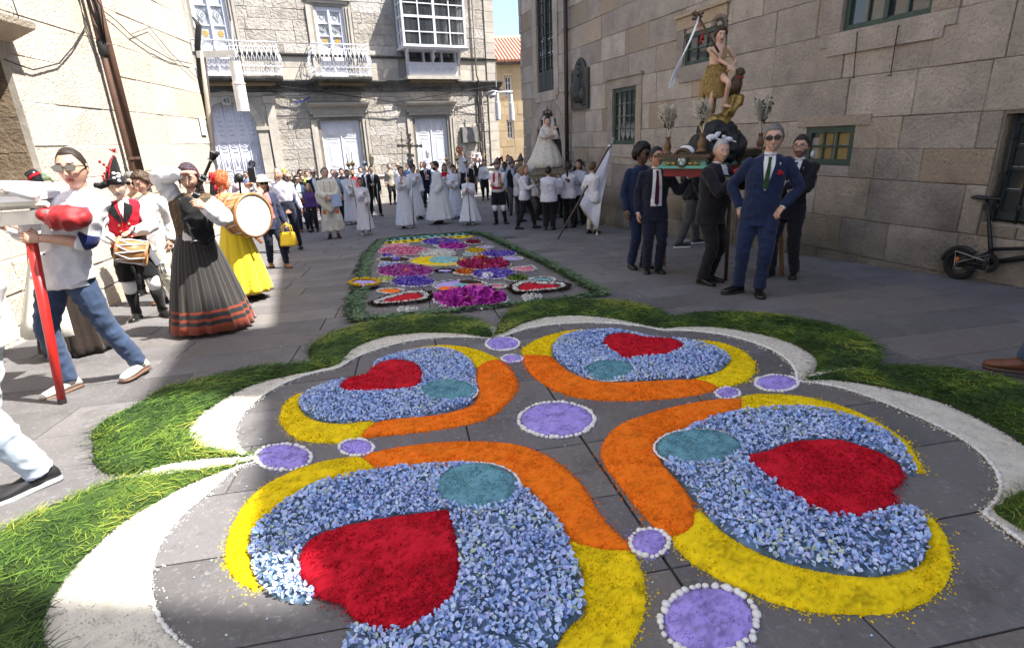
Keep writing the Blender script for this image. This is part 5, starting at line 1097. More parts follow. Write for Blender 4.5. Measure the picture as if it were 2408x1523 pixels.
def head_mesh(mb,M,near,o):
    n,m=(52,44) if near else (26,22);fem=o['fem'];V=[];R=[];jaw=.34 if fem else .26
    def P(al,be):
        x=math.sin(al)*math.sin(be)*.0755;y=-math.sin(al)*math.cos(be)*.096;z=math.cos(al)*.117
        if z < 0:
            t=-z/.117;x *= 1-jaw*t**1.6
            if y > 0:y *= 1-.4*t
            else:y *= 1+.03*t
        if y < .0:
            s=abs(x);f=0
            f += .008*gs_(s,z,0,-.004,.009,.022)+.021*gs_(s,z,0,-.034,.0105,.013)+.007*gs_(s,z,.012,-.037,.006,.006)
            f -= .010*gs_(s,z,.031,.006,.015,.011);f += .006*gs_(s,z,.028,.026,.02,.007)+.005*gs_(s,z,.042,-.022,.017,.018)
            sm=o['smile'];zz=z-sm*.012*(s/.022)**2 if s < .04 else z
            f += .0055*gs_(s,zz,0,-.060,.022,.0045)+.0055*gs_(s,zz,0,-.073,.018,.005)-.006*gs_(s,zz,0,-.0665,.024,.0028)
            f += .009*gs_(s,z,0,-.101,.018,.013);y -= f
            if z > .03:y += (z-.03)*.12
        return Vector((x,y,z))
    bes=[math.pi*(.5*t+.5*t**3) for t in [-1+2*j/n for j in range(n)]]
    base=len(mb.v);rows=[]
    for i in range(1,m):
        al=math.pi*i/m;rows.append([P(al,b) for b in bes])
    for r in rows:mb.v += [tuple(M @ p) for p in r]
    mb.v += [tuple(M @ Vector((0,0,.117))),tuple(M @ Vector((0,.01,-.117)))]
    def mi(c):
        s,z=abs(c.x),c.z
        if c.y > -.03:return 5 if (o['beard'] and -.1 < z < -.035 and c.y < .0) else 0
        zz=z-o['smile']*.012*(s/.022)**2
        if s < .024 and abs(zz+.0665) < (.004 if o['smile'] else .0015):return 2 if o['smile'] else 1
        if s < .023 and -.078 < zz < -.056:return 1
        if .012 < s < .046 and .021 < z < .031 and not near:return 4
        if .012 < s < .046 and .0225+.004*(1-abs(s-.03)/.02) < z < .031+.001*(1-abs(s-.03)/.02):return 4
        if o['beard'] and (z < -.05 or (s > .045 and z < -.025)):return 5
        if o['beard'] and s < .03 and -.056 < z < -.044:return 5
        return 0
    for i in range(m-2):
        for j in range(n):
            j2=(j+1) % n;c=(rows[i][j]+rows[i][j2]+rows[i+1][j]+rows[i+1][j2])/4
            mb.f.append((base+i*n+j,base+(i+1)*n+j,base+(i+1)*n+j2,base+i*n+j2));mb.m.append(mi(c))
    e=len(mb.v)
    for j in range(n):mb.f.append((base+j,base+(j+1) % n,e-2));mb.m.append(0);mb.f.append((base+(m-2)*n+(j+1) % n,base+(m-2)*n+j,e-1));mb.m.append(0)
    M3=M.to_3x3()
    for s in (-1,1):
        Rm=M3 @ Matrix.Rotation(s*.25,3,'Z')
        mb.ell(M @ Vector((s*.0745,.012,-.006)),.008,.017,.031,10 if near else 6,7 if near else 5,Rm,0)
        if near:mb.ell(M @ Vector((s*.079,.012,-.006)),.004,.009,.018,8,5,Rm,1)
        mb.ell(M @ Vector((s*.031,-.0765,.007)),.0135,.0105,.0085,10 if near else 6,6,M3,2);mb.ell(M @ Vector((s*.031,-.0845,.0065)),.0052,.004,.0052,8 if near else 5,5,M3,3)
        if near:mb.tube([M @ Vector((s*(.031+dx*.0145),-.0865+.006*dx*dx,.0145-.006*dx*dx)) for dx in (-1,-.5,0,.5,1)],.0022,5,4)
def hairshell(mb,M,near,th,style,seed=0,R_=None,top=.064):
    n,m=(56,40) if near else (28,20);R=random.Random(seed);rows=[]
    amp={'curly':.016,'wavy':.008}.get(style,.003)
    def P(al,be):
        x=math.sin(al)*math.sin(be);y=-math.sin(al)*math.cos(be);z=math.cos(al)*.117;ph=abs(be)
        if ph < .75:zm=top
        elif ph < 1.25:zm=top+(.015-top)*(ph-.75)/.5
        elif ph < 1.5:zm=.015-.045*(ph-1.25)/.25
        elif ph < 1.85:zm=-.03+.04*(1-abs(ph-1.68)/.17) if style not in ('scarf','long') else -.06
        else:zm=-.03-.045*(ph-1.85)/1.3
        if style == 'bald' :cov=min((z-zm)/.012,(.055-z)/.02) if ph > 1.1 else -1
        elif style == 'balding':cov=(z-zm-.018)/.02 if ph > .5 else (z-zm-.035)/.02
        else:cov=(z-zm)/.014
        cov=max(0,min(1,cov));cov=cov*cov*(3-2*cov)
        k=1
        if z < 0 and y > 0:k=1-.4*(-z/.117)
        zm += .006*noise.noise(Vector((be*5+seed,0,3)));nz=noise.noise(Vector((x*9*1.3+seed,y*9*1.3,z*60)) if style == 'curly' else Vector((be*9+seed,al*1.6,seed)))+.6*noise.noise(Vector((be*26,al*3,seed)))
        ext=(-.007+(th+.007+amp*nz)*cov)
        p=Vector((x*.0755,y*.096*k,z));d=Vector((x,y,z/.117)).normalized();return p+d*ext
    for i in range(1,m):rows.append([M @ P(math.pi*i/m,-math.pi+2*math.pi*j/n) for j in range(n)])
    b=len(mb.v);mb.rings(rows,cap=False);mb.v += [tuple(M @ P(0.001,0)),tuple(M @ P(math.pi-.001,0))];e=len(mb.v)
    for j in range(n):mb.f.append((b+j,b+(j+1) % n,e-2));mb.m.append(0);mb.f.append((b+(m-2)*n+(j+1) % n,b+(m-2)*n+j,e-1));mb.m.append(0)
    return mb
def hand(mb,W,d,pn,curl,side,near,th=True,sc=1.0):
    d=Vector(d).normalized();pn=Vector(pn);pn=(pn-d*pn.dot(d)).normalized();lat=d.cross(pn)*side;n=8 if near else 5
    W=Vector(W);Mx=Matrix((lat,d,pn)).transposed()
    R=[(0,.026,.019),(.03,.036,.017),(.07,.042,.015),(.092,.041,.012)]
    mb.rings([[W+d*t*sc+(lat*a*math.cos(2*math.pi*j/10)+pn*b*math.sin(2*math.pi*j/10))*sc for j in range(10)] for t,a,b in R])
    for k,(o_,L) in enumerate(((.030,.070),(.011,.080),(-.009,.075),(-.028,.058))):
        p=W+(d*.088+lat*o_)*sc;c=curl*(1+.08*k);a=0;P=[p-d*.012*sc];dd=d
        for q in range(3):
            a += c*(.62 if q == 0 else .85);dd=d*math.cos(a)+pn*math.sin(a);p=p+dd*L*sc*(.42,.33,.25)[q];P.append(p)
        mb.tube(P,[.0088*sc,.0088*sc,.008*sc,.0062*sc],n);mb.ell(P[-1],.0062*sc,.0062*sc,.0062*sc,6,4)
    if th:
        p=W+(d*.028+lat*.03)*sc;q=p+(d*.032+lat*.024+pn*.012*(.3+curl))*sc;r_=q+(d*.026+lat*(.012-.03*curl)+pn*.03*curl)*sc;s_=r_+(d*.022-lat*.022*curl+pn*.012*curl)*sc
        mb.tube([p,q,r_,s_],[.013*sc,.011*sc,.0095*sc,.007*sc],n);mb.ell(s_,.007*sc,.007*sc,.007*sc,6,4)
def shoe(mb,A,az,near,hh=0,w_=1,solm=1,L=.275,heel=0,boot=0):
    A=Vector(A);f=Vector((math.sin(az),-math.cos(az),0));l=Vector((math.cos(az),math.sin(az),0));z0=A.z-.085
    prof=[(-.075,.026,.045),(-.06,.036,.075),(-.02,.038,.105),(.03,.040,.088),(.08,.046,.062),(.13,.049,.05),(.17,.042,.042),(.197,.022,.03)]
    R=[]
    for t,w,h in prof:
        c=A+f*(t*L/.275);ring=[]
        for j in range(12):
            a=2*math.pi*j/12;x=math.cos(a)*w*w_;z=(math.sin(a)*.5+.5)*h if math.sin(a) > 0 else .5*h*(1+math.sin(a)*.99);ring.append(Vector((c.x,c.y,z0+.018))+l*x+Vector((0,0,max(0,z)-.002)))
        R.append(ring)
    mb.rings(R,0);R2=[]
    for t,w,h in prof:
        c=A+f*(t*L/.275*1.015);R2.append([Vector((c.x,c.y,z0))+l*(s*w*w_*1.04)+Vector((0,0,e)) for s,e in ((-1,.0),(1,.0),(1,.021),(-1,.021))])
    mb.rings(R2,solm)
    mb.tube([A+Vector((0,0,-.03)),A+Vector((0,0,.02+boot))],.043 if not boot else .055,10)
def decal(bvh,pol,off,mats,name,parent,res=.014,y0=-1.2,tint=None):
    P=np.array(pol,float);V,F_,d=mound.__wrapped__(P,res) if hasattr(mound,'__wrapped__') else flatfill(P,res)
    vs_=[];ok=[]
    for x,z in V:
        h=bvh.ray_cast(Vector((x,y0,z)),Vector((0,1,0)));ok.append(h[0] is not None);vs_.append((x,(h[0].y if h[0] else 0)-off,z))
    F_=[f for f in F_ if all(ok[i] for i in f)]
    if not F_:return None
    used=sorted({i for f in F_ for i in f});mp={i:k for k,i in enumerate(used)}
    me=D.meshes.new(name);me.from_pydata([vs_[i] for i in used],[],[tuple(mp[i] for i in f) for f in F_]);me.materials.append(mats);me.polygons.foreach_set('use_smooth',[True]*len(F_));me.update()
    o=link(name,me,parent,local=True);s=o.modifiers.new('thickness','SOLIDIFY');s.thickness=off*.9+.003;s.offset=-1
    if o.data.polygons[0].normal.y > 0:s.offset=1
    return o
def flatfill(P,res):
    x0,y0=P.min(0)-res;x1,y1=P.max(0)+res;nx=int((x1-x0)/res)+2;ny=int((y1-y0)/res)+2
    X,Y=np.meshgrid(np.linspace(x0,x1,nx),np.linspace(y0,y1,ny));ins=inside(P,X,Y);cell=ins[:-1,:-1] | ins[1:,:-1] | ins[:-1,1:] | ins[1:,1:]
    use=np.zeros_like(ins);use[:-1,:-1] |= cell;use[1:,:-1] |= cell;use[:-1,1:] |= cell;use[1:,1:] |= cell
    iy,ix=np.nonzero(use);gx,gy=X[iy,ix],Y[iy,ix];inn=ins[iy,ix];d,bx,by=bdist(P,gx,gy);gx=np.where(inn,gx,bx);gy=np.where(inn,gy,by)
    idx=-np.ones(use.shape,int);idx[iy,ix]=np.arange(len(ix));cy,cx=np.nonzero(cell)
    return np.stack([gx,gy],1),[tuple(f) for f in np.stack([idx[cy,cx],idx[cy,cx+1],idx[cy+1,cx+1],idx[cy+1,cx]],1).tolist()],None
def fab(name,c,c2=None,sc=30,bump=.35,bsc=180,rough=.88,**k):return mat(name,c,c2 or tuple(x*.85 for x in c),sc,rough=rough,bump=bump,bsc=bsc,dist=.002,sheen=.15,spec=.15,**k)
M_skin=[mat('skin_light',(.58,.36,.27),(.52,.29,.21),14,rough=.5,bump=.15,bsc=200,dist=.001,spec=.35),mat('skin_mid',(.47,.28,.2),(.4,.22,.15),14,rough=.5,bump=.15,bsc=200,dist=.001,spec=.35),mat('skin_dark',(.12,.065,.045),(.09,.05,.035),14,rough=.45)]
M_lip=mat('lips',(.38,.14,.12),rough=.4);M_eye=mat('eye_white',(.7,.68,.65),(.65,.63,.6),rough=.25);M_iris=mat('iris',(.03,.02,.015),rough=.2)
HC=dict(black=(.012,.01,.01),dark=(.03,.02,.014),brown=(.075,.042,.022),grey=(.2,.19,.18),white=(.5,.49,.47),blond=(.3,.18,.08),auburn=(.13,.06,.025),salt=(.1,.095,.09))
def hm(c):return mat('hair_'+c,HC[c],tuple(x*.55 for x in HC[c]),60,rough=.6,bump=.6,bsc=220,dist=.003,aniso=(1,1,.12))
W_=fab('white_cotton',(.72,.72,.74),(.66,.66,.69));M_shirt=fab('shirt_white',(.68,.69,.75),(.62,.63,.7));M_black=fab('black_cloth',(.012,.012,.014));M_navy=fab('navy_suit',(.014,.017,.034),(.010,.012,.026));M_shoeb=mat('black_leather',(.012,.012,.012),rough=.28,bump=.1);M_sole=mat('dark_sole',(.02,.02,.02),rough=.7)
M_alb=fab('alb_cloth',(.70,.70,.75),(.64,.64,.7));M_denim=fab('blue_denim',(.028,.046,.09),(.05,.078,.145),5,bump=.5,bsc=260);M_lens=mat('dark_lens',(.006,.006,.008),rough=.15,spec=.25)
DEF=dict(fem=0,skin=0,hair='short',hc='dark',beard=0,smile=0,yaw=0,pitch=0,roll=0,lean=(0,0),hoff=(0,0,0),tw=0,feet=((.1,0,12),(-.1,0,-12)),L=None,R=None,belly=0,sw=None,top='jacket',tc=M_navy,bc=None,bot='trousers',shoes=M_shoeb,sole=M_sole,glasses=None,loose=0,hem=None,near=None,hairtop=.064,sleeve=1.0,folds=9,hemr=.3,tie=None,shirt=None,robe_split=0,ht=0,buttons=0,hscale=0,at=None,name='person',cat='person',hx=None)
HANG=lambda s:((s*.235,-.035,.87),(s*.22,.9,-.1),(-s*1,.15,0),.35)
class Per:pass
def person(px,py,ph,fc,label='',group='people in the procession and crowd',h=None,**kw):
    o=dict(DEF);o.update(kw);g=o['at'] or G(px,py);hh=h or max(.9,hgt(px,py,ph));S=(hh+o['ht'])/1.75;dist=(g-CAM).length;near=dist < 9.5 if o['near'] is None else o['near'];vx=max(.010,.0016*dist)/S
    az=math.degrees(math.atan2(g.x,g.y))+180-fc;rz=math.pi-rad(az)
    if o['hx'] is not None:
        P_=g+Vector((0,0,hh*.92));dx=(o['hx']-proj(P_)[0])/FOC*(P_-CAM).dot(CF)*1.0/S/1.15;q=Matrix.Rotation(-rz,3,'Z') @ Vector((dx,0,0));o['lean']=(o['lean'][0]+q.x,o['lean'][1]+q.y)
    fem=o['fem'];sw=o['sw'] or (.150 if fem else .176);lx,ly=o['lean'];pel=Vector((0,0,.93));sc=Vector((lx,ly,1.425));nk=sc+Vector((lx*.1,ly*.18-.005,.07));hc_=nk+Vector((o['hoff'][0]+lx*.1,o['hoff'][1]-.024+ly*.1,.125+o['hoff'][2]));hs=1.13 if not o['hscale'] else o['hscale']
    T=rad(o['tw']);tv=Vector((math.cos(T),math.sin(T),0));SL,SR=sc+tv*sw+Vector((0,0,-.045)),sc-tv*sw+Vector((0,0,-.045))
    Li=Matrix.LocRotScale(g,Matrix.Rotation(rz,3,'Z'),(S,S,S)).inverted()
    for k in 'LR':
        if o[k] and isinstance(o[k][0],(int,float)):o[k]=(Li @ at_depth(o[k][0],o[k][1],g.y+o[k][2]),)+tuple(o[k][3:])
    hands={}
    for s,k,Sh in ((1,'L',SL),(-1,'R',SR)):
        a=o[k] or HANG(s);a=tuple(a)+((None,None,None)[:4-len(a)] if len(a) < 4 else ());Wt,pole,pn,curl=a
        pole=pole or (s*.35,.5,-.9);E_,W2=ik(Sh,Wt,.285,.255,pole);hands[k]=(Sh,E_,W2,pn or (-s,0,0),.35 if curl is None else curl)
    legs={}
    for s,k in ((1,0),(-1,1)):
        fx,fy,fa=o['feet'][k][:3];fz=o['feet'][k][3] if len(o['feet'][k]) > 3 else 0;Hp=Vector((s*.085,0,.92));A=Vector((fx,fy,.088+fz));K,A2=ik(Hp,A,.44,.425,(s*.05+.15*math.sin(rad(fa)),-1,.0));legs[s]=(Hp,K,A2,rad(fa))
    def torso(mb,inf,top_z,bot_z,flare=0,belly=0):
        pr=([(.80,.178,.125),(.90,.168,.12),(1.05,.128,.098),(1.2,.148,.112),(1.3,.156,.126),(1.385,.145,.095),(1.43,.11,.074),(1.462,.06,.055)] if fem else [(.80,.172,.122),(.90,.165,.118),(1.05,.148,.108),(1.2,.168,.118),(1.31,.180,.122),(1.385,.172,.1),(1.43,.13,.08),(1.467,.066,.06)])
        P_,R_=[],[]
        for z,rx,ry in pr:
            if z < bot_z-.06 or z > top_z:continue
            t=max(0,(z-.93)/(1.425-.93));be=belly*math.exp(-((z-1.04)/.13)**2);c=Vector((lx*t,ly*t-be*.6,z));P_.append(c);R_.append((rx+inf+be*.4,ry+inf+be*.6))
        if bot_z < .8:P_.insert(0,Vector((0,-belly*.3,bot_z)));R_.insert(0,(pr[0][1]+inf+flare,pr[0][2]+inf+flare))
        n=20;rings=[]
        for c,(rx,ry) in zip(P_,R_):rings.append([c+Vector((rx*math.cos(2*math.pi*j/n)*math.cos(T*max(0,(c.z-1)/.4)),rx*math.cos(2*math.pi*j/n)*math.sin(T*max(0,(c.z-1)/.4)),0))+Vector((0,ry*math.sin(2*math.pi*j/n),0)) for j in range(n)])
        mb.rings(rings)
        if fem:
            for s in (-1,1):mb.ell(Vector((lx*.75+s*.07,ly*.75-.075-inf*.7,1.265)),.068,.062,.07)
    def arm(mb,k,rs,upto=1.0,inf=0):
        Sh,E_,W2,_,_=hands[k];rs=[r+inf for r in rs]
        if upto >= 1:P_,R_=curve_pts([Sh,Sh.lerp(E_,.5),E_,E_.lerp(W2,.5),W2],rs,3)
        else:P_,R_=curve_pts([Sh,Sh.lerp(E_,.5),E_,E_.lerp(W2,max(.05,(upto-.5)*2))],rs[:4],3)
        mb.tube(P_,R_,12);mb.ell(Sh,rs[0]*1.0,rs[0]*1.0,rs[0]*.95);mb.ell(E_,rs[2],rs[2],rs[2])
    def leg(mb,s,rs,zend=0,inf=0):
        Hp,K,A,_=legs[s];P_,R_=curve_pts([Hp,Hp.lerp(K,.5),K,K.lerp(A,.45),A+(K-A).normalized()*zend],[r+inf for r in rs],3);mb.tube(P_,R_,12)
    mb=MB();torso(mb,-.012,1.47,.8);mb.ell((0,0,.93),.15,.105,.12)
    mb.tube([sc+Vector((0,.01,-.02)),nk,nk.lerp(hc_,.45)],[.064,.054 if not fem else .046,.054 if not fem else .046],12)
    for k in 'LR':arm(mb,k,[.052,.046,.037,.037,.026],1,-.003 if fem else 0)
    for s in (-1,1):leg(mb,s,[.08,.07,.052,.048,.034]);
    bm=remesh(mb,max(vx,.012),[M_skin[o['skin']]],2);B2=MB();B2.v=[tuple(v.co) for v in bm.vertices];B2.f=[tuple(p.vertices) for p in bm.polygons];B2.m=[0]*len(B2.f);D.meshes.remove(bm)
    HM=Matrix.Translation(hc_) @ Matrix.Rotation(rad(o['yaw']),4,'Z') @ Matrix.Rotation(rad(o['pitch']),4,'X') @ Matrix.Rotation(rad(o['roll']),4,'Y') @ Matrix.Diagonal((hs*.97,hs,hs,1))
    head_mesh(B2,HM,near,o)
    for s,k in ((1,'L'),(-1,'R')):
        Sh,E_,W2,pn,cu=hands[k];hand(B2,W2-(W2-E_).normalized()*.015,(W2-E_) if len(o[k] or ()) < 5 else o[k][4],pn,cu,-s,near)
    hcol=hm(o['hc'])
    me=B2.mesh('person',[M_skin[o['skin']],M_lip,M_eye,M_iris,hcol,hcol if o['beard'] < 2 else hm('white') if o['beard'] == 2 else mat('stubble',(.22,.14,.1),(.15,.1,.08),60)],True)
    root=link(o['name'],me);root.location=g;root.rotation_euler=(0,0,rz);root.scale=(S,S,S);props(root,label,o['cat'],group)
    Mw=Matrix.LocRotScale(g,root.rotation_euler,root.scale)
    K_=Per();K_.root=root;K_.M=Mw;K_.H=HM;K_.near=near;K_.hands=hands;K_.S=S;K_.vx=vx;K_.hc=hc_;K_.sc=sc;K_.o=o
    def ch(mb_,name,m,smooth=True):return mb_.build(name,m,root,smooth,local=True)
    def rch(mb_,name,m,amp=.006,v=None,fr=(11,11,8),sm=2):
        me_=remesh(mb_,v or vx,m,sm);crumple(me_,amp,fr,len(D.objects));return link(name,me_,root,local=True),me_
    K_.ch,K_.rch=ch,rch
    tc,bc=o['tc'],o['bc'] or o['tc'];lo=o['loose'];bel=o['belly'];up=None
    tk0=o['top']
    if o['bot'] == 'trousers':
        mb=MB();pw=.158 if tk0 == 'untucked' else .172;mb.ell((0,0,.93),pw+lo*.3,.118+lo*.3+bel*.3,.125);mb.ell((0,0,1.0),.158,.118+bel*.5,.09)
        for s in (-1,1):leg(mb,s,[.104,.092,.072,.066,.060 if not fem else .052],.0,.004+lo*.5)
        rch(mb,'trousers',bc,.011 if near else .009,fr=(9,9,14))
    if o['bot'] in ('trousers','breeches','skirt','robe'):
        for s in (-1,1):
            mb=MB();Hp,K,A,fa=legs[s];shoe(mb,A,fa,near,L=.25 if fem else .285);mb.build('shoe',[o['shoes'],o['sole']],root,True,local=True)
    if o['bot'] == 'breeches':
        mb=MB();mb.ell((0,0,.93),.18,.135,.13)
        for s in (-1,1):
            Hp,K,A,_=legs[s];mb.tube(*curve_pts([Hp,Hp.lerp(K,.5),K+(Hp-K)*.05],[.12,.115,.095],3),12)
        rch(mb,'breeches',bc,.012)
        for s in (-1,1):
            Hp,K,A,_=legs[s];ch(MB().tube([K+(Hp-K)*.1,K+(A-K)*.1,K+(A-K)*.3],[.078,.072,.066],12),'stocking',W_);ch(MB().tube([K+(A-K)*.28,K+(A-K)*.5,K+(A-K)*.8,A],[.07,.067,.05,.058],12),'gaiter',M_black)
    if o['bot'] in ('skirt','robe'):
        hz=o['hem'] or .1;nf=o['folds'];hr=o['hemr'];mb=MB();n=96 if near else 56;rings=[];R=random.Random(int(px));ph_=[R.uniform(0,6.28) for _ in range(4)]
        wz=1.08 if o['bot'] == 'skirt' else 1.12;wr=(.135,.105) if fem else (.15,.118)
        for i in range(13):
            t=i/12;z=wz+(hz-wz)*t;e=t**.75 if o['bot'] == 'skirt' else t
            rx,ry=wr[0]+.012+(hr-wr[0])*e,wr[1]+bel+.012+(hr*.92-wr[1])*e;c=Vector((lx*max(0,(z-.93)/.5),ly*max(0,(z-.93)/.5),z));ring=[]
            for j in range(n):
                a=2*math.pi*j/n;f=math.sin(nf*a+ph_[0]+.6*math.sin(3*a+ph_[1]))*.6+.4*math.sin((nf*1.7)//1*a+ph_[2]+t*.8);k2=1+.12*e*f*(.9 if o['bot'] == 'robe' else .75)
                ring.append(c+Vector((rx*k2*math.cos(a),ry*k2*math.sin(a),.012*math.sin(2*a+ph_[3])*t)))
            rings.append(ring)
        mb.rings(rings)
        if o['bot'] == 'skirt':so_=ch(mb,'skirt',bc)
        else:up=mb
    tk=o['top'];K_.bvh=None
    if tk:
        mb=up or MB();z0={'jacket':.76,'shirt':.98,'untucked':.82,'tee':.9,'vest':.95,'alb':1.1,'bare':1}[tk]
        inf={'jacket':.019,'shirt':.014,'untucked':.026,'tee':.014,'vest':.02,'alb':.022}[tk]+lo
        torso(mb,inf,1.47,z0,.018 if tk == 'jacket' else .034 if tk == 'untucked' else 0,bel)
        rs={'jacket':[.066,.064,.058,.053,.044],'shirt':[.066,.062,.054,.05,.042],'untucked':[.066,.062,.054,.052,.046],'tee':[.064,.062,.056,.05,.04],'vest':[.064,.07,.07,.066,.04],'alb':[.072,.075,.075,.08,.085]}[tk]
        if o.get('puff'):rs=[.062,.084,.088,.082,.042]
        if tk == 'untucked':
            for s in (-1,1):Hp,K,A,_=legs[s];mb.tube([Hp+Vector((-s*.02,0,.1)),Hp,Hp.lerp(K,.2)],[.12,.128,.132],14)
        va=MB() if tk == 'vest' else mb
        for k in 'LR':arm(va,k,rs,o['sleeve'],lo*.5)
        if tk != 'vest':mb.tube([sc+Vector((0,.012,-.02)),nk+Vector((0,.006,-.015))],[.082,.064],14)
        ob,me_=rch(mb,{'jacket':'jacket','shirt':'shirt','untucked':'shirt','tee':'t_shirt','vest':'waistcoat','alb':'robe'}[tk],tc,(.010 if tk in ('jacket','vest') else .014) if tk != 'alb' else .010,fr=(10,10,10));K_.top=ob
        K_.bvh=BVHTree.FromPolygons([v.co for v in me_.vertices],[tuple(p.vertices) for p in me_.polygons])
        if tk == 'vest':rch(va,'shirt_sleeves',o['shirt'] or W_,.02,fr=(9,9,9))
        if o['sleeve'] >= 1 and tk == 'jacket' and o['shirt']:
            mb=MB()
            for k in 'LR':Sh,E_,W2,_,_=hands[k];d=(W2-E_).normalized();mb.tube([W2-d*.02,W2+d*.008],.034,10)
            ch(mb,'cuffs',o['shirt'])
        cx,zt=lx,1.47+0
        if o['shirt'] and tk in ('jacket','vest'):
            vb={'jacket':1.12,'vest':1.22}[tk];
            if o.get('open'):vb=.97
            f=lambda z:lx*max(0,(z-.93)/.5)
            wv=.045 if not o.get('open') else .05
            decal(K_.bvh,[(cx-.052,1.462),(f(1.38)-wv-.012,1.38),(f(vb)-(0.08 if o.get('open') else .008),vb),(f(vb)+(0.08 if o.get('open') else .008),vb),(f(1.38)+wv+.012,1.38),(cx+.052,1.462)],.004,o['shirt'],'shirt_front',root)
            if tk == 'jacket':
                for s in (-1,1):decal(K_.bvh,[(cx+s*.06,1.46),(f(1.38)+s*(wv+.012),1.38),(f(vb)+s*(.08 if o.get('open') else .008),vb),(f(1.30)+s*.095,1.30),(f(1.33)+s*.08,1.335),(f(1.36)+s*.10,1.365)],.008,tc,'lapel',root)
            c_=MB()
            for s in (-1,1):c_.prism([Vector((nk.x+s*.004,nk.y-.062,1.462)),Vector((nk.x+s*.035,nk.y-.052,1.425)),Vector((nk.x+s*.058,nk.y-.03,1.462)),Vector((nk.x+s*.05,nk.y-.03,1.495)),Vector((nk.x+s*.02,nk.y-.058,1.485))],(0,.006,0))
            c_.tube([nk+Vector((0,.004,-.035)),nk+Vector((0,.002,-.002))],[.062,.059],16);ch(c_,'collar',o['shirt'],False)
        elif tk in ('shirt','untucked','tee'):
            c_=MB().tube([nk+Vector((0,.008,-.04)),nk+Vector((0,.004,-.012))],[.068,.062],16);ch(c_,'collar',tc)
        if o['tie']:
            vb=.98 if o.get('open') else 1.13;f=lambda z:lx*max(0,(z-.93)/.5)
            decal(K_.bvh,[(f(1.44)-.017,1.445),(f(1.4)-.013,1.405),(f(1.2)-.026,1.2),(f(vb)-.03,vb+.03),(f(vb),vb),(f(vb)+.03,vb+.03),(f(1.2)+.026,1.2),(f(1.4)+.013,1.405),(f(1.44)+.017,1.445)],.012,o['tie'],'tie',root)
            ch(MB().ell((nk.x,nk.y-.062,1.445),.018,.012,.018,8,6),'tie_knot',o['tie'])
        for k in range(o['buttons']):
            z=1.33-.09*k;h_=K_.bvh.ray_cast(Vector((lx*max(0,(z-.93)/.5)+.0,-1.2,z)),Vector((0,1,0)))[0]
            if h_:ch(MB().lathe(h_+Vector((0,-.001,0)),[(.007,0),(.007,.004),(.001,.005)],8,Z=(0,-1,0)),'button',M_brass if tk == 'vest' else M_iron)
    if o['hair']:
        st=o['hair'];mb=MB();th={'short':.009,'crop':.004,'curly':.026,'afro':.04,'wavy':.018,'long':.016,'bun':.011,'bald':.005,'balding':.006,'scarf':.017,'pony':.011,'bob':.018}[st]
        hairshell(mb,HM,near,th,{'afro':'curly','bob':'long','bun':'short','pony':'short','crop':'short'}.get(st,st),int(px) % 17,top=o['hairtop'])
        if st in ('long','bob'):
            L=.3 if st == 'long' else .17
            for s in (-1,0,1):
                c0=Vector((s*.058,.045-.02*abs(s),.0));mb.tube([HM @ c0,HM @ (c0+Vector((s*.016,.012,-.08))),HM @ (c0+Vector((s*.02,.012,-.5*L))) ,HM @ (c0+Vector((s*.008,.0,-L)))],[(.05,.03),(.05,.034),(.045,.03),(.02,.012)],10)
        if st == 'bun':mb.ell(HM @ Vector((0,.115,.02)),.045,.04,.045)
        if st == 'pony':mb.tube([HM @ Vector((0,.1,.01)),HM @ Vector((0,.14,-.03)),HM @ Vector((0,.135,-.14)),HM @ Vector((.01,.12,-.27))],[.028,.036,.032,.01],10)
        sm_=o.get('scarf') or hcol;hb=ch(mb,'headscarf' if st == 'scarf' else 'hair',sm_)
    if o['glasses']:
        M3=HM;mb=MB();dark=o['glasses'] == 'sun';mm=o.get('gm') or M_iron
        ax=[HM.to_3x3() @ Vector(v) for v in ((1,0,0),(0,1,0),(0,0,1))]
        for s in (-1,1):
            mb.tube([HM @ Vector((s*.033+.0265*math.cos(t*math.pi/5)*(1.0),-.103+.001*t*0,.004+.018*math.sin(t*math.pi/5)*(1.05))) for t in range(10)],.0034 if dark else .0022,6,closed=True)
            mb.tube([HM @ Vector((s*.058,-.102,.01)),HM @ Vector((s*.081,-.08,.012)),HM @ Vector((s*.084,-.02,.01)),HM @ Vector((s*.08,.02,.002))],.0034 if dark else .002,5)
            if dark:ln=MB();ln.box(HM @ Vector((s*.033,-.104,.004)),.05,.004,.034,*ax);ch(ln,'lens',o.get('lm') or M_lens,False)
        mb.tube([HM @ Vector((-.01,-.103,.009)),HM @ Vector((.01,-.103,.009))],.003,5);ch(mb,'spectacles' if not dark else 'sunglasses',mm)
    return K_
def wp(K,p):return K.M @ Vector(p)
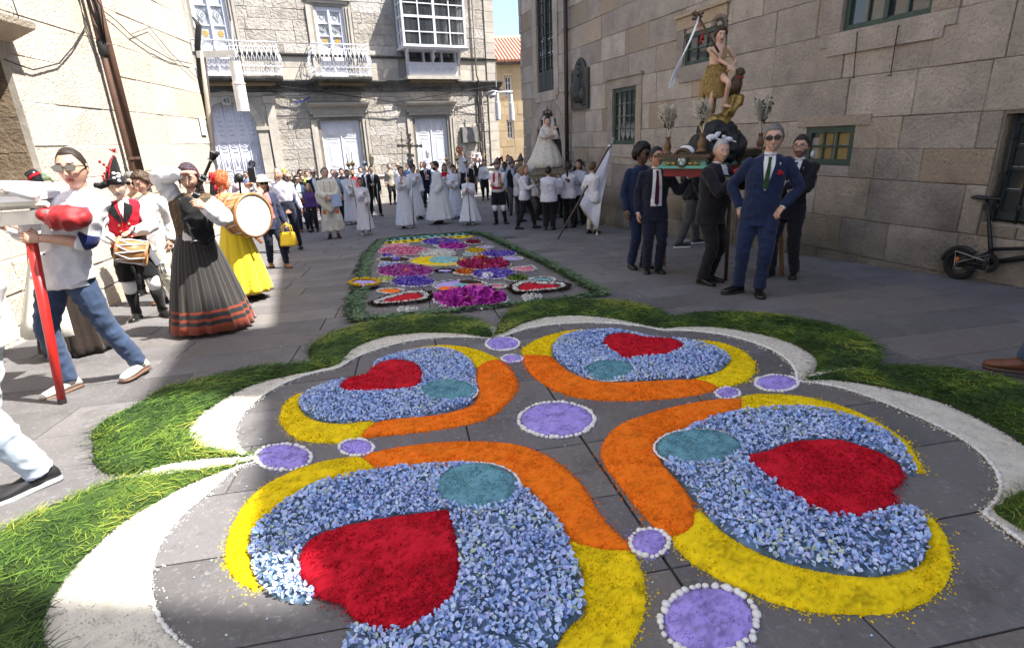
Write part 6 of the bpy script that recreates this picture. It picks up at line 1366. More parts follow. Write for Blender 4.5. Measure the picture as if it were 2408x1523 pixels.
# ---------------------------------------------------------- bearers of the near float (right)
M_nvy2=fab('bright_navy_suit',(.016,.026,.07),(.012,.02,.055));M_blk2=fab('black_suit',(.016,.015,.02),(.011,.010,.014));M_plum=fab('plum_tie',(.07,.008,.035));M_grn=fab('green_tie',(.03,.07,.035),(.02,.05,.02));M_dkt=fab('dark_tie',(.02,.02,.04))
P54=person(1768,690,293,4,'smiling man in blue suit and sunglasses with green tie and red flower',hair='short',hc='grey',smile=1,glasses='sun',tc=M_nvy2,shirt=W_,tie=M_grn,feet=((.06,-.10,5),(-.15,.02,-50)),lean=(.07,0),hoff=(.015,0,0),yaw=-8,L=((.2,-.10,.95),(.9,.5,.1),(-.3,-.2,-1),.6),R=((-.2,.0,.93),(-.8,.6,.1),(.3,.2,-1),.5),hx=1795,buttons=0,skin=0,belly=.02,roll=-3)
P53=person(1658,665,342,58,'smiling silver haired man in black suit shouldering the float with raised hands',h=1.66,hair='crop',hc='white',smile=1,tc=M_blk2,shirt=M_shirt,belly=.06,feet=((.1,.02,5),(-.1,-.02,-10)),yaw=-32,hoff=(0,-.01,-.01),L=((.12,-.36,1.40),(.6,-.2,-1),(0,0,-1),.9),R=((-.04,-.36,1.3),(-.6,-.2,-1),(0,0,-1),.9),lean=(0,-.04),loose=.012)
P51=person(1533,640,355,12,'man in dark suit with aviator sunglasses and plum tie, one arm raised under the float',h=1.63,hair='short',hc='black',glasses='sun',tc=M_navy,shirt=M_shirt,tie=M_plum,open=1,yaw=22,pitch=-10,L=((.42,-.14,1.34),(.5,0,-1),(0,-.3,1),.2),R=HANG(-1),feet=((.09,-.02,8),(-.08,.0,-8)),skin=1,lean=(.0,0),beard=0)
P50=person(1500,630,340,30,'young man with curly black hair half behind the man with plum tie',hair='afro',hc='black',skin=2,glasses='sun',tc=M_nvy2,feet=((.1,0,10),(-.1,.03,-10)),yaw=20)
P55=person(1838,650,318,-14,'unsmiling dark haired man in glasses and black suit, arms folded at chest',hair='short',hc='dark',glasses='clear',tc=M_blk2,shirt=M_shirt,tie=M_dkt,beard=3,hoff=(.0,0,0),L=((-.02,-.24,1.2),(.8,.1,-.6),(0,1,0),.5),R=((.02,-.20,1.12),(-.8,.1,-.6),(0,1,0),.5),lean=(.05,0),feet=((.14,0,10),(-.14,0,-12)))
P52=person(1618,578,405,120,'person in black top and faded grey trousers behind the silver haired bearer',h=1.75,tc=M_black,bc=fab('washed_grey',(.075,.075,.08),(.05,.05,.055)),feet=((.12,-.22,5),(-.12,.25,-10)),top='untucked',shoes=mat('dark_trainer',(.03,.03,.035),rough=.6),sole=M_white,hair='short',hc='dark',L=((.2,-.2,1.25),None,None,.5))
P56=person(2556,905,300,-75,'jeans leg and brown shoe of a person stepping in at the right edge',h=1.75,top='untucked',tc=M_black,bc=M_denim,shoes=mat('brown_leather',(.16,.055,.022),(.1,.035,.015),9,rough=.35),sole=mat('brown_sole',(.06,.03,.02),rough=.6),feet=((.02,-.30,0),(-.1,.2,0)),lean=(0,.1),L=((.12,.25,.9),None,None,.3),R=((-.12,.3,.9),None,None,.3))
# ---------------------------------------------------------- foreground left: bearer, pipers, drummers
M_cuffd=fab('navy_elbow_patch',(.012,.02,.09));
P1=person(232,903,365,-55,'man in white shirt and blue jeans walking left, hands round the red pole',h=1.74,hx=178,hair='crop',hc='dark',hairtop=.075,glasses='sun',lm=mat('mirror_lens',(.25,.25,.24),rough=.05,metal=.6),tc=fab('white_poplin',(.66,.66,.72),(.6,.6,.67)),top='untucked',bc=M_denim,loose=.0,sleeve=.62,
    shoes=mat('white_grey_trainer',(.6,.58,.54),(.48,.46,.43),9,rough=.55),sole=mat('gum_sole',(.16,.09,.06),rough=.6),feet=((.17,.24,10),(-.11,-.13,-5)),lean=(.0,0),yaw=30,L=(92,560,-.25,(.5,.6,-1),(-1,0,0),1.2),R=(165,512,.12,(-.8,.1,-1),(0,.2,-1),.5),hoff=(0,-.01,0),buttons=4,belly=.015)
for k in 'L':
    Sh,E_,W2,_,_=P1.hands[k];P1.ch(MB().tube(*curve_pts([E_.lerp(Sh,.2),E_.lerp(Sh,.06),E_.lerp(W2,.12)],[.062,.068,.064],4),14),'rolled_cuff',M_cuffd)
for s in (1,-1):
    pass
M_dskirt=D.materials.new('striped_black_skirt');_mc['striped_black_skirt']=M_dskirt
def skirt_mat(m,base,bands,stripe=None):
    m.use_nodes=True;n,L,b=nodes_of(m);b.inputs['Roughness'].default_value=.85;b.inputs['Sheen Weight'].default_value=.2
    tc=n.new('ShaderNodeTexCoord');sp=n.new('ShaderNodeSeparateXYZ');L.new(tc.outputs['Object'],sp.inputs[0]);r=n.new('ShaderNodeValToRGB');r.color_ramp.interpolation='CONSTANT';L.new(sp.outputs[2],r.inputs[0]);e=r.color_ramp.elements
    e[0].position=0;e[0].color=(*bands[0][1],1);e[1].position=bands[1][0];e[1].color=(*bands[1][1],1)
    for z,c in bands[2:]:q=e.new(z);q.color=(*c,1)
    src=r.outputs[0]
    if stripe:
        at=n.new('ShaderNodeMath');at.operation='ARCTAN2';L.new(sp.outputs[0],at.inputs[0]);L.new(sp.outputs[1],at.inputs[1]);mu=n.new('ShaderNodeMath');mu.operation='MULTIPLY';mu.inputs[1].default_value=34;L.new(at.outputs[0],mu.inputs[0]);si=n.new('ShaderNodeMath');si.operation='SINE';L.new(mu.outputs[0],si.inputs[0]);g=n.new('ShaderNodeMath');g.operation='GREATER_THAN';g.inputs[1].default_value=.8;L.new(si.outputs[0],g.inputs[0])
        z=n.new('ShaderNodeMath');z.operation='GREATER_THAN';z.inputs[1].default_value=bands[-1][0];L.new(sp.outputs[2],z.inputs[0]);mm=n.new('ShaderNodeMath');mm.operation='MULTIPLY';L.new(g.outputs[0],mm.inputs[0]);L.new(z.outputs[0],mm.inputs[1])
        mx=n.new('ShaderNodeMix');mx.data_type='RGBA';mx.inputs[7].default_value=(*stripe,1);L.new(mm.outputs[0],mx.inputs[0]);L.new(src,mx.inputs[6]);src=mx.outputs[2]
    t2=n.new('ShaderNodeTexNoise');t2.inputs['Scale'].default_value=160;L.new(tc.outputs['Object'],t2.inputs['Vector']);bp=n.new('ShaderNodeBump');bp.inputs['Strength'].default_value=.4;bp.inputs['Distance'].default_value=.003;L.new(t2.outputs[0],bp.inputs['Height']);L.new(bp.outputs[0],b.inputs['Normal'])
    L.new(src,b.inputs['Base Color']);return m
RU,BK=(.22,.035,.012),(.012,.012,.014)
skirt_mat(M_dskirt,BK,[(0,RU),(.155,BK),(.195,RU),(.225,BK),(.27,RU),(.30,(.017,.016,.017))],(.06,.045,.035))
M_ysk=skirt_mat(D.materials.new('yellow_skirt'),0,[(0,(.45,.28,.02)),(.16,(.8,.62,.02)),(.2,(.5,.33,.02)),(.21,(.8,.62,.02)),(.25,(.5,.33,.02)),(.26,(.8,.62,.02)),(.3,(.5,.33,.02)),(.31,(.8,.60,.02))])
def paisley(name,cols,sc=26):
    m=D.materials.new(name);m.use_nodes=True;n,L,b=nodes_of(m);b.inputs['Roughness'].default_value=.8;tc=n.new('ShaderNodeTexCoord')
    v=n.new('ShaderNodeTexVoronoi');v.inputs['Scale'].default_value=sc;L.new(tc.outputs['Object'],v.inputs['Vector']);r=n.new('ShaderNodeValToRGB');r.color_ramp.interpolation='CONSTANT';e=r.color_ramp.elements;ns=n.new('ShaderNodeTexNoise');ns.inputs['Scale'].default_value=sc*.9;L.new(tc.outputs['Object'],ns.inputs['Vector'])
    ad=n.new('ShaderNodeMath');ad.operation='MULTIPLY_ADD';ad.inputs[1].default_value=.9;L.new(v.outputs['Distance'],ad.inputs[0]);L.new(ns.outputs[0],ad.inputs[2]);sb=n.new('ShaderNodeMath');sb.operation='SUBTRACT';sb.inputs[1].default_value=.35;L.new(ad.outputs[0],sb.inputs[0])
    L.new(sb.outputs[0],r.inputs[0]);e[0].position=0;e[0].color=(*cols[0],1);e[1].position=1/len(cols);e[1].color=(*cols[1],1)
    for i,c in enumerate(cols[2:]):q=e.new((i+2)/len(cols));q.color=(*c,1)
    L.new(r.outputs[0],b.inputs['Base Color']);_mc[name]=m;return m
M_pais=paisley('brown_paisley_shawl',[(.05,.03,.015),(.16,.07,.02),(.04,.05,.03),(.1,.06,.03),(.03,.03,.02),(.2,.1,.04)]);M_opais=paisley('orange_paisley_shawl',[(.4,.05,.02),(.55,.18,.05),(.6,.3,.1),(.35,.08,.04),(.55,.4,.2),(.5,.1,.05)])
M_scd=paisley('dark_flowered_scarf',[(.012,.01,.014),(.012,.01,.014),(.014,.01,.014),(.02,.012,.02),(.03,.05,.06),(.22,.02,.08)],70);M_scr=paisley('red_flowered_scarf',[(.5,.01,.01),(.48,.015,.01),(.5,.25,.05),(.5,.01,.01),(.12,.12,.03),(.5,.01,.01)],42);M_scg=paisley('green_scarf',[(.02,.16,.09),(.015,.13,.07),(.02,.15,.08),(.018,.14,.08),(.3,.06,.03),(.02,.16,.09)],40)
M_red=fab('red_waistcoat',(.5,.012,.03),(.43,.01,.025));M_redf=fab('red_fringe',(.5,.01,.02),(.35,.008,.015));M_wood=mat('drum_wood',(.42,.22,.09),(.3,.14,.05),7,rough=.4,bump=.1,aniso=(1,1,6));M_hide=mat('drum_hide',(.74,.7,.62),(.66,.6,.5),3,rough=.6)
HATL=1
def shawl(K_,m,bot=1.06,inf=.03,open_=True):
    o=K_.o;lx,ly=o['lean'];mb=MB();n=30;R_=[]
    for z,rx,ry in ((bot,.14,.112),(bot+.1,.158,.13),(1.3,.185,.145),(1.38,.205,.125),(1.43,.17,.105),(1.468,.085,.075)):
        t=(z-.93)/.5;R_.append([Vector((lx*t+(rx+inf)*math.cos(2*math.pi*j/n),ly*t+(ry+inf)*math.sin(2*math.pi*j/n)*(1+.02*math.sin(j*2.7)),z+(.02*math.cos(4*math.pi*j/n) if z < 1.2 else 0))) for j in range(n)])
    mb.rings(R_)
    for s in (-1,1):mb.ell((lx*.8+s*.07,ly*.8-.1,1.26),.07,.06,.075)
    return K_.rch(mb,'shawl',m,.012)
P2=person(505,775,392,-22,'woman piper in dark flowered headscarf and long black skirt, hand on her head',fem=1,h=1.66,hx=446,hair='scarf',hc='dark',scarf=M_scd,hairtop=.07,skin=0,top='vest',tc=W_,shirt=None,puff=1,bot='skirt',bc=M_dskirt,hem=.06,hemr=.40,folds=15,L=(478,486,-.32,(.9,-.2,-1),(-1,.3,0),1.1),R=(426,407,-.16,(-1,.5,-.5),(.5,0,-1),.3),yaw=8,pitch=12,roll=5,belly=.0,ht=0)
shawl(P2,M_pais);decal(P2.bvh,[(-.02,1.12),(-.07,1.0),(.07,1.0),(.02,1.12)],.03,W_,'blouse_front',P2.root)
P2.ch(MB().tube([P2.H @ Vector((.0,.1,.0)),P2.H @ Vector((.03,.14,-.08)),P2.H @ Vector((.05,.13,-.2)),P2.H @ Vector((.05,.12,-.3))],[(.06,.035),(.06,.03),(.05,.02),(.01,.01)],10),'scarf_tail',M_scd)
for s in (-1,1):P2.ch(MB().tube([P2.H @ Vector((s*.074,-.02,-.045)),P2.H @ Vector((s*.078,-.02,-.08))],.006,6),'earring',M_brass)
M_blkw=mat('blackwood',(.012,.011,.012),rough=.25)
def bagpipe(K_,chan,bag_c,drone0,drone1,label,bagm=M_black,blow=None):
    p=[wp(K_,q) for q in (bag_c,)][0];rt=empty('bagpipe',p,label,'bagpipe')
    mb=MB();mb.ell(wp(K_,bag_c),.13,.12,.2,14,10);mb.ell(wp(K_,Vector(bag_c)+Vector((.03,.02,-.14))),.1,.1,.14);mb.ell(wp(K_,Vector(bag_c)+Vector((-.04,-.04,.13))),.07,.07,.1)
    o_=remesh(mb,.014,bagm,3);crumple(o_,.02,(9,9,9));link('bag',o_,rt)
    a,b=wp(K_,chan[0]),wp(K_,chan[1]);d=b-a
    ct=MB().tube([a,a+d*.1,a+d*.12,a+d*.86,a+d*.96,b],[.018,.018,.011,.014,.02,.032],12).build('chanter',M_blkw,rt,True);MB().tube([b-d*.01,b],[.033,.035],12).build('ring',M_silver,ct);
    for k in range(6):MB().ell(a+d*(.25+.09*k)+Vector((-.0,-.012,0)),.005,.004,.005,6,4).build('finger_hole',M_iron,ct)
    a,b=wp(K_,drone0),wp(K_,drone1);d=b-a;z=d.normalized();L=d.length
    dt=MB().lathe(a,[(.02,0),(.02,L*.12),(.03,L*.13),(.03,L*.2),(.016,L*.22),(.016,L*.45),(.026,L*.46),(.026,L*.52),(.014,L*.54),(.014,L*.8),(.022,L*.84),(.038,L*.93),(.044,L),(.02,L+.001)],14,Z=z).build('drone',M_blkw,rt,True)
    for q in (.12,.21,.46,.53,.82,.97):MB().lathe(a+d*q,[(.001,0),(.034 if q < .9 else .045,0),(.034 if q < .9 else .045,.012),(.001,.012)],14,Z=z).build('silver_ring',M_silver,dt)
    return rt
bagpipe(P2,((.02,-.2,1.44),(.14,-.34,1.02)),(.13,-.17,1.22),(.10,-.12,1.36),(.42,-.1,1.86),'black bagpipe with silver ringed drone held by the woman in black skirt')
P7=person(584,703,393,118,hx=518,label='woman in red fringed headscarf and bright yellow skirt with a large drum',fem=1,h=1.62,hair='scarf',scarf=M_scr,top='vest',tc=W_,puff=1,bot='skirt',bc=M_ysk,hem=.12,hemr=.36,folds=12,L=((.1,-.36,1.5),(.5,0,-1),None,.9),R=((-.2,-.34,1.42),(-.6,0,-1),None,.9),yaw=0)
shawl(P7,M_opais)
mb=MB();R=random.Random(5);hb=P7.H
for k in range(90):a=R.uniform(0,6.28);p=hb @ Vector((.07*math.cos(a)*R.random(),.07+.05*R.random(),R.uniform(-.05,.12)));mb.tube([p,p+Vector((R.uniform(-.04,.04),R.uniform(-.02,.05),-R.uniform(.05,.12)))],.004,3)
P7.ch(mb,'fringe',M_redf)
P7.ch(MB().tube([hb @ Vector((0,.1,-.02)),hb @ Vector((.0,.13,-.15)),hb @ Vector((0,.12,-.34)),hb @ Vector((0,.12,-.5))],[(.05,.03),(.055,.03),(.05,.02),(.03,.01)],10),'black_ribbon',M_black)
P7.ch(MB().tube([hb @ Vector((.02,.1,.0)),hb @ Vector((.03,.13,-.15)),hb @ Vector((.03,.12,-.28))],[(.03,.02),(.03,.02),(.01,.01)],8),'red_ribbon',M_redf)
dc=at_depth(596,506,6.9);dn=(Vector((CAM.x,CAM.y,dc.z))-dc).normalized();dn=(Matrix.Rotation(rad(38),3,'Z') @ dn).normalized()
bd=empty('bass_drum',dc-dn*.15,'large bass drum with white skin and wooden hoop, beside the yellow skirt','drum')
r_=.262;MB().lathe(dc-dn*.22,[(r_*.97,0),(r_*.97,.22),(.001,.22)],48,Z=dn,cap=False).build('shell',M_wood,bd,True)
MB().lathe(dc,[(.001,.004),(r_*.93,.004),(r_*.98,.0)],48,Z=dn,cap=False).build('drumskin',mat('white_skin',(.78,.76,.7),(.7,.67,.6),2,rough=.5),bd,True)
for q in (.0,-.22):MB().lathe(dc+dn*(q-.025),[(r_*.97,0),(r_*1.04,0),(r_*1.04,.045),(r_*.95,.045)],48,Z=dn,cap=False).build('hoop',M_wood,bd,True)
X_=dn.orthogonal().normalized();Y_=dn.cross(X_);
for k in range(14):
    a=2*math.pi*k/14;p=lambda t,q:dc+dn*q+(X_*math.cos(t)+Y_*math.sin(t))*r_*1.03
    MB().tube([p(a,0),p(a+.22,-.22)],.004,4).build('cord',W_,bd)
MB().tube([dc+Vector((-.3,.0,.0)),dc+Vector((-.05,0,-.26))+dn*.03,dc+Vector((.02,0,-.34))+dn*.03],[.02,.02,.02],6).build('leather_strap',mat('tan_leather',(.2,.07,.03),rough=.5),bd)
hL=wp(P7,P7.hands['L'][2]);
q=MB().tube([at_depth(563,425,6.2),at_depth(566,455,6.2)],[.012,.012],8).ell(at_depth(562,418,6.2),.045,.045,.05).build('drum_beater',M_iron,None,True);props(q,'drum beater with round black head raised over the big drum','drumstick')
P3=person(352,748,405,-2,hx=283,label='grey bearded drummer in tall black hat, red waistcoat and white sleeves',h=1.62,hair='short',hc='white',beard=1,smile=0,top='vest',tc=M_red,shirt=W_,bot='breeches',bc=M_black,loose=.012,L=((.06,-.33,1.12),(.8,.1,-.6),(0,.3,-1),.9),R=((-.14,-.30,1.04),(-.8,.1,-.6),(0,.3,-1),.9),feet=((.16,-.02,22),(-.12,.06,-20)),yaw=-6,pitch=4,hoff=(-.03,-.02,0))
for s in (-1,1):
    for k in range(3):decal(P3.bvh,[(s*.05-.012,1.2-k*.075),(s*.05+.012,1.2-k*.075),(s*.05+.012,1.178-k*.075),(s*.05-.012,1.178-k*.075)],.008,M_brass,'button',P3.root,.01)
    decal(P3.bvh,[(s*.055,1.45),(s*.13,1.40),(s*.115,1.33),(s*.02,1.2),(s*.008,1.25)],.012,M_black,'lapel',P3.root)
decal(P3.bvh,[(-.14,1.0),(.14,1.0),(.14,1.04),(-.14,1.04)],.008,M_black,'belt',P3.root)
def monteira(K_,hh=.27,lean=(.05,.04),deco=True,m=None):
    M=K_.H;mb=MB();n=24;R_=[]
    for i in range(9):
        t=i/8;w=(1-t)**.62;c=Vector((lean[0]*t*t-.01,lean[1]*t,.045+hh*t));R_.append([M @ (c+Vector((.088*w*math.cos(2*math.pi*j/n)*(1+.15*math.cos(2*math.pi*j/n)*t),.108*w*math.sin(2*math.pi*j/n),0))) for j in range(n)])
    mb.rings(R_);mb.tube([M @ Vector((-.07,-.06,.05)),M @ Vector((-.13,-.05,.02)),M @ Vector((-.19,-.02,.035))],[(.06,.04),(.05,.035),(.02,.03)],10);mb.rings([[M @ Vector((a*math.cos(2*math.pi*j/n),b*math.sin(2*math.pi*j/n),z)) for j in range(n)] for a,b,z in ((.086,.106,.03),(.1,.125,.05),(.095,.12,.09))])
    ht=K_.rch(mb,'felt_hat',m or M_black,.006,v=max(.008,K_.vx*.7))[0]
    if deco:
        R=random.Random(6)
        for k in range(8):c=M @ Vector((-.06-.03*math.sin(k),-.07+.0*k,.06+.028*k));q=MB().ell(c,.016,.016,.016,8,6);K_.ch(q,'pompon',M_redf)
        K_.ch(MB().tube([M @ Vector((-.08,-.08,.04)),M @ Vector((-.03,-.105,.12)),M @ Vector((.0,-.075,.22)),M @ Vector((.04,-.02,hh+.04))],.006,5),'red_cord',M_redf)
        tp=MB();top=M @ Vector((lean[0],lean[1],hh+.06))
        for k in range(26):tp.tube([top,top+Vector((R.uniform(-.045,.045),R.uniform(-.045,.045),R.uniform(-.0,.05)))],.004,3)
        K_.ch(tp,'tassel',M_redf)
        fl=MB()
        for k in range(9):c=M @ Vector((.03+R.uniform(-.03,.03),-.1+R.uniform(-.012,.004),.1+R.uniform(-.035,.05)));fl.ell(c,.02,.012,.016,6,5)
        K_.ch(fl,'flowers',W_)
monteira(P3)
def drum(K_,c,ax,r,L,label):
    a=wp(K_,c);z=(K_.M.to_3x3() @ Vector(ax)).normalized();rt=empty('snare_drum',a+z*L/2,label,'drum')
    MB().lathe(a,[(r*.96,.0),(r*.96,L)],32,Z=z).build('shell',M_wood,rt,True)
    for q in (0,L):MB().lathe(a+z*(q-.015),[(r*.94,0),(r*1.04,0),(r*1.04,.035),(r*.94,.035)],32,Z=z,cap=False).build('hoop',M_wood,rt,True);MB().lathe(a+z*(q+(-.004 if q == 0 else .004)),[(.001,0),(r*.96,0)],32,Z=z,cap=False).build('drumskin',M_hide,rt)
    X=z.orthogonal().normalized();Y=z.cross(X);p=lambda t,q:a+z*q+(X*math.cos(t)+Y*math.sin(t))*r*1.05
    for k in range(10):
        t=2*math.pi*k/10;q=MB();q.tube([p(t,0),p(t+.31,L*.5),p(t+.628,0)][:2],.006,4);q.tube([p(t,L),p(t+.31,L*.5)],.006,4);q.tube([p(t+.628,0),p(t+.31,L*.5)],.006,4);q.build('rope',W_,rt)
    return rt
drum(P3,(-.12,-.36,.95),(.95,-.1,-.32),.125,.26,'small wooden drum with rope lacing slung at the red waistcoat drummer')
for nm,k,tip in (('L',1,(-.16,-.42,1.0)),('R',-1,(-.05,-.46,.95))):
    Sh,E_,W2,_,_=P3.hands[nm];c=W2+Vector((-.02*k,-.07,-.02));q=MB().tube([wp(P3,c+Vector((.07*k,.03,.08))),wp(P3,c),wp(P3,Vector(tip)*.5+c*.5)],[.009,.009,.006],8).build('drumstick',M_blkw,None,True);props(q,'dark drumstick in the %s hand of the red waistcoat drummer' % ('raised' if k == 1 else 'lower'),'drumstick')
sc_=MB().tube([wp(P3,(.14,-.1,1.02)),wp(P3,(.18,-.12,.85)),wp(P3,(.24,-.1,.68))],[(.05,.02),(.055,.02),(.06,.015)],10);R=random.Random(3)
for k in range(16):p=wp(P3,(.19+.007*k,-.1,.68));sc_.tube([p,p+Vector((R.uniform(-.01,.03),0,-.12))],.004,3)
sc_.build('sash',fab('grey_sash',(.12,.12,.14)),P3.root)
M_dks=fab('black_brown_skirt',(.018,.014,.012),(.03,.02,.015))
P4=person(196,822,408,-58,hx=132,label='woman in green headscarf, red shawl and long white apron behind the bearer',fem=1,h=1.62,hair='scarf',scarf=M_scg,hc='black',top='vest',tc=M_redf,shirt=W_,bot='skirt',bc=M_dks,hem=.04,hemr=.34,folds=13,yaw=95,L=((.1,-.25,1.3),None,None,1),R=((-.1,-.25,1.3),None,None,1),hoff=(0,-.04,0),lean=(0,-.05))
mb=MB();n=30
R_=[[Vector(((.15+.24*t)*math.sin(a)*1.02,-(.13+.26*t)*math.cos(a)*1.04-.01,1.05-.78*t)) for a in [(-1.0+2.0*j/n) for j in range(n+1)]] for t in (0,.2,.4,.6,.8,1)]
mb.add([q+Vector((0,-.02-.012*t_*math.cos(j*.9),0)) for t_,row in zip((0,.2,.4,.6,.8,1),R_) for j,q in enumerate(row)],[(i*(n+1)+j,i*(n+1)+j+1,(i+1)*(n+1)+j+1,(i+1)*(n+1)+j) for i in range(5) for j in range(n)])
ap_=P4.ch(mb,'apron',fab('cream_apron',(.62,.6,.54),(.55,.52,.46)));s_=ap_.modifiers.new('t','SOLIDIFY');s_.thickness=.006
mb=MB();R=random.Random(12)
for k in range(160):a=R.uniform(-2,2);p=Vector((.2*math.sin(a),-.17*math.cos(a),1.06+R.uniform(-.05,.03)));mb.tube([p,p+Vector((R.uniform(-.03,.03),R.uniform(-.03,.0),-R.uniform(.12,.25)))],.005,3)
P4.ch(mb,'shawl_fringe',M_redf)
P4.ch(MB().tube([P4.H @ Vector((-.07,-.02,-.05)),P4.H @ Vector((-.072,-.02,-.1))],.008,6),'earring',M_brass)
P4.ch(MB().tube([P4.H @ Vector((0,.09,.0)),P4.H @ Vector((0,.13,-.15)),P4.H @ Vector((0,.13,-.32))],[(.055,.04),(.05,.035),(.02,.01)],10),'black_hair_tail',hm('black'))
q=MB();a=at_depth(70,405,4.6);b=at_depth(98,432,4.6);c=at_depth(112,470,4.6);q.tube([a,a.lerp(b,.3),b,c],[.045,.05,.022,.02],12);q.build('pipe_drone',M_blkw,None,True);props(D.objects['pipe_drone'],'dark pipe drone with red cord sticking up behind the green headscarf','bagpipe')
MB().tube([a.lerp(b,.35),a.lerp(b,.5)],[.054,.05],12).build('cord_band',M_redf,D.objects['pipe_drone'])
P5=person(402,712,412,-35,hx=345,label='woman with short curly brown hair in white denim jacket behind the drummer',fem=1,h=1.66,hair='curly',hc='brown',yaw=-10,top='jacket',tc=fab('white_denim',(.68,.68,.68),(.6,.6,.6)),bc=fab('cream_trousers',(.6,.58,.5)),shoes=mat('brown_sandal',(.2,.08,.03),rough=.5),pitch=14,loose=.012,lean=(0,-.04))
P6=person(355,690,404,-10,hx=312,label='grey curly haired onlooker in sunglasses behind the drummer',h=1.68,hair='curly',hc='grey',glasses='sun',gm=mat('brown_rim',(.12,.03,.01),rough=.3),top='shirt',tc=fab('tan_shirt',(.45,.3,.2)),bc=M_black)
P6b=person(388,660,408,-20,'dark haired onlooker mostly hidden between grey curls and the woman',fem=1,h=1.62,hair='curly',hc='dark',top='tee',tc=fab('ochre_top',(.4,.3,.1)),bc=M_black)
P6c=person(445,665,410,20,'black haired onlooker hidden behind the raised sleeve of the woman piper',fem=1,h=1.66,hair='long',hc='black',top='tee',tc=W_,bc=M_black,glasses='sun')
pt=G(147,948);ptop=at_depth(72,555,pt.y+.12)
M_redp=mat('red_enamel',(.5,.02,.015),(.36,.014,.012),9,rough=.35,bump=.1,coat=.3);speckle(M_redp,(.5,.3,.25),22,.7,.74,.8)
q=MB().tube([pt+Vector((0,0,.002)),pt.lerp(ptop,.35),ptop],[.026,.029,.034],16).build('support_pole',M_redp,None,True);props(q,'red painted wooden support pole resting on the paving at left','pole')
MB().tube([pt,pt+(ptop-pt)*.03],[.027,.0275],16).build('ferrule',M_iron,q)
yd=P1.M @ Vector((0,-.3,1.2));yy=ptop.y
M_crm=mat('cream_lacquer',(.72,.68,.58),(.6,.56,.48),5,rough=.35)
fl=empty('float_corner',at_depth(20,480,yy),'corner of a white and silver float with its carrying shaft at the left edge','float')
a,b=at_depth(-60,489,yy),at_depth(112,480,yy);MB().tube([a,b],[.028,.022],4).build('shaft_rail',M_crm,fl)
a,b=at_depth(-80,522,yy),at_depth(125,507,yy);z=(b-a).normalized();q=MB();q.box((a+b)/2,(b-a).length,.085,.085,z,z.cross(Vector((0,0,1))).normalized(),(0,0,1));q.build('carrying_shaft',mat('silver_paint',(.55,.55,.54),(.45,.45,.45),4,rough=.3,metal=.5),fl)
P_=[at_depth(x,y,yy+.05) for x,y in ((-120,436),(-40,438),(50,444),(88,456),(92,470),(60,478),(-30,484),(-120,486))];q=MB().prism(P_,Vector((-.1,.5,.0))).build('platform_edge',M_white,fl)
MB().tube([at_depth(-120,447,yy-.02),at_depth(40,450,yy-.02),at_depth(86,461,yy-.02)],.035,10).build('edge_moulding',M_white,fl,True)
q=MB();
for k in range(5):c=at_depth(8+5*math.cos(k*1.26),447+4*math.sin(k*1.26),yy-.06);q.ell(c,.02,.015,.02,8,6)
q.build('gilt_rosette',M_crm,fl,True)
c=at_depth(157,513,yy+.02);mb=MB();mb.ell(c,.15,.11,.085,18,12);mb.ell(c+Vector((-.1,0,.03)),.07,.09,.05);cu=link('cushion',crumple(remesh(mb,.012,mat('red_velvet',(.30,.006,.010),(.2,.004,.008),6,rough=.6,sheen=.1),3),.016,(18,8,8)));props(cu,'red velvet shoulder cushion between the bearer and the float shaft','cushion')
P57=person(72,1150,560,-80,hx=-150,label='person in pale jeans and black trainer leaving at the left edge',h=1.72,top='untucked',tc=W_,bc=fab('pale_denim',(.42,.5,.62),(.55,.6,.68),4,bump=.5),shoes=mat('black_mesh',(.015,.015,.018),rough=.7),sole=mat('white_rubber',(.7,.7,.7),rough=.5),feet=((.02,.05,0),(-.1,-.6,10)),lean=(0,-.05),hair='short',loose=.01)
# ---------------------------------------------------------- crowd before the town house
M_lil=fab('lilac_shirt',(.52,.52,.66),(.46,.46,.6));M_nvj=fab('navy_blazer',(.035,.04,.08),(.028,.032,.065));M_brownl=mat('tan_shoe',(.3,.14,.06),rough=.4);M_dknv=fab('dark_navy',(.015,.018,.035))
def disp(nm,*a,**k):return person(*a,**k)
M_hatc=fab('cream_straw',(.66,.62,.54),(.58,.54,.46))
P8=person(655,628,423,12,hx=617,label='woman in broad cream sun hat, sunglasses and navy blazer walking forward',fem=1,h=1.58,hair='bob',hc='blond',glasses='sun',top='jacket',open=1,shirt=fab('rose_blouse',(.5,.2,.2)),tc=M_nvj,bc=M_dknv,shoes=M_brownl,feet=((.12,-.2,5),(-.1,.15,-5)),L=((.26,-.08,.84),None,None,.9))
mb=MB();mb.lathe(P8.H @ Vector((0,.0,.045)),[(.19,-.03),(.15,0),(.098,.015),(.095,.06),(.08,.1),(.04,.115),(.001,.118)],24,Z=P8.H.to_3x3() @ Vector((0,.1,1)));P8.ch(mb,'sun_hat',M_hatc)
P9=person(690,590,408,0,hx=655,label='balding man in lilac shirt and dark trousers stepping out beside the hat woman',h=1.78,hair='balding',hc='grey',skin=0,top='shirt',tc=M_lil,bc=M_dknv,feet=((.15,.25,5),(-.12,-.2,-5)),L=((.3,-.03,.88),None,None,.6),yaw=-20)
hb_=wp(P9,P9.hands['L'][2]);gb=at_depth(678,560,hb_.y-.3)
P10=person(598,512,374,-12,'dark haired man in blue polo shirt and sunglasses in front of the arched door',h=1.8,hair='short',hc='dark',glasses='sun',top='tee',sleeve=.5,tc=fab('slate_polo',(.16,.2,.3)),bc=M_dknv,yaw=-18,L=((.06,-.24,1.1),None,None,.5),R=((-.06,-.24,1.1),None,None,.5))
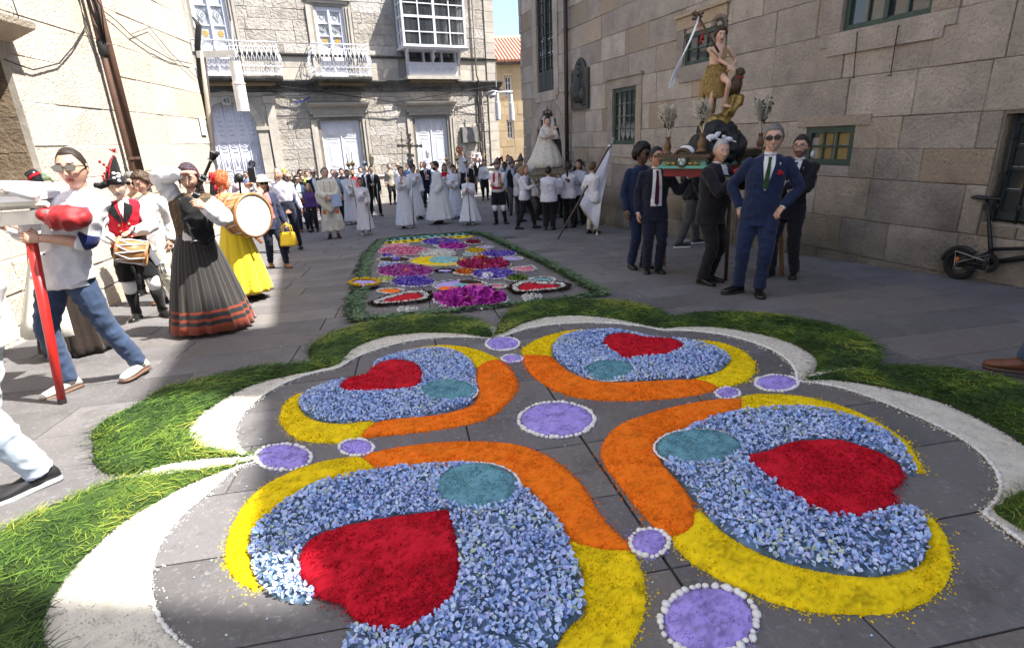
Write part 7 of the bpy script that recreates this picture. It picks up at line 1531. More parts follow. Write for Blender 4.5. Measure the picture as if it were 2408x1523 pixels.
P11=person(622,518,391,10,'small woman wrapped in white and brown patterned headscarf beside the polo man',fem=1,h=1.6,hair='scarf',scarf=paisley('white_brown_scarf',[(.6,.58,.55),(.65,.62,.6),(.3,.2,.15),(.6,.6,.6),(.2,.15,.12),(.62,.6,.58)],20),top='jacket',tc=fab('pale_grey',(.45,.43,.4)),bc=M_black,R=((-.03,-.25,1.35),None,None,.8))
P12=person(684,508,381,4,'person in lime cycling helmet and black T-shirt by the wall',h=1.8,hair='short',hc='dark',top='tee',sleeve=.5,tc=M_black,bc=M_black,beard=1)
mb=MB();hairshell(mb,P12.H,False,.034,'short',3,top=.05);P12.ch(mb,'helmet',mat('lime_plastic',(.5,.62,.05),rough=.35))
P13=person(697,540,396,-8,'bald man in sunglasses and cream shirt behind the denim jacket woman',h=1.74,hair='bald',hc='dark',glasses='sun',top='shirt',tc=fab('cream_shirt',(.55,.53,.48)),bc=M_denim,yaw=30,skin=1)
P14=person(718,545,403,3,'smiling woman with black bob and sunglasses in denim jacket, tan bag in front',fem=1,h=1.66,hair='bob',hc='black',smile=1,glasses='sun',top='jacket',open=1,shirt=W_,tc=M_denim,bc=fab('dark_jeans',(.02,.03,.06)),shoes=mat('brown_sandal',(.2,.08,.03)),L=((.2,-.12,.95),None,None,.5))
q=MB();c=wp(P14,(.1,-.2,.98));q.box(c,.2,.07,.15);q.tube([c+Vector((-.08,0,.07)),wp(P14,(-.1,-.15,1.25)),wp(P14,(-.12,-.02,1.44))],.008,5);ob=q.build('shoulder_bag',mat('tan_leather',(.2,.07,.03),rough=.5));props(ob,'small tan leather bag on the denim jacket woman','bag');b_=ob.modifiers.new('b','BEVEL');b_.width=.02;b_.segments=3
q=MB();c=wp(P14,(-.04,-.2,1.0));q.box(c,.1,.05,.07);q.lathe(c+Vector((0,-.02,0)),[(.03,0),(.03,.05),(.02,.05)],12,Z=(0,-1,0));ob=q.build('camera',M_iron);props(ob,'black camera hanging before the denim jacket woman','camera')
P14b=person(728,525,393,-6,'woman with wavy brown hair just behind the denim jacket woman',fem=1,h=1.66,hair='wavy',hc='brown',top='tee',tc=M_black,bc=M_black)
P15=person(722,508,389,6,'curly dark haired man in green polo and sunglasses in the back row',h=1.76,hair='curly',hc='dark',glasses='sun',top='tee',sleeve=.5,tc=fab('green_polo',(.25,.4,.06)),bc=M_black)
P16=person(756,536,390,-4,'stout grey haired man in sunglasses and dark jacket left of the priest',h=1.84,hair='short',hc='white',glasses='sun',top='jacket',shirt=M_shirt,tc=M_dknv,bc=fab('dark_jeans',(.02,.03,.06)),belly=.05,feet=((.1,-.05,8),(-.12,0,-30)),sole=M_white)
P17=person(776,520,390,15,'dark haired person mostly hidden behind the priest',h=1.8,hair='short',hc='black',tc=M_black)
P17b=person(742,545,415,-20,'blonde girl between the denim jacket woman and the grey haired man',fem=1,h=1.4,hair='long',hc='blond',top='tee',tc=fab('red_blue_top',(.1,.05,.2)),bc=M_black)
M_chas=fab('cream_chasuble',(.60,.565,.49),(.53,.50,.43),9)
P18=person(787,560,393,0,'priest in cream chasuble with red stole ends holding a pale blue booklet',h=1.80,hair='crop',hc='grey',top='alb',tc=M_chas,bot='robe',hem=.2,hemr=.27,folds=7,loose=.012,L=((.03,-.30,1.04),(.9,.2,-.6),(0,.3,-1),.7),R=((-.03,-.31,1.06),(-.9,.2,-.6),(0,.3,-1),.7),pitch=3)
mb=MB();n=28
R_=[[Vector((rx*math.cos(2*math.pi*j/n)*(1+.04*math.sin(j*1.7)),-.02+ry*math.sin(2*math.pi*j/n),z-dz*abs(math.cos(2*math.pi*j/n)))) for j in range(n)] for z,rx,ry,dz in ((1.46,.1,.085,0),(1.42,.2,.13,.03),(1.3,.26,.18,.04),(1.12,.31,.23,.05),(.92,.29,.26,.0),(.72,.2,.28,-.16),(.66,.19,.27,-.16))]
mb.rings(R_,cap=False);cz=P18.ch(mb,'cape',M_chas);cz.modifiers.new('t','SOLIDIFY').thickness=.012;crumple(cz.data,.02,(7,7,3))
for s in (-1,1):
    P18.ch(MB().tube([Vector((s*.07,-.225,1.42)),Vector((s*.075,-.30,1.15)),Vector((s*.08,-.335,.9))],.005,4),'braid',fab('grey_braid',(.1,.1,.1)))
    q=MB();q.box((s*.15,-.345,.70),.08,.012,.1);P18.ch(q,'stole_end',fab('red_gold_stole',(.5,.03,.02),(.5,.2,.05),60),False)
    q=MB();q.box((s*.15,-.345,.56),.08,.012,.17);P18.ch(q,'stole_tail',fab('white_stole',(.66,.64,.6)),False)
P18.ch(MB().tube([P18.sc+Vector((0,0,-.01)),P18.sc+Vector((0,.005,.06))],[.11,.09],16),'cowl',M_chas)
q=MB();c=wp(P18,(.17,-.40,.97));q.box(c,.24,.015,.3,(.97,0,.06),(0,1,0),(-.06,0,1));ob=q.build('booklet',mat('pale_blue_cover',(.35,.45,.68),rough=.6));props(ob,'pale blue booklet held low by the priest','booklet')
P19=person(806,520,392,-35,'bald man in grey blue shirt bending behind the priest',h=1.72,hair='bald',hc='grey',top='shirt',tc=fab('grey_blue_shirt',(.22,.28,.38)),bc=M_black,yaw=-30,glasses='clear')
P20=person(817,505,383,-10,'woman in dark brown headscarf and black coat in the back row',fem=1,h=1.74,hair='scarf',scarf=fab('dark_brown_scarf',(.04,.02,.02)),top='jacket',tc=M_black,bc=M_black)
P21=person(842,510,389,5,'man in dark red jumper with cropped hair behind the two lantern bearers',h=1.72,hair='crop',hc='black',top='shirt',tc=fab('dark_red_jumper',(.3,.012,.03)),bc=M_black,beard=1)
def alb(px,py,ph,fc,label,**k):
    d=dict(top='alb',tc=M_alb,bot='robe',hem=.1,hemr=.27,folds=11,shoes=mat('white_trainer',(.6,.6,.6),rough=.6),group='altar servers in white robes');d.update(k);K_=person(px,py,ph,fc,label,**d)
    t=MB().tube([Vector((.165*math.cos(a)*1.06+d.get('lean',(0,0))[0]*.2,(.13+d.get('belly',0))*math.sin(a)*1.12,1.085)) for a in [2*math.pi*j/24 for j in range(24)]],.011,5,closed=True);K_.ch(t,'rope_belt',M_alb);return K_
P22=alb(832,527,400,3,'bearded young man in glasses and white robe holding a candle staff',h=1.74,beard=1,hair='short',hc='dark',glasses='clear',L=((.05,-.28,1.2),None,None,1.2),R=((.03,-.3,.98),None,None,1.2))
P23=alb(862,552,423,4,'girl in glasses and white robe with headband holding a silver tipped staff',fem=1,h=1.5,hair='pony',hc='dark',glasses='clear',skin=1,hem=.16,R=((.03,-.26,1.27),None,None,1.2),L=((.12,-.28,.98),None,None,1.2))
P23.ch(MB().tube([P23.H @ Vector((.08*math.cos(a),.005,.01+.125*math.sin(a))) for a in [math.pi*j/10 for j in range(11)]],.012,6),'headband',M_alb)
P24=person(886,508,392,3,'man in black suit and blue tie resting his hand on a thin cane',h=1.8,hair='short',hc='dark',shirt=M_shirt,tie=fab('blue_tie',(.08,.12,.35)),tc=M_black,R=((-.05,-.3,1.12),None,None,1.0),feet=((.17,0,10),(-.17,0,-10)))
P25=person(872,496,389,-30,'white haired man in dark jacket seen beside the gilt lantern',h=1.76,hair='wavy',hc='white',tc=M_dknv,shirt=M_shirt,yaw=60)
P26=alb(957,536,397,-14,'brown haired man in white robe gripping the processional cross',h=1.74,hair='short',hc='brown',yaw=30,shoes=mat('white_trainer',(.6,.6,.6)),R=((.02,-.26,1.38),None,None,1.2),L=((.08,-.28,1.28),None,None,1.2),hemr=.30)
P27=alb(982,515,386,15,'bearded dark haired man in white robe just behind the processional cross',h=1.8,hair='short',hc='black',beard=1,skin=1,shoes=M_shoeb,pitch=18,R=((-.02,-.3,1.3),None,None,1))
P28=person(944,478,380,14,'pale haired man in white shirt and beige trousers left of the processional cross',h=1.74,hair='bald',hc='grey',top='shirt',tc=W_,bc=fab('beige_trousers',(.35,.28,.22)),glasses='sun',sole=M_white)
P29=person(999,470,364,-6,'woman with chestnut bob by the right hand door',fem=1,h=1.66,hair='bob',hc='auburn',top='tee',tc=W_,bc=M_denim)
P30=person(1023,468,365,4,'woman with short blonde hair by the right hand door',fem=1,h=1.64,hair='wavy',hc='blond',top='tee',tc=fab('pale_blue',(.4,.48,.6)),bc=M_denim)
P31=person(990,488,383,10,'fair haired child in light blue between robed men',h=1.5,hair='short',hc='blond',top='tee',tc=fab('sky_blue',(.2,.35,.6)),bc=M_denim)
P32=person(1007,486,381,3,'grey haired man in glasses and navy suit holding a thin rod',h=1.78,hair='balding',hc='grey',glasses='clear',tc=M_dknv,shirt=M_shirt,tie=fab('red_tie',(.3,.02,.03)),R=((.02,-.3,1.2),None,None,1),L=((.06,-.28,1.1),None,None,1))
P33=alb(1037,526,376,-80,'stout bearded man in white robe standing in profile facing left',h=1.84,hair='short',hc='dark',beard=1,belly=.07,hemr=.36,hem=.14,shoes=M_shoeb,L=((.17,-.1,.9),None,None,.5),R=((-.2,-.1,.9),None,None,.5),feet=((.1,-.05,-12),(-.1,.02,0)),tc=fab('alb_cloth2',(.68,.67,.68),(.62,.61,.62)))
P34=alb(1053,497,379,-5,'server in red cape over white robe holding a brass candle staff',h=1.72,hair='long',hc='black',R=((.0,-.28,1.25),None,None,1),L=((.02,-.28,1.05),None,None,1))
P34.rch(MB().rings([[Vector((rx*math.cos(2*math.pi*j/20),ry*math.sin(2*math.pi*j/20),z)) for j in range(20)] for z,rx,ry in ((1.1,.29,.2),(1.3,.25,.18),(1.42,.18,.12),(1.47,.08,.08))]),'red_cape',M_redf)
P35=person(1064,480,380,10,'blonde woman hidden between the red cape and a black haired server',fem=1,h=1.7,hair='wavy',hc='blond',top='tee',tc=W_,bc=M_denim)
P36=alb(1074,513,386,-10,'teenage server with black fringe in bluish white robe holding a brass staff',h=1.72,hair='short',hc='black',hairtop=.035,shoes=M_shoeb,R=((-.02,-.28,1.2),None,None,1),L=((.0,-.28,1.05),None,None,1))
P37=person(1104,488,384,2,'white haired man in black jacket and red tie behind the small server',h=1.78,hair='bald',hc='white',tc=M_black,shirt=M_shirt,tie=fab('red_tie',(.3,.02,.03)),glasses='clear')
P38=alb(1107,528,409,-18,'small boy in black cap and flared white robe holding a tall staff',h=1.42,hair='short',hc='black',hemr=.40,hem=.13,skin=1,R=((-.02,-.3,1.2),None,None,1.2),L=((.1,-.28,1.25),None,None,1),pitch=-8)
P38.ch(MB().lathe(P38.H @ Vector((0,0,.03)),[(.094,0),(.098,.08),(.09,.1),(.001,.1)],20,Z=P38.H.to_3x3() @ Vector((0,-.1,1))),'round_cap',M_black)
P39=person(1127,457,370,0,'piper in dark waistcoat with a pink fluffy bag over his shoulders',h=1.72,hair='short',hc='dark',top='vest',tc=M_black,shirt=W_,bc=fab('dark_grey',(.03,.03,.035)),R=((-.26,-.1,1.4),(-1,.2,-1),None,.6),L=((.3,-.1,1.35),None,None,.6),feet=((.16,0,10),(-.12,0,-10)))
mb=MB();R=random.Random(7)
for k in range(26):c=P39.H @ Vector((R.uniform(-.2,.2),.05+R.uniform(-.05,.1),R.uniform(-.3,.2)));mb.ell(c,.09,.08,.09,8,6)
o_=remesh(mb,.03,mat('pink_fluff',(.62,.5,.52),(.7,.62,.62),8,rough=.95,bump=1,bsc=60),2);o_.transform(P39.M);crumple(o_,.05,(14,14,14));ob=link('pipe_bag',o_);props(ob,'pink and white fluffy pipe bag on the shoulders of the far piper','bagpipe')
for s,cc in ((-1,(-.42,0,1.75)),(1,(.38,0,1.85))):MB().tube([wp(P39,(s*.12,.0,1.62)),wp(P39,(s*.3,.0,1.74)),wp(P39,cc)],[.03,.02,.035],8).build('drone',M_wood,ob,True)
M_hatp=paisley('sequined_hat',[(.015,.012,.014),(.012,.012,.012),(.02,.015,.018),(.014,.012,.014),(.3,.28,.26),(.25,.02,.04)],60)
P40=person(1176,526,395,-14,'bagpiper in sequined black hat, red waistcoat and black breeches, arms crossed',h=1.74,hair='short',hc='grey',beard=1,top='vest',tc=W_,shirt=W_,bot='breeches',bc=M_black,loose=.01,belly=.05,pitch=-8,L=((-.04,-.32,1.12),None,None,.8),R=((.08,-.3,1.1),None,None,.8),feet=((.18,-.05,40),(-.08,-.1,-10)))
for s in (-1,1):decal(P40.bvh,[(s*.05,1.45),(s*.12,1.40),(s*.12,1.08),(s*.07,1.08),(s*.045,1.3)],.014,M_red,'waistcoat_edge',P40.root,.02)
decal(P40.bvh,[(-.15,1.0),(.15,1.0),(.15,1.07),(-.15,1.07)],.014,M_red,'red_sash',P40.root,.02)
monteira(P40,.18,(.03,.02),False,M_hatp);P40.ch(MB().tube([P40.H @ Vector((.05,0,.13)),P40.H @ Vector((.12,.03,.2)),P40.H @ Vector((.14,.05,.1))],[.05,.04,.02],8),'hat_brush',fab('dark_red_plume',(.12,.01,.02)))
ob=MB().tube([wp(P40,(.12,-.2,1.35)),wp(P40,(.12,-.3,1.2)),wp(P40,(.2,-.32,1.1))],[.02,.05,.06],10).build('pipe_chanter',M_wood,None,True);props(ob,'wooden pipe end tucked under the arm of the sequined hat bagpiper','bagpipe')
P41=person(1199,462,357,-6,'long haired man in plain white T-shirt by the ochre house',h=1.78,hair='long',hc='brown',top='tee',sleeve=.5,tc=W_,bc=fab('black_grey',(.02,.02,.025)))
P41b=person(1178,470,372,-30,'grey haired man in white shirt at the mouth of the lane',h=1.72,hair='short',hc='grey',top='shirt',tc=W_,bc=M_black,yaw=-40)
P42=person(1209,505,392,8,'bearded piper with tall dark red hat behind the women in white',h=1.75,hair='short',hc='grey',beard=1,skin=1,top='vest',tc=M_black,shirt=fab('pale_blue',(.4,.48,.6)),bc=fab('grey_flannel',(.1,.1,.1)))
monteira(P42,.2,(-.02,.02),False,M_hatp)
P42b=person(1192,495,398,-20,'dark hooded person between the two pipers',h=1.68,hair='scarf',scarf=M_black,skin=2,tc=fab('blue_grey',(.14,.17,.22)),top='shirt',bc=M_black)
P42c=person(1228,500,382,20,'figure in black and dark red standing tall behind the curly grey head',h=1.82,hair='short',hc='grey',tc=fab('dark_red',(.09,.012,.02)),bc=M_black);monteira(P42c,.2,(.05,.03),False,M_hatp)
def bearer(px,py,ph,fc,label,**k):
    d=dict(fem=1,top='untucked',tc=fab('white_blouse',(.66,.66,.72),(.6,.6,.67)),bc=M_black,group='float bearers in white blouses and black trousers',h=1.62);d.update(k);return person(px,py,ph,fc,label,**d)
P43=bearer(1222,522,398,60,'curly grey haired woman in white blouse, outermost bearer on the left',hair='curly',hc='grey',L=((.1,-.35,1.35),None,None,.9),R=((-.1,-.35,1.35),None,None,.9))
P44=bearer(1236,538,391,72,'blonde bearer in white blouse looking back over her shoulder',hair='bob',hc='blond',h=1.58,yaw=-15,smile=1,L=((.1,-.38,1.28),None,None,.9),R=((-.1,-.38,1.22),None,None,.9),feet=((.1,-.25,0),(-.12,.2,0)))
P45=bearer(1292,541,400,172,'stout dark haired bearer in wide white shirt seen from behind',hair='bun',hc='dark',h=1.5,loose=.045,belly=.06,L=((.12,-.35,1.35),None,None,.9),R=((-.28,-.25,1.4),None,None,.9))
P46=bearer(1338,536,388,165,'bearer with long dark braid and fitted white shirt seen from behind',hair='pony',hc='dark',h=1.58,L=((.25,-.25,1.36),None,None,.9),R=((-.1,-.35,1.35),None,None,.9))
P47=bearer(1362,528,383,-20,'bearer with long black hair tilting her head, behind the flag',hair='long',hc='black',h=1.64,roll=18,L=((.0,-.32,1.3),None,None,.9))
P48=bearer(1376,524,392,-70,'short haired bearer in profile beside the flag carrier',fem=0,hair='short',hc='dark',h=1.58,yaw=-10)
P48b=bearer(1262,518,405,100,'bearer hidden behind the small float, only dark trousers showing',hair='short',hc='dark',h=1.55)
P48c=bearer(1312,512,408,160,'bearer on the wall side hidden under the small float',hair='short',hc='dark',h=1.5)
P49=person(1392,549,386,150,'brown haired person in white top and beige trousers holding the white flag',fem=1,h=1.54,hair='short',hc='auburn',top='untucked',tc=W_,bc=fab('beige_linen',(.5,.46,.38)),L=((.24,-.24,1.2),None,None,1),R=((.1,-.3,1.1),None,None,1))
for px_,py_,ph_,fc_,lb_,kw_ in ((668,512,392,10,'fair haired woman in white top between the lilac shirt man and the cyclist',dict(fem=1,hair='bob',hc='blond',top='tee',tc=W_)),
        (706,500,386,-15,'grey bearded man in dark top squeezed into the back row',dict(hair='balding',hc='grey',beard=2,top='tee',tc=M_dknv)),(735,502,384,12,'woman with auburn hair in white shirt in the back row',dict(fem=1,hair='wavy',hc='auburn',top='shirt',tc=W_)),
        (795,500,386,-5,'man with black hair and grey jumper peering past the priest',dict(hair='short',hc='black',top='shirt',tc=fab('mid_grey',(.16,.16,.17)))),(858,492,385,5,'woman in white blouse behind the candle bearers',dict(fem=1,hair='bun',hc='dark',top='shirt',tc=W_)),
        (577,520,384,20,'woman with dark hair and pale pink top by the arched door',dict(fem=1,hair='long',hc='dark',top='tee',tc=fab('pale_pink',(.5,.35,.36)))),(640,515,392,-8,'man in light grey shirt behind the sun hat',dict(hair='short',hc='salt',top='shirt',tc=fab('light_grey',(.42,.42,.45)))),
        (1142,470,378,10,'dark haired woman in white at the far back left of the pipers',dict(fem=1,hair='long',hc='dark',top='tee',tc=W_)),(1088,476,380,-20,'man with brown hair and navy jacket in the back row of servers',dict(hair='short',hc='brown',tc=M_dknv,shirt=M_shirt)),
        (924,480,384,15,'grey haired woman in beige jacket beside the stone plinth',dict(fem=1,hair='wavy',hc='grey',top='jacket',tc=fab('beige_jacket',(.38,.33,.26)))),(968,478,382,-10,'dark haired man in blue shirt behind the cross bearer',dict(hair='short',hc='dark',top='shirt',tc=fab('mid_blue',(.12,.2,.38))))):
    person(px_,py_,ph_,fc_,lb_,bc=M_black,h=1.62+.13*((px_*7) % 10)/10,**kw_)
# ============================================================ THE NEAR FLOAT WITH THE SAINT
zt=at_depth(1659,366,6.45).z;zb=at_depth(1659,399,6.45).z
C0=at_depth(1659,399,6.45);Le=at_depth(1556,399,6.82);A_=Vector((Le.x-C0.x,Le.y-C0.y,0));LA=A_.length;A_.normalize();B_=Vector((A_.y,-A_.x,0));B_=B_ if B_.x > 0 else -B_;LB=1.75;C0.z=0
fl1=empty('processional_float',C0+Vector((0,0,zb)),'green and gilt processional float platform carried by men in suits','float')
class FF(Frame):
    def __init__(s,P,u,n):s.P,s.u,s.n=Vector((P.x,P.y,0)),u,n
FL_=FF(C0,A_,-B_);FR_=FF(C0,B_,-A_)
M_teal=mat('teal_enamel',(.10,.36,.31),(.08,.29,.25),4,rough=.35,coat=.2);M_mold=mat('dark_brown_moulding',(.075,.04,.025),(.05,.028,.018),8,rough=.35);M_crmp=mat('cream_panel',(.5,.46,.38),rough=.6)
H=zt-zb;q=MB();P0=C0+A_*LA/2+B_*LB/2
q.box(P0+Vector((0,0,zb+H*.45)),LA,LB,H*.8,A_,B_);q.build('body',M_teal,fl1)
q=MB();q.box(P0+Vector((0,0,zt)),LA+.14,LB+.14,.035,A_,B_);q.box(P0+Vector((0,0,zt-.045)),LA+.07,LB+.07,.02,A_,B_);q.build('top_moulding',M_mold,fl1)
q=MB();q.box(P0+Vector((0,0,zb+.03)),LA+.07,LB+.07,.03,A_,B_);q.build('base_moulding',M_teal,fl1)
q=MB();q.box(P0+Vector((0,0,zb-.03)),LA-.03,LB-.03,.1,A_,B_);q.build('red_valance',mat('dark_red_board',(.16,.008,.012),rough=.5),fl1)
def face(F,L,scale,dark):
    zc=(zb+zt)/2;m=L/2;r=H*.42*scale
    a0,a1=m-r*1.25,m+r*1.25
    arc_=[(m+r*1.3*math.cos(math.pi-t*math.pi/12),zt+.01+r*.95*math.sin(t*math.pi/12)) for t in range(13)]
    MB().fprism(F,[(a0,zt-.02)]+arc_+[(a1,zt-.02)],-.1,.03).build('arched_crest',M_teal if not dark else M_mold,fl1)
    MB().tube([F.w(u,z,.03) for u,z in [(a0-.06,zt+.012)]+arc_+[(a1+.06,zt+.012)]],.022,8).build('crest_moulding',M_mold,fl1,True)
    MB().tube([F.w(u,z+.015,-.05) for u,z in arc_],.03,8).build('crest_back',M_white,fl1,True)
    md=MB().fprism(F,[(m+r*.9*math.cos(t*math.pi/12),zc+.035+r*1.12*math.sin(t*math.pi/12)) for t in range(24)],.03,.045).build('medallion',M_teal if not dark else M_mold,fl1)
    MB().tube([F.w(m+r*.95*math.cos(t*math.pi/12),zc+.035+r*1.18*math.sin(t*math.pi/12),.04) for t in range(24)],.014,8,closed=True).build('medallion_rim',M_mold,md,True)
    if not dark:
        for k in range(4):
            a=k*math.pi/2;R2=lambda x,y:(m+(x*math.cos(a)-y*math.sin(a))*r*(.85 if k % 2 else .7),zc+.035+(x*math.sin(a)+y*math.cos(a))*r*1.05*(.9 if k % 2 else 1))
            MB().fprism(F,[R2(.06,.0),R2(.86,.3),R2(.76,0),R2(.86,-.3)],.046,.06).build('cross_arm',M_white,md)
    else:
        q=MB();R=random.Random(3)
        for k in range(26):a=R.uniform(0,6.28);d=r*.8*math.sqrt(R.random());q.ell(F.w(m+d*math.cos(a)*.9,zc+.035+d*math.sin(a)*1.1,.045),R.uniform(.012,.03),.02,R.uniform(.015,.04),7,5)
        q.build('relief',mat('dark_gilt',(.09,.07,.04),(.03,.025,.02),20,rough=.4,metal=.6),md,True)
    for s in (-1,1):
        u0,u1=(.06,m-r*1.02) if s < 0 else (m+r*1.02,L-.06)
        if u1-u0 < .05:continue
        MB().fbox(F,u0,u1,zb+.055,zt-.075,.0,.012).build('side_panel',M_crmp if not dark else M_mold,fl1)
        q=MB();uc=(u0+u1)/2;w_=(u1-u0)/2;hh=(zt-zb-.13)/2;zz=(zb+zt)/2-.01
        for t2 in (-.5,.5):
            q.tube([F.w(uc+w_*(t2+.42*math.cos(t)*(1-t/9)),zz+hh*.85*math.sin(t)*(1-t/9),.025) for t in [k*.55 for k in range(14)]],[.016-.0008*k for k in range(14)],6)
            q.tube([F.w(uc+w_*t2*1.6,zz-hh*.8,.02),F.w(uc+w_*t2,zz-hh*.3,.03),F.w(uc+w_*t2*.4,zz+hh*.8,.02)],[.01,.02,.008],6)
        q.build('gilt_scroll',M_gold if not dark else _mc['dark_gilt'],fl1,True)
face(FL_,LA,1.0,False);face(FR_,LB,1.25,True)
MB().box(P0+B_*.3+Vector((0,0,zb-.07)),.07,LB+.2,.07,A_,B_).build('carrying_shaft',M_redp,fl1)
MB().box(P0+A_*(-.2)+B_*.25+Vector((0,0,zb-.07)),.07,LB+.1,.07,A_,B_).build('carrying_shaft',M_redp,fl1)
ctr=at_depth(1682,366,6.95);ctr.z=zt
M_rock=mat('black_rock',(.03,.032,.034),(.015,.016,.018),9,rough=.6,bump=1,bsc=18,dist=.03);R=random.Random(11);mb=MB()
def A7(x,y,d=6.95):return at_depth(x,y,d)
for x,y,rx,rz_,dd in ((1650,352,.2,.16,6.9),(1690,350,.25,.2,6.95),(1712,345,.2,.18,6.9),(1668,330,.2,.16,6.95),(1700,325,.2,.15,6.95),(1680,310,.2,.12,6.95),(1684,300,.2,.07,6.95)):mb.ell(A7(x,y,dd),rx,.2,rz_,12,8)
o_=remesh(mb,.022,M_rock,1);crumple(o_,.07,(7,7,7));rk=link('rock_mound',o_);props(rk,'black sculpted rock mound under the feet of the saint statue','statue base')
mb=MB()
for x,y,r_ in ((1700,285,.1),(1712,265,.085),(1722,248,.08),(1735,238,.075),(1722,232,.06),(1740,228,.055),(1695,292,.12),(1675,295,.12),(1660,297,.1)):mb.ell(A7(x,y),r_*.85,r_,r_,12,8)
o_=remesh(mb,.015,M_gold,2);crumple(o_,.02,(12,12,12));gk=link('gilt_rock',o_);props(gk,'gilt rock ledge rising beside the saint to carry the lamb','statue base')
M_carn=mat('painted_carnation',(.66,.43,.33),(.58,.36,.27),12,rough=.35,bump=.1);M_skin.append(M_carn)
st=person(1670,290,70,16,'painted wooden statue of a curly haired young saint in a gilt fur tunic',None,h=hgt_at(A7(1675,291,6.95),66)*1.0,at=A7(1675,291,6.95),name='saint_statue',cat='statue',skin=3,hair='curly',hc='brown',top=None,bot=None,near=True,yaw=4,pitch=8,lean=(.03,0),hscale=1.22,sw=.185,
    R=((.20,-.30,1.0),(-.7,-.3,-1),(0,-1,.3),.25),L=((.26,-.12,1.02),(.8,.3,-.8),(-1,0,0),.5),feet=((.17,-.16,20,.28),(-.07,0,5)))
mb=MB()
for s in (-1,1):
    A=(Vector((.17,-.16,.35)) if s > 0 else Vector((-.07,0,.07)));f=Vector((math.sin(rad(20 if s > 0 else 5)),-math.cos(rad(5)),0))
    mb.rings([[A+f*t+Vector((w*math.cos(a),0,-.06+max(0,hh*(.5+.5*math.sin(a))))) for a in [2*math.pi*j/10 for j in range(10)]] for t,w,hh in ((-.07,.02,.05),(-.04,.033,.09),(.03,.036,.08),(.1,.042,.05),(.16,.038,.03),(.18,.02,.02))])
st.ch(mb,'foot',M_carn)
M_fur=mat('gilt_fur',(.5,.34,.12),(.2,.13,.045),40,rough=.5,metal=.2,bump=1,bsc=45,dist=.02,aniso=(1.6,1.6,.5))
n=40;mb=MB();rg=[]
for z,rx,ry in ((1.10,.165,.125),(1.02,.18,.145),(.9,.21,.165),(.78,.225,.175),(.66,.235,.18),(.58,.235,.18)):
    rg.append([Vector((.02+rx*math.cos(a),ry*math.sin(a),z-(.0 if z > .6 else .11*max(0,math.cos(a+1.9))-.07*math.sin(a*6)*.4))) for a in [2*math.pi*j/n for j in range(n)]])
mb.rings(rg);st.rch(mb,'fur_tunic',M_fur,.028,fr=(22,22,14))
mb=MB();mb.tube([Vector((-.12,.03,1.08)),Vector((-.19,.1,.8)),Vector((-.22,.1,.45)),Vector((-.27,.06,.12))],[(.07,.05),(.1,.06),(.12,.05),(.08,.03)],12);mb.tube([Vector((.0,.1,.9)),Vector((.02,.14,.5)),Vector((.02,.12,.2))],[(.1,.05),(.14,.05),(.12,.03)],12);st.rch(mb,'mantle',M_fur,.03,fr=(14,14,9))
st.ch(MB().tube([Vector((-.15,-.08,1.36)),Vector((-.06,-.14,1.26)),Vector((.04,-.16,1.12)),Vector((.1,-.13,1.08))],[(.03,.015)]*4,8),'hide_strap',M_fur);st.ch(MB().tube([Vector((.13,-.08,1.40)),Vector((.10,-.15,1.26)),Vector((.05,-.165,1.12))],[(.028,.014)]*3,8),'hide_strap',M_fur)
st.ch(MB().tube([Vector((.02+.18*math.cos(a),.14*math.sin(a),1.085)) for a in [2*math.pi*j/24 for j in range(24)]],.012,6,closed=True),'belt_cord',M_gold)
hm_=st.H;mb=MB();mb.tube([hm_ @ Vector((.055*math.cos(t*math.pi/10),.09,.16+.055*math.sin(t*math.pi/10))) for t in range(20)],.014,6,closed=True)
for k in range(22):
    a=-.35+k*(math.pi+.7)/21;c=hm_ @ Vector((.06*math.cos(a),.09,.16+.06*math.sin(a)));e=hm_ @ Vector((.135*math.cos(a),.09,.16+.135*math.sin(a)));mb.tube([c,c.lerp(e,.6),e],[.005,.008,.003],5);mb.ell(e,.011,.006,.011,6,4)
st.ch(mb,'halo',mat('dark_silver',(.12,.12,.12),(.05,.05,.05),20,rough=.4,metal=.8))
a,b=A7(1634,26,6.75),A7(1672,92,6.8);q=MB().tube([a,b,a+(b-a)*1.5],.013,8).build('staff',mat('brown_staff',(.12,.07,.035),rough=.5),None,True);props(q,'wooden staff with crosspiece leaning on the shoulder of the saint statue','staff')
mb=MB();c=a.lerp(b,.18);mb.tube([c+Vector((-.05,0,-.035)),c+Vector((.06,0,.03))],.013,6)
for k in range(10):mb.ell(c+Vector((R.uniform(-.05,.05),R.uniform(-.02,.02),R.uniform(-.03,.03))),.02,.015,.015,6,4)
mb.build('crosspiece',M_mold,q,True)
for k,(x,y) in enumerate(((1647,98),(1652,88))):MB().tube([c,A7(x,y-8,6.75),A7(x,y,6.75)],[.003,.003,.003],4).lathe(A7(x,y+7,6.75),[(.004,.05),(.02,.0),(.006,.06)],8).build('red_tassel',M_redf,q,True)
P_=[(1641,38),(1634,62),(1618,100),(1602,135),(1586,168),(1572,208),(1583,204),(1590,178),(1600,152),(1608,128),(1622,100),(1636,68),(1645,42)];V=[A7(x,y,6.72+.02*math.sin(i*1.1)) for i,(x,y) in enumerate(P_)]
mb=MB()
for i in range(6):mb.add([V[i],V[i+1],V[12-i-1],V[12-i]],[(0,1,2,3)])
o_=mb.build('pennant',M_white,q);m_s=o_.modifiers.new('t','SOLIDIFY');m_s.thickness=.006
M_lamb=mat('dark_gilt_lamb',(.16,.10,.05),(.06,.035,.02),30,rough=.45,metal=.4,bump=1,bsc=50,dist=.01)
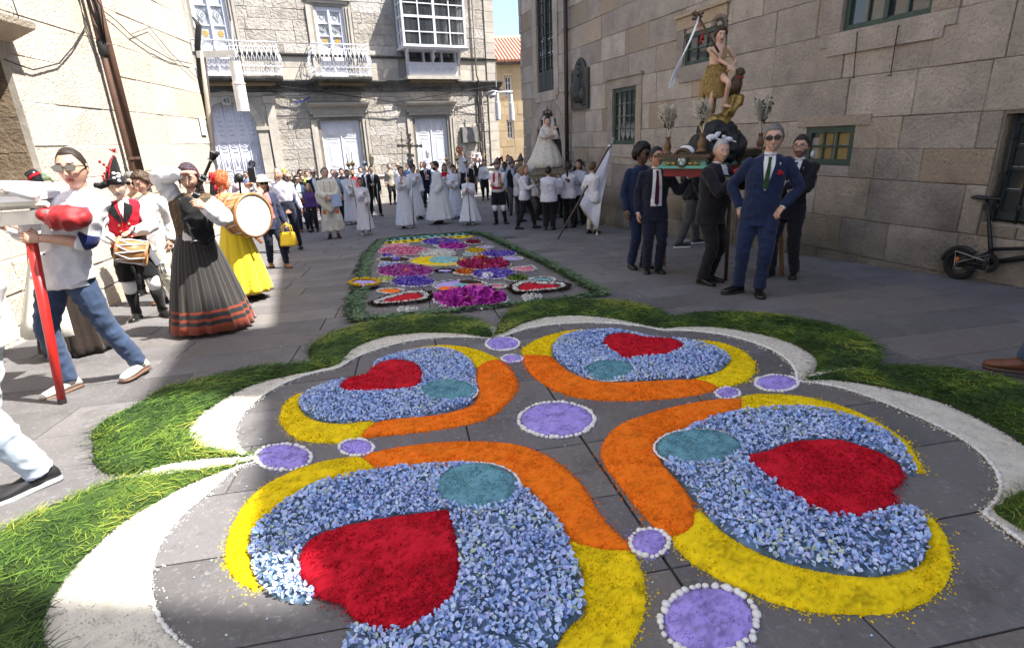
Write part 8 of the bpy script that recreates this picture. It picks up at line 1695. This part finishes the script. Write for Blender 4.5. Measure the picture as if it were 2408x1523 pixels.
mb=MB();mb.ell(A7(1722,207),.11,.07,.075);mb.ell(A7(1732,195),.07,.06,.09);mb.tube([A7(1734,192),A7(1738,180),A7(1737,172)],[.055,.045,.045],10);mb.ell(A7(1741,168),.05,.04,.042);mb.ell(A7(1748,171,6.93),.03,.022,.02);mb.ell(A7(1733,164),.02,.01,.012)
for x0,x1,y1 in ((1709,1706,232),(1717,1716,232),(1729,1731,230),(1735,1737,228)):mb.tube([A7(x0,212),A7((x0+x1)/2+1,221),A7(x1,y1)],[.026,.016,.014],8)
o_=crumple(remesh(mb,.011,M_lamb,1),.008,(30,30,30));lm=link('carved_lamb',o_);props(lm,'dark gilt carved lamb with red ribbon looking up at the saint','statue')
MB().tube([A7(1738,183)+Vector((.05*math.cos(t*math.pi/6),.05*math.sin(t*math.pi/6),.0)) for t in range(12)],.009,5,closed=True).build('red_ribbon',M_redf,lm)
for x,y,s,lb,g_ in ((1674,323,.8,'small white lamb lying on the front of the black rock mound',1),(1712,328,.7,'small white lamb tucked at the right of the black rock mound',-1)):
    c=A7(x,y,6.72);mb=MB();mb.ell(c,.085*s,.05*s,.045*s);mb.ell(c+Vector((.075*s*g_,-.01,.035*s)),.035*s,.03*s,.04*s);mb.ell(c+Vector((.1*s*g_,-.02,.055*s)),.026*s,.018*s,.02*s);mb.tube([c+Vector((.06*s,-.03,-.02)),c+Vector((.12*s,-.05,-.03))],.014*s,6);mb.tube([c+Vector((-.05*s,-.03,-.02)),c+Vector((-.04*s,-.06,-.055*s))],.014*s,6)
    o_=crumple(remesh(mb,.008,M_white,1),.006,(40,40,40));lm=link('white_lamb',o_);props(lm,lb,'figurine')
M_plm=mat('pampas_plume',(.82,.77,.66),(.7,.63,.5),30,rough=.9)
M_dkl=mat('dark_dried_leaf',(.03,.035,.025),rough=.8)
for k,(x,yb_,yt,sp,d,lb) in enumerate(((1569,362,250,26,7.2,'turned wooden vase of pampas plumes on the left corner of the float'),(1649,357,238,16,6.5,'turned wooden vase of tall pampas plumes on the near corner of the float'),(1786,352,226,34,7.4,'pampas plumes in a vase behind the head of the blue suited man'))):
    b_=at_depth(x,yb_,d);t_=at_depth(x,yt,d);hh=(t_-b_).length;vb=empty('plume_vase',b_,lb,'vase','plume vases on the float')
    MB().lathe(b_,[(.06,0),(.06,.015),(.035,.025),(.04,.05),(.048,.09),(.03,.14),(.022,.17),(.034,.185),(.034,.2),(.025,.2)],16).build('vase',mat('turned_wood',(.17,.085,.035),(.11,.055,.025),12,rough=.4),vb,True)
    R=random.Random(k+20)
    for j in range(9):
        a=(j-4)/4*sp/hh*.0042+R.uniform(-.05,.05);top=b_+Vector((a*hh*1.1,R.uniform(-.05,.05),hh*R.uniform(.82,1)));s0=b_+Vector((0,0,.19));mid=s0.lerp(top,.45)+Vector((a*-.02,0,.02));mb=MB();dark=j % 3 == 1
        mb.tube([s0,mid,top],.003,4)
        for i in range(170 if not dark else 26):
            t=.3+.7*R.random();c=s0.lerp(mid,t*2) if t < .5 else mid.lerp(top,t*2-1);w_=.05*math.sin(math.pi*min(1,(t-.3)/.72))+.008;d_=Vector((R.gauss(0,1),R.gauss(0,1),0))*w_*.8;mb.add([c,c+d_+Vector((0,0,.06)),c+d_*.5+Vector((.011,.008,.035))],[(0,1,2)]) if not dark else mb.ell(c+d_*.5,.009,.006,.012,5,4)
        mb.build('plume' if not dark else 'dried_sprig',M_plm if not dark else M_dkl,vb)
for (x0,y0,x1,y1,d,r_,m_,lb) in ((1566,404,1563,626,7.1,.016,M_wood,'thin brown prop pole behind the man with the plum tie'),(1716,470,1706,660,6.3,.022,M_mold,'dark prop pole beside the silver haired bearer'),(1836,480,1838,648,6.9,.024,M_wood,'light brown prop pole between the blue suit and the man in glasses')):
    g=G(x1,y1);t_=at_depth(x0,y0,g.y);q=MB().tube([g+Vector((0,0,.002)),t_],r_,10).build('prop_pole',m_,None,True);props(q,lb,'pole','prop poles of the near float')
q=at_depth(1742,402,6.2);MB().ell(q,.09,.05,.035).build('shaft_pad',mat('red_velvet',(.3,.01,.02)),fl1,True)
h_=P54.bvh.ray_cast(Vector((.105+P54.o['lean'][0]*.8,-1.2,1.29)),Vector((0,1,0)))[0];R=random.Random(4)
if h_:
    mb=MB()
    for k in range(22):mb.ell(h_+Vector((R.gauss(0,.017),-.008+R.uniform(-.006,.004),R.gauss(0,.012))),.013,.007,.009,6,4)
    P54.ch(mb,'red_flower',M_redf)
for K_,x in ((P54,.1),(P55,.09)):
    h_=K_.bvh.ray_cast(Vector((x+K_.o['lean'][0]*.9,-1.2,1.375)),Vector((0,1,0)))[0]
    if h_:K_.ch(MB().box(h_+Vector((0,-.012,0)),.006,.004,.032).box(h_+Vector((0,-.0125,.006)),.022,.004,.006),'cross_pin',M_silver,False)
# ============================================================ THE FAR FLOAT WITH THE CROWNED FIGURE
yv=14.3;B0=at_depth(1290,408,yv);s_=(at_depth(1290,262,yv)-at_depth(1290,398,yv)).length
ft=empty('processional_float',B0-Vector((0,0,.12)),'carved float platform with the crowned statue, borne by people in white','float')
q=MB();q.box(B0+Vector((0,0,.03)),.9,.8,.1,tap=.92);q.box(B0+Vector((0,0,.11)),.8,.7,.05);q.box(B0+Vector((0,0,-.06)),1.0,.9,.06);q.build('platform',mat('grey_gilt_wood',(.2,.18,.13),(.1,.09,.06),20,rough=.5,bump=.6),ft)
q=MB()
for k in range(12):q.tube([B0+Vector((-.35+k*.06,-.405,.0)),B0+Vector((-.33+k*.06,-.42,.04)),B0+Vector((-.31+k*.06,-.405,.0))],.008,5)
q.build('carved_frieze',M_gold,ft)
for s in (-1,1):MB().tube([B0+Vector((s*.38,-1.1,-.12)),B0+Vector((s*.38,1.1,-.12))],.035,8).build('carrying_shaft',M_mold,ft)
b_=B0+Vector((0,0,.15));hS=s_*.93;vg=empty('virgin_statue',b_,'crowned statue in white embroidered gown and cloak holding a child, before the arched niche','statue')
M_gown=mat('embroidered_gown',(.68,.65,.6),(.45,.42,.36),26,rough=.7,bump=.5,bsc=60);M_cloak=mat('ivory_cloak',(.68,.64,.6),(.58,.54,.5),6,rough=.75,bump=.2)
n=48;rg=[]
for t,rx,ry in ((0,.36,.28),(.1,.345,.27),(.25,.29,.23),(.4,.21,.17),(.5,.13,.11),(.54,.105,.09),(.6,.12,.1),(.68,.135,.1),(.73,.12,.08),(.76,.05,.05)):
    rg.append([b_+Vector((rx*math.cos(a)*(1+.05*math.cos(9*a)*(1-t)),ry*math.sin(a)*(1+.05*math.cos(9*a)*(1-t)),t*hS)) for a in [2*math.pi*j/n for j in range(n)]])
MB().rings(rg).build('gown',M_gown,vg,True)
rg=[]
for t,x,rx,ry in ((-.12,-.36,.30,.25),(0,-.30,.30,.25),(.2,-.2,.24,.22),(.4,-.12,.2,.18),(.6,-.06,.17,.15),(.72,-.02,.155,.13),(.8,0,.1,.11),(.88,0,.098,.105),(.95,0,.08,.09),(.98,0,.02,.03)):
    rg.append([b_+Vector((x*1.0+rx*math.cos(a)*(1+.04*math.cos(7*a)),.10+ry*math.sin(a)*(1 if math.sin(a) > 0 else .35),t*hS)) for a in [2*math.pi*j/32 for j in range(32)]])
MB().rings(rg).build('cloak',M_cloak,vg,True)
MB().tube([b_+Vector((.09,.0,.93*hS)),b_+Vector((.12,-.02,.8*hS)),b_+Vector((.13,-.03,.7*hS))],[(.02,.05),(.025,.06),(.02,.05)],8).build('veil',M_cloak,vg,True)
o=dict(DEF);o['fem']=1;mb=MB();HV=Matrix.Translation(b_+Vector((0,-.04,.865*hS))) @ Matrix.Rotation(rad(8),4,'X') @ Matrix.Scale(.95,4);head_mesh(mb,HV,True,o);mb.tube([b_+Vector((0,0,.74*hS)),b_+Vector((0,-.02,.83*hS))],.045,10)
for s in (-1,1):hand(mb,b_+Vector((s*.06+.05,-.2,.56*hS)),(-s*.4+.3,-1,.3),(0,.2,1),.5,s,False)
mb.build('face_and_hands',[M_carn,M_lip,M_eye,M_iris,hm('dark'),hm('dark')],vg,True)
mb=MB();hairshell(mb,HV,False,.012,'long');mb.build('hair',hm('dark'),vg,True)
for s in (-1,1):MB().tube([b_+Vector((s*.12,-.0,.7*hS)),b_+Vector((s*.16,-.08,.6*hS)),b_+Vector((s*.08+.04,-.18,.56*hS))],[.06,.07,.055],10).build('sleeve',M_gown,vg,True)
mb=MB();c=b_+Vector((0,.0,.955*hS));mb.lathe(c,[(.075,0),(.085,.02),(.08,.03)],16,cap=False)
for k in range(8):a=k*math.pi/4;mb.tube([c+Vector((.08*math.cos(a),.08*math.sin(a),.02)),c+Vector((.11*math.cos(a),.11*math.sin(a),.09)),c+Vector((.05*math.cos(a),.05*math.sin(a),.13)),c+Vector((0,0,.14))],.009,5)
mb.ell(c+Vector((0,0,.16)),.02,.02,.02);mb.box(c+Vector((0,0,.2)),.008,.008,.06);mb.box(c+Vector((0,0,.205)),.035,.008,.008);mb.build('crown',mat('dark_silver',(.12,.12,.12)),vg,True)
mb=MB();c=b_+Vector((.17,-.14,.62*hS));mb.lathe(c,[(.11,-.12),(.085,-.02),(.055,.07),(.02,.1)],12);mb.build('child_gown',M_gown,vg,True);mb=MB();mb.ell(c+Vector((0,0,.14)),.045,.045,.052);mb.ell(c+Vector((-.06,-.05,.06)),.018,.018,.018);mb.build('child_head',M_carn,vg,True);MB().ell(c+Vector((0,.012,.155)),.047,.045,.048).build('child_hair',hm('dark'),vg,True)
# ============================================================ FLAG, CROSSES, STAFFS
g=G(1312,562);tp=at_depth(1433,345,g.y+1.1);q=MB().tube([g+Vector((0,0,.005)),tp],.019,8).build('flag_pole',mat('dark_carved_wood',(.05,.035,.025),(.1,.07,.045),30,rough=.5,bump=.8,bsc=40),None,True);props(q,'slanted dark flag pole with its foot on the paving and silver cross on top','flag pole')
mb=MB().lathe(tp,[(.02,-.03),(.045,0),(.05,.03),(.03,.06),(.012,.08)],12,Z=(tp-g));mb.build('silver_knob',M_silver,q,True)
dz=(tp-g).normalized();e=tp+dz*.08;mb=MB().tube([e,e+dz*.2],.012,6);xx=Vector((1,0,0));xx=(xx-dz*xx.dot(dz)).normalized();mb.tube([e+dz*.13-xx*.08,e+dz*.13+xx*.08],.012,6);mb.build('silver_cross',M_silver,q,True)
def sheet(rows,depths,name,m,label=None,cat=None,parent=None,th_=.006,fold=.03,sub=3):
    Rw=[]
    for i,(row,d) in enumerate(zip(rows,depths)):Rw.append([at_depth(x,y,d+fold*math.sin(j*2.3+i*.7)) for j,(x,y) in enumerate(row)])
    n=len(Rw[0]);me=D.meshes.new(name);me.from_pydata([tuple(p) for r in Rw for p in r],[],[(i*n+j,i*n+j+1,(i+1)*n+j+1,(i+1)*n+j) for i in range(len(Rw)-1) for j in range(n-1)]);me.materials.append(m);me.polygons.foreach_set('use_smooth',[True]*len(me.polygons));me.update();o=link(name,me,parent)
    a=o.modifiers.new('s','SUBSURF');a.levels=a.render_levels=sub;b=o.modifiers.new('t','SOLIDIFY');b.thickness=th_
    return props(o,label,cat)
M_flag=fab('white_damask',(.68,.67,.72),(.6,.59,.64),14)
yf=g.y+.35
fo=sheet([[(1428,352),(1431,354),(1435,356),(1437,360),(1438,365)],[(1414,375),(1422,378),(1430,378),(1434,390),(1430,400)],[(1392,425),(1402,430),(1412,434),(1418,440),(1420,450)],[(1378,455),(1388,462),(1400,468),(1410,470),(1413,480)],[(1362,478),(1374,486),(1388,496),(1402,500),(1411,505)],[(1366,486),(1376,500),(1388,515),(1399,530),(1406,545)]],[yf+.9,yf+.75,yf+.45,yf+.3,yf+.1,yf+.1],'flag',M_flag,'white damask flag with gilt braid hanging in folds from the slanted pole','flag',fold=.06)
for (x,y) in ((1386,512),(1404,547)):t_=at_depth(x,y,yf+.02);MB().tube([at_depth(x-1,y-12,yf+.05),t_],.006,5).lathe(t_+Vector((0,0,-.1)),[(.03,0),(.025,.06),(.012,.09),(.02,.1),(.01,.12)],8).build('tassel',W_,fo,True)
MB().tube([at_depth(x,y,yf-.02) for x,y in ((1363,480),(1375,502),(1388,518),(1400,535),(1407,547))],.012,6).build('gilt_braid',mat('gilt_braid',(.45,.36,.16),rough=.6),fo,True)
def staffp(x0,y0,x1,y1,d,kind,label,r=.012,spike=0):
    a=at_depth(x0,y0,d);b=at_depth(x1,y1,d);m=M_brass if kind in ('brass','gilt') else M_silver;z=(a-b).normalized()
    q=MB().tube([b,a],r,8).build('processional_staff',m,None,True);props(q,label,'processional staff','staffs and candles of the altar servers')
    if kind in ('brass','silver'):MB().lathe(a,[(.012,-.16),(.03,-.12),(.015,-.09),(.06,-.02),(.095,.02),(.075,.035),(.04,.05),(.045,.08),(.02,.09)],14,Z=z).build('drip_cup',m,q,True);MB().tube([a+z*.08,a+z*(.08+spike)],[.016,.012],8).build('candle',mat('wax',(.5,.42,.2),rough=.5) if kind == 'brass' else M_silver,q,True)
    if kind == 'knob':MB().lathe(a,[(.012,-.02),(.02,0),(.012,.02)],8,Z=z).build('finial',m,q,True)
    if kind in ('gilt','lantern'):
        MB().lathe(a,[(.03,0),(.06,.03),(.065,.05)],6,Z=z).build('lantern_base',m,q);MB().lathe(a,[(.055,.05),(.085,.24)],6,Z=z,cap=False).build('lantern_glass',mat('lantern_glass',(.5,.48,.4),rough=.1,alpha=.5),q);MB().lathe(a,[(.1,.24),(.06,.3),(.02,.34),(.012,.4)],6,Z=z).build('lantern_roof',m,q)
        for k in range(6):c=Vector((math.cos(k*math.pi/3),math.sin(k*math.pi/3),0));MB().tube([a+c*.056+z*.05,a+c*.086+z*.24],.005,4).build('lantern_bar',m,q)
    return q
d22,d23,d26,d34,d36,d38=[K.root.location.y-.32 for K in (P22,P23,P26,P34,P36,P38)]
staffp(819,388,844,512,d22,'brass','brass candle staff slanting before the bearded young server',spike=.28);staffp(829,386,835,440,d22+.5,'brass','brass topped candle seen just behind the slanting staff',spike=.3)
staffp(857,385,873,553,d23,'silver','silver staff of the girl in glasses',spike=.25);staffp(886,434,892,509,P24.root.location.y-.3,'knob','thin cane of the man in black suit',r=.009)
staffp(874,390,880,470,d22+1.5,'gilt','gilt processional lantern above the white haired man');staffp(1005,372,1007,420,P29.root.location.y-.5,'lantern','dark processional lantern near the woman with chestnut bob')
staffp(1050,376,1057,468,d34,'brass','brass candle staff held by the server in the red cape',spike=.3);staffp(1074,374,1080,436,d36,'brass','brass staff held by the teenage server',spike=.05);staffp(1094,380,1107,527,d38,'silver','tall silver staff held by the small boy in the cap',spike=.35)
def procross(x,y0,ybot,xb,d,w_,label,m=M_silver,small=False):
    top=at_depth(x,y0,d);bot=at_depth(xb,ybot,d);z=(top-bot).normalized();kn=at_depth(x+2,y0+ (ybot-y0)*.5 if small else 392,d)
    q=MB().tube([bot,kn],.017,8).build('processional_cross',M_silver,None,True);props(q,label,'processional cross')
    X=Vector((1,0,0));X=(X-z*X.dot(z)).normalized();Y=z.cross(X);L=(top-kn).length;mb=MB();s=1 if not small else .6
    if not small:MB().lathe(kn,[(.02,-.06),(.06,-.03),(.05,.0),(.085,.03),(.085,.14),(.1,.16),(.06,.22),(.03,.27)],8,Z=z).build('temple_knob',m,q);
    k0=kn+z*(.24 if not small else 0);c=kn.lerp(top,.66);wv=.05*s
    mb=MB();mb.box((k0+top)/2,wv,.03*s,(top-k0).length,X,Y,z);mb.build('cross_shaft',m,q);mb=MB();mb.box(c,w_,.03*s,wv,X,Y,z);mb.build('cross_beam',m,q)
    mb=MB()
    for e in (top,c-X*w_/2,c+X*w_/2,c-X*w_*.32,c+X*w_*.32,top-z*.12*s,c-z*.25*s+X*.06,c-z*.25*s-X*.06):
        for k in range(5):a=k*1.257;mb.ell(e+(X*math.cos(a)+z*math.sin(a))*.028*s,.022*s,.014*s,.022*s,7,5)
    for k in range(8):a=k*math.pi/4;mb.tube([c+(X*math.cos(a)+z*math.sin(a))*.03*s,c+(X*math.cos(a)+z*math.sin(a))*.12*s],[.012*s,.004*s],5)
    mb.build('rosette',m,q,True);mb=MB();fy=-Y if (CAM-c).dot(Y) < 0 else Y;mb.tube([c+fy*.03+z*.1*s,c+fy*.03-z*.12*s],[.02*s,.012*s],6);mb.tube([c+fy*.03+z*.06*s-X*.1*s,c+fy*.03+z*.04*s,c+fy*.03+z*.06*s+X*.1*s],.011*s,5);mb.ell(c+fy*.03+z*.13*s,.016*s,.016*s,.02*s,6,5);mb.build('gilt_figure',M_gold,q,True);return q
M_osil=mat('old_silver',(.22,.22,.21),(.08,.08,.075),30,rough=.4,metal=.75)
procross(963,318,533,974,d26,.62,'large ornate silver processional cross with gilt figure',M_osil)
procross(944,312,420,948,d26+.9,.36,'slimmer silver processional cross behind the large one',M_silver,True)
sheet([[(1078,347),(1082,346),(1085,349)],[(1077,370),(1084,372),(1090,374)],[(1080,392),(1087,395),(1095,396)],[(1082,405),(1088,408),(1096,406)]],[d36+.8]*4,'banner',fab('white_banner',(.68,.68,.74)),'narrow white furled banner with orange ribbons among the servers','banner')
mb=MB();R=random.Random(8)
for k in range(9):a=at_depth(1081,347,d36+.75);mb.tube([a,a+Vector((R.uniform(-.15,.15),0,R.uniform(-.1,.05))),a+Vector((R.uniform(-.2,.2),0,R.uniform(-.35,-.15)))],.014,4)
o_=mb.build('ribbon',mat('orange_ribbon',(.65,.2,.04),rough=.5));props(o_,'knot of orange ribbons on top of the furled banner','ribbon')
# ============================================================ SMALL THINGS
c=at_depth(678,562,P8.root.location.y-.12);M_yb=mat('yellow_leather',(.62,.42,.02),(.55,.36,.02),6,rough=.4,bump=.15);hb=MB();hb.box(c,.30,.13,.24,tap=.8);ob=hb.build('handbag',M_yb);b_=ob.modifiers.new('b','BEVEL');b_.width=.03;b_.segments=3;props(ob,'bright yellow handbag hanging beside the woman in the sun hat','handbag')
for s in (-1,1):MB().tube([c+Vector((-.08,s*.05,.1)),c+Vector((-.07,s*.04,.22)),c+Vector((0,s*.03,.27)),c+Vector((.07,s*.04,.22)),c+Vector((.08,s*.05,.1))],.009,6).build('handle',M_yb,ob,True)
c=at_depth(725,545,P16.root.location.y+.1);q=MB();q.box(c,.25,.1,.34,tap=.6);ob=q.build('carrier_bag',mat('translucent_white_plastic',(.65,.65,.68),rough=.35));ob.modifiers.new('b','BEVEL').width=.04;props(ob,'crumpled white plastic carrier bag held low beside the grey haired man','bag')
c=at_depth(566,420,6.4);q=MB().box(c+Vector((.13,0,.03)),.075,.01,.155);ob=q.build('mobile_phone',M_iron);props(ob,'black mobile phone held up beside the big drum','phone')
g=G(1612,572);q=MB().lathe(g+Vector((0,0,.035)),[(.025,-.06),(.035,.06),(.036,.06),(.026,-.055)],12,Z=(1,.2,.02));ob=q.build('plastic_cup',mat('clear_plastic',(.5,.52,.55),rough=.2,alpha=.6));props(ob,'clear plastic cup lying on the paving by the shaded wall','cup')
g=G(2256,657);BW=Frame(RW.w(0,0,(g-RW.P).dot(RW.n)),-18.5);gb_=lambda x,y:Vector(BW.w(*BW.uz(x,y)))
bike=empty('folding_bicycle',G(2256,657),'black folding bicycle leaning below the barred window at the right edge','bicycle')
M_bk=mat('matt_black_frame',(.014,.014,.016),rough=.4,metal=.2);M_tyre=mat('tyre_rubber',(.012,.012,.012),rough=.85,bump=.3,bsc=60);c=gb_(2256,622);gp_=gz(c.x,c.y);rw=c.z-gp_;N_=BW.n;U_=BW.u;Z_=Vector((0,0,1))
def wheel(c):
    ring=lambda r:[c+(U_*math.cos(t)+Z_*math.sin(t))*r for t in [2*math.pi*k/32 for k in range(32)]]
    w_=MB().tube(ring(rw-.022),.024,10,closed=True).build('tyre',M_tyre,bike,True);MB().tube(ring(rw-.05),.011,6,closed=True).build('rim',M_bk,w_,True)
    MB().lathe(c-N_*.05,[(.02,0),(.028,.02),(.02,.05),(.028,.08),(.02,.1)],12,Z=N_).build('hub',M_bk,w_,True)
    for k in range(20):a=2*math.pi*k/20;MB().tube([c+(U_*math.cos(a+.3)+Z_*math.sin(a+.3))*.022+N_*(.02*(-1)**k),c+(U_*math.cos(a)+Z_*math.sin(a))*(rw-.055)],.0009,3).build('spoke',M_bk,w_)
    return w_
wheel(c);seat=gb_(2322,468);bb=gb_(2331,617);fold=gb_(2329,575);head=gb_(2412,556);fw_=c-U_*.95;fw_.z=gz(fw_.x,fw_.y)+rw;wheel(fw_)
MB().tube([fold+(seat-fold)*-.45,fold,fold.lerp(seat,.6),seat],[.022,.022,.016,.016],12).build('seat_post',M_bk,bike,True)
mb=MB();d_=U_;R_=[(.13,.065,.03),(.1,.075,.04),(.03,.05,.035),(-.05,.022,.025),(-.12,.016,.02),(-.135,.008,.01)];mb.rings([[seat+Z_*.01+d_*t+N_*a*math.cos(q*math.pi/6)+Z_*b*.6*math.sin(q*math.pi/6) for q in range(12)] for t,a,b in R_]);mb.build('saddle',mat('black_saddle',(.015,.015,.02),rough=.35),bike,True)
mb=MB();hd=c-U_*.88+Z_*.33;mb.tube([bb,bb.lerp(hd,.5)+Z_*(-.02),hd],[.028,.03,.026],12);mb.tube([fold-Z_*.05,fold.lerp(hd,.5)-Z_*.02,hd+Z_*.02],[.018,.018,.018],10);mb.tube([bb,c+N_*.04],.012,8);mb.tube([fold-Z_*.08,c+N_*.04],.012,8);mb.tube([bb,c-N_*.04],.012,8);mb.build('frame',M_bk,bike,True)
mb=MB().tube([fw_+N_*.04,hd-Z_*.05+N_*.03,hd+Z_*.0,hd+Z_*.45+U_*.03,hd+Z_*.62],[.012,.016,.022,.018,.016],10);mb.tube([hd+Z_*.62-N_*.27,hd+Z_*.62+N_*.27],.013,10);mb.build('fork_and_stem',M_bk,bike,True)
for s in (-1,1):MB().tube([hd+Z_*.62+N_*s*.18,hd+Z_*.62+N_*s*.28],.018,10).build('grip',M_tyre,bike,True)
MB().lathe(bb+N_*.05,[(.06,0),(.105,0),(.105,.006),(.06,.006)],30,Z=N_,cap=False).build('chainring',M_bk,bike);mb=MB()
for k in range(5):a=k*1.257;mb.tube([bb+N_*.053,bb+N_*.053+(U_*math.cos(a)+Z_*math.sin(a))*.08],.006,5)
mb.build('spider',M_bk,bike)
for s in (1,-1):a=bb+N_*.07*s;b=a+(U_*.5*s+Z_*-.3*s).normalized()*.15;MB().tube([a,b],.009,8).build('crank',M_bk,bike,True);MB().box(b+N_*.045*s,.08,.09,.02,U_,N_,Z_).build('pedal',M_tyre,bike)
MB().tube([bb+N_*.055+Z_*.09,c+N_*.055+Z_*.03,c+N_*.055-Z_*.03,bb+N_*.055-Z_*.09],.0035,4,closed=True).build('chain',M_alu,bike)
pts=[c+(U_*math.cos(t)+Z_*math.sin(t))*(rw+.025) for t in [.1+k*.2 for k in range(12)]];MB().tube(pts,[(.025,.005)]*12,8).build('mudguard',M_bk,bike,True)
MB().lathe(c+U_*.02+Z_*.06+N_*.03,[(.001,.008),(.026,.004),(.026,0)],12,Z=N_).build('reflector',mat('orange_reflector',(.6,.16,.02),rough=.25),bike);MB().tube([seat-Z_*.06,seat-Z_*.12],.024,10).build('seat_clamp',M_bk,bike)
mb=MB().tube([c+N_*.08,c+N_*.08+Z_*.16+U_*.02,fold-Z_*.16+N_*.06],.004,5);mb.build('mudguard_stay',M_alu,bike)
V_,F_2,T_=[],[],[];off=0;r=np.random.default_rng(77);X,Y=r.uniform(-2.2,1.8,700),r.uniform(1.2,9,700);V,F_,t=petals(X,Y,gzn(X,Y)+.003,.009,r,.3,.3)
me=npmesh('stray_petals',V,F_,M_hyd,False);set_tint(me,np.repeat(r.choice([.35,.5,.6,.95],700),7));o=link('stray_petals',me);props(o,kind='stuff')
D.scenes.remove(TMP)
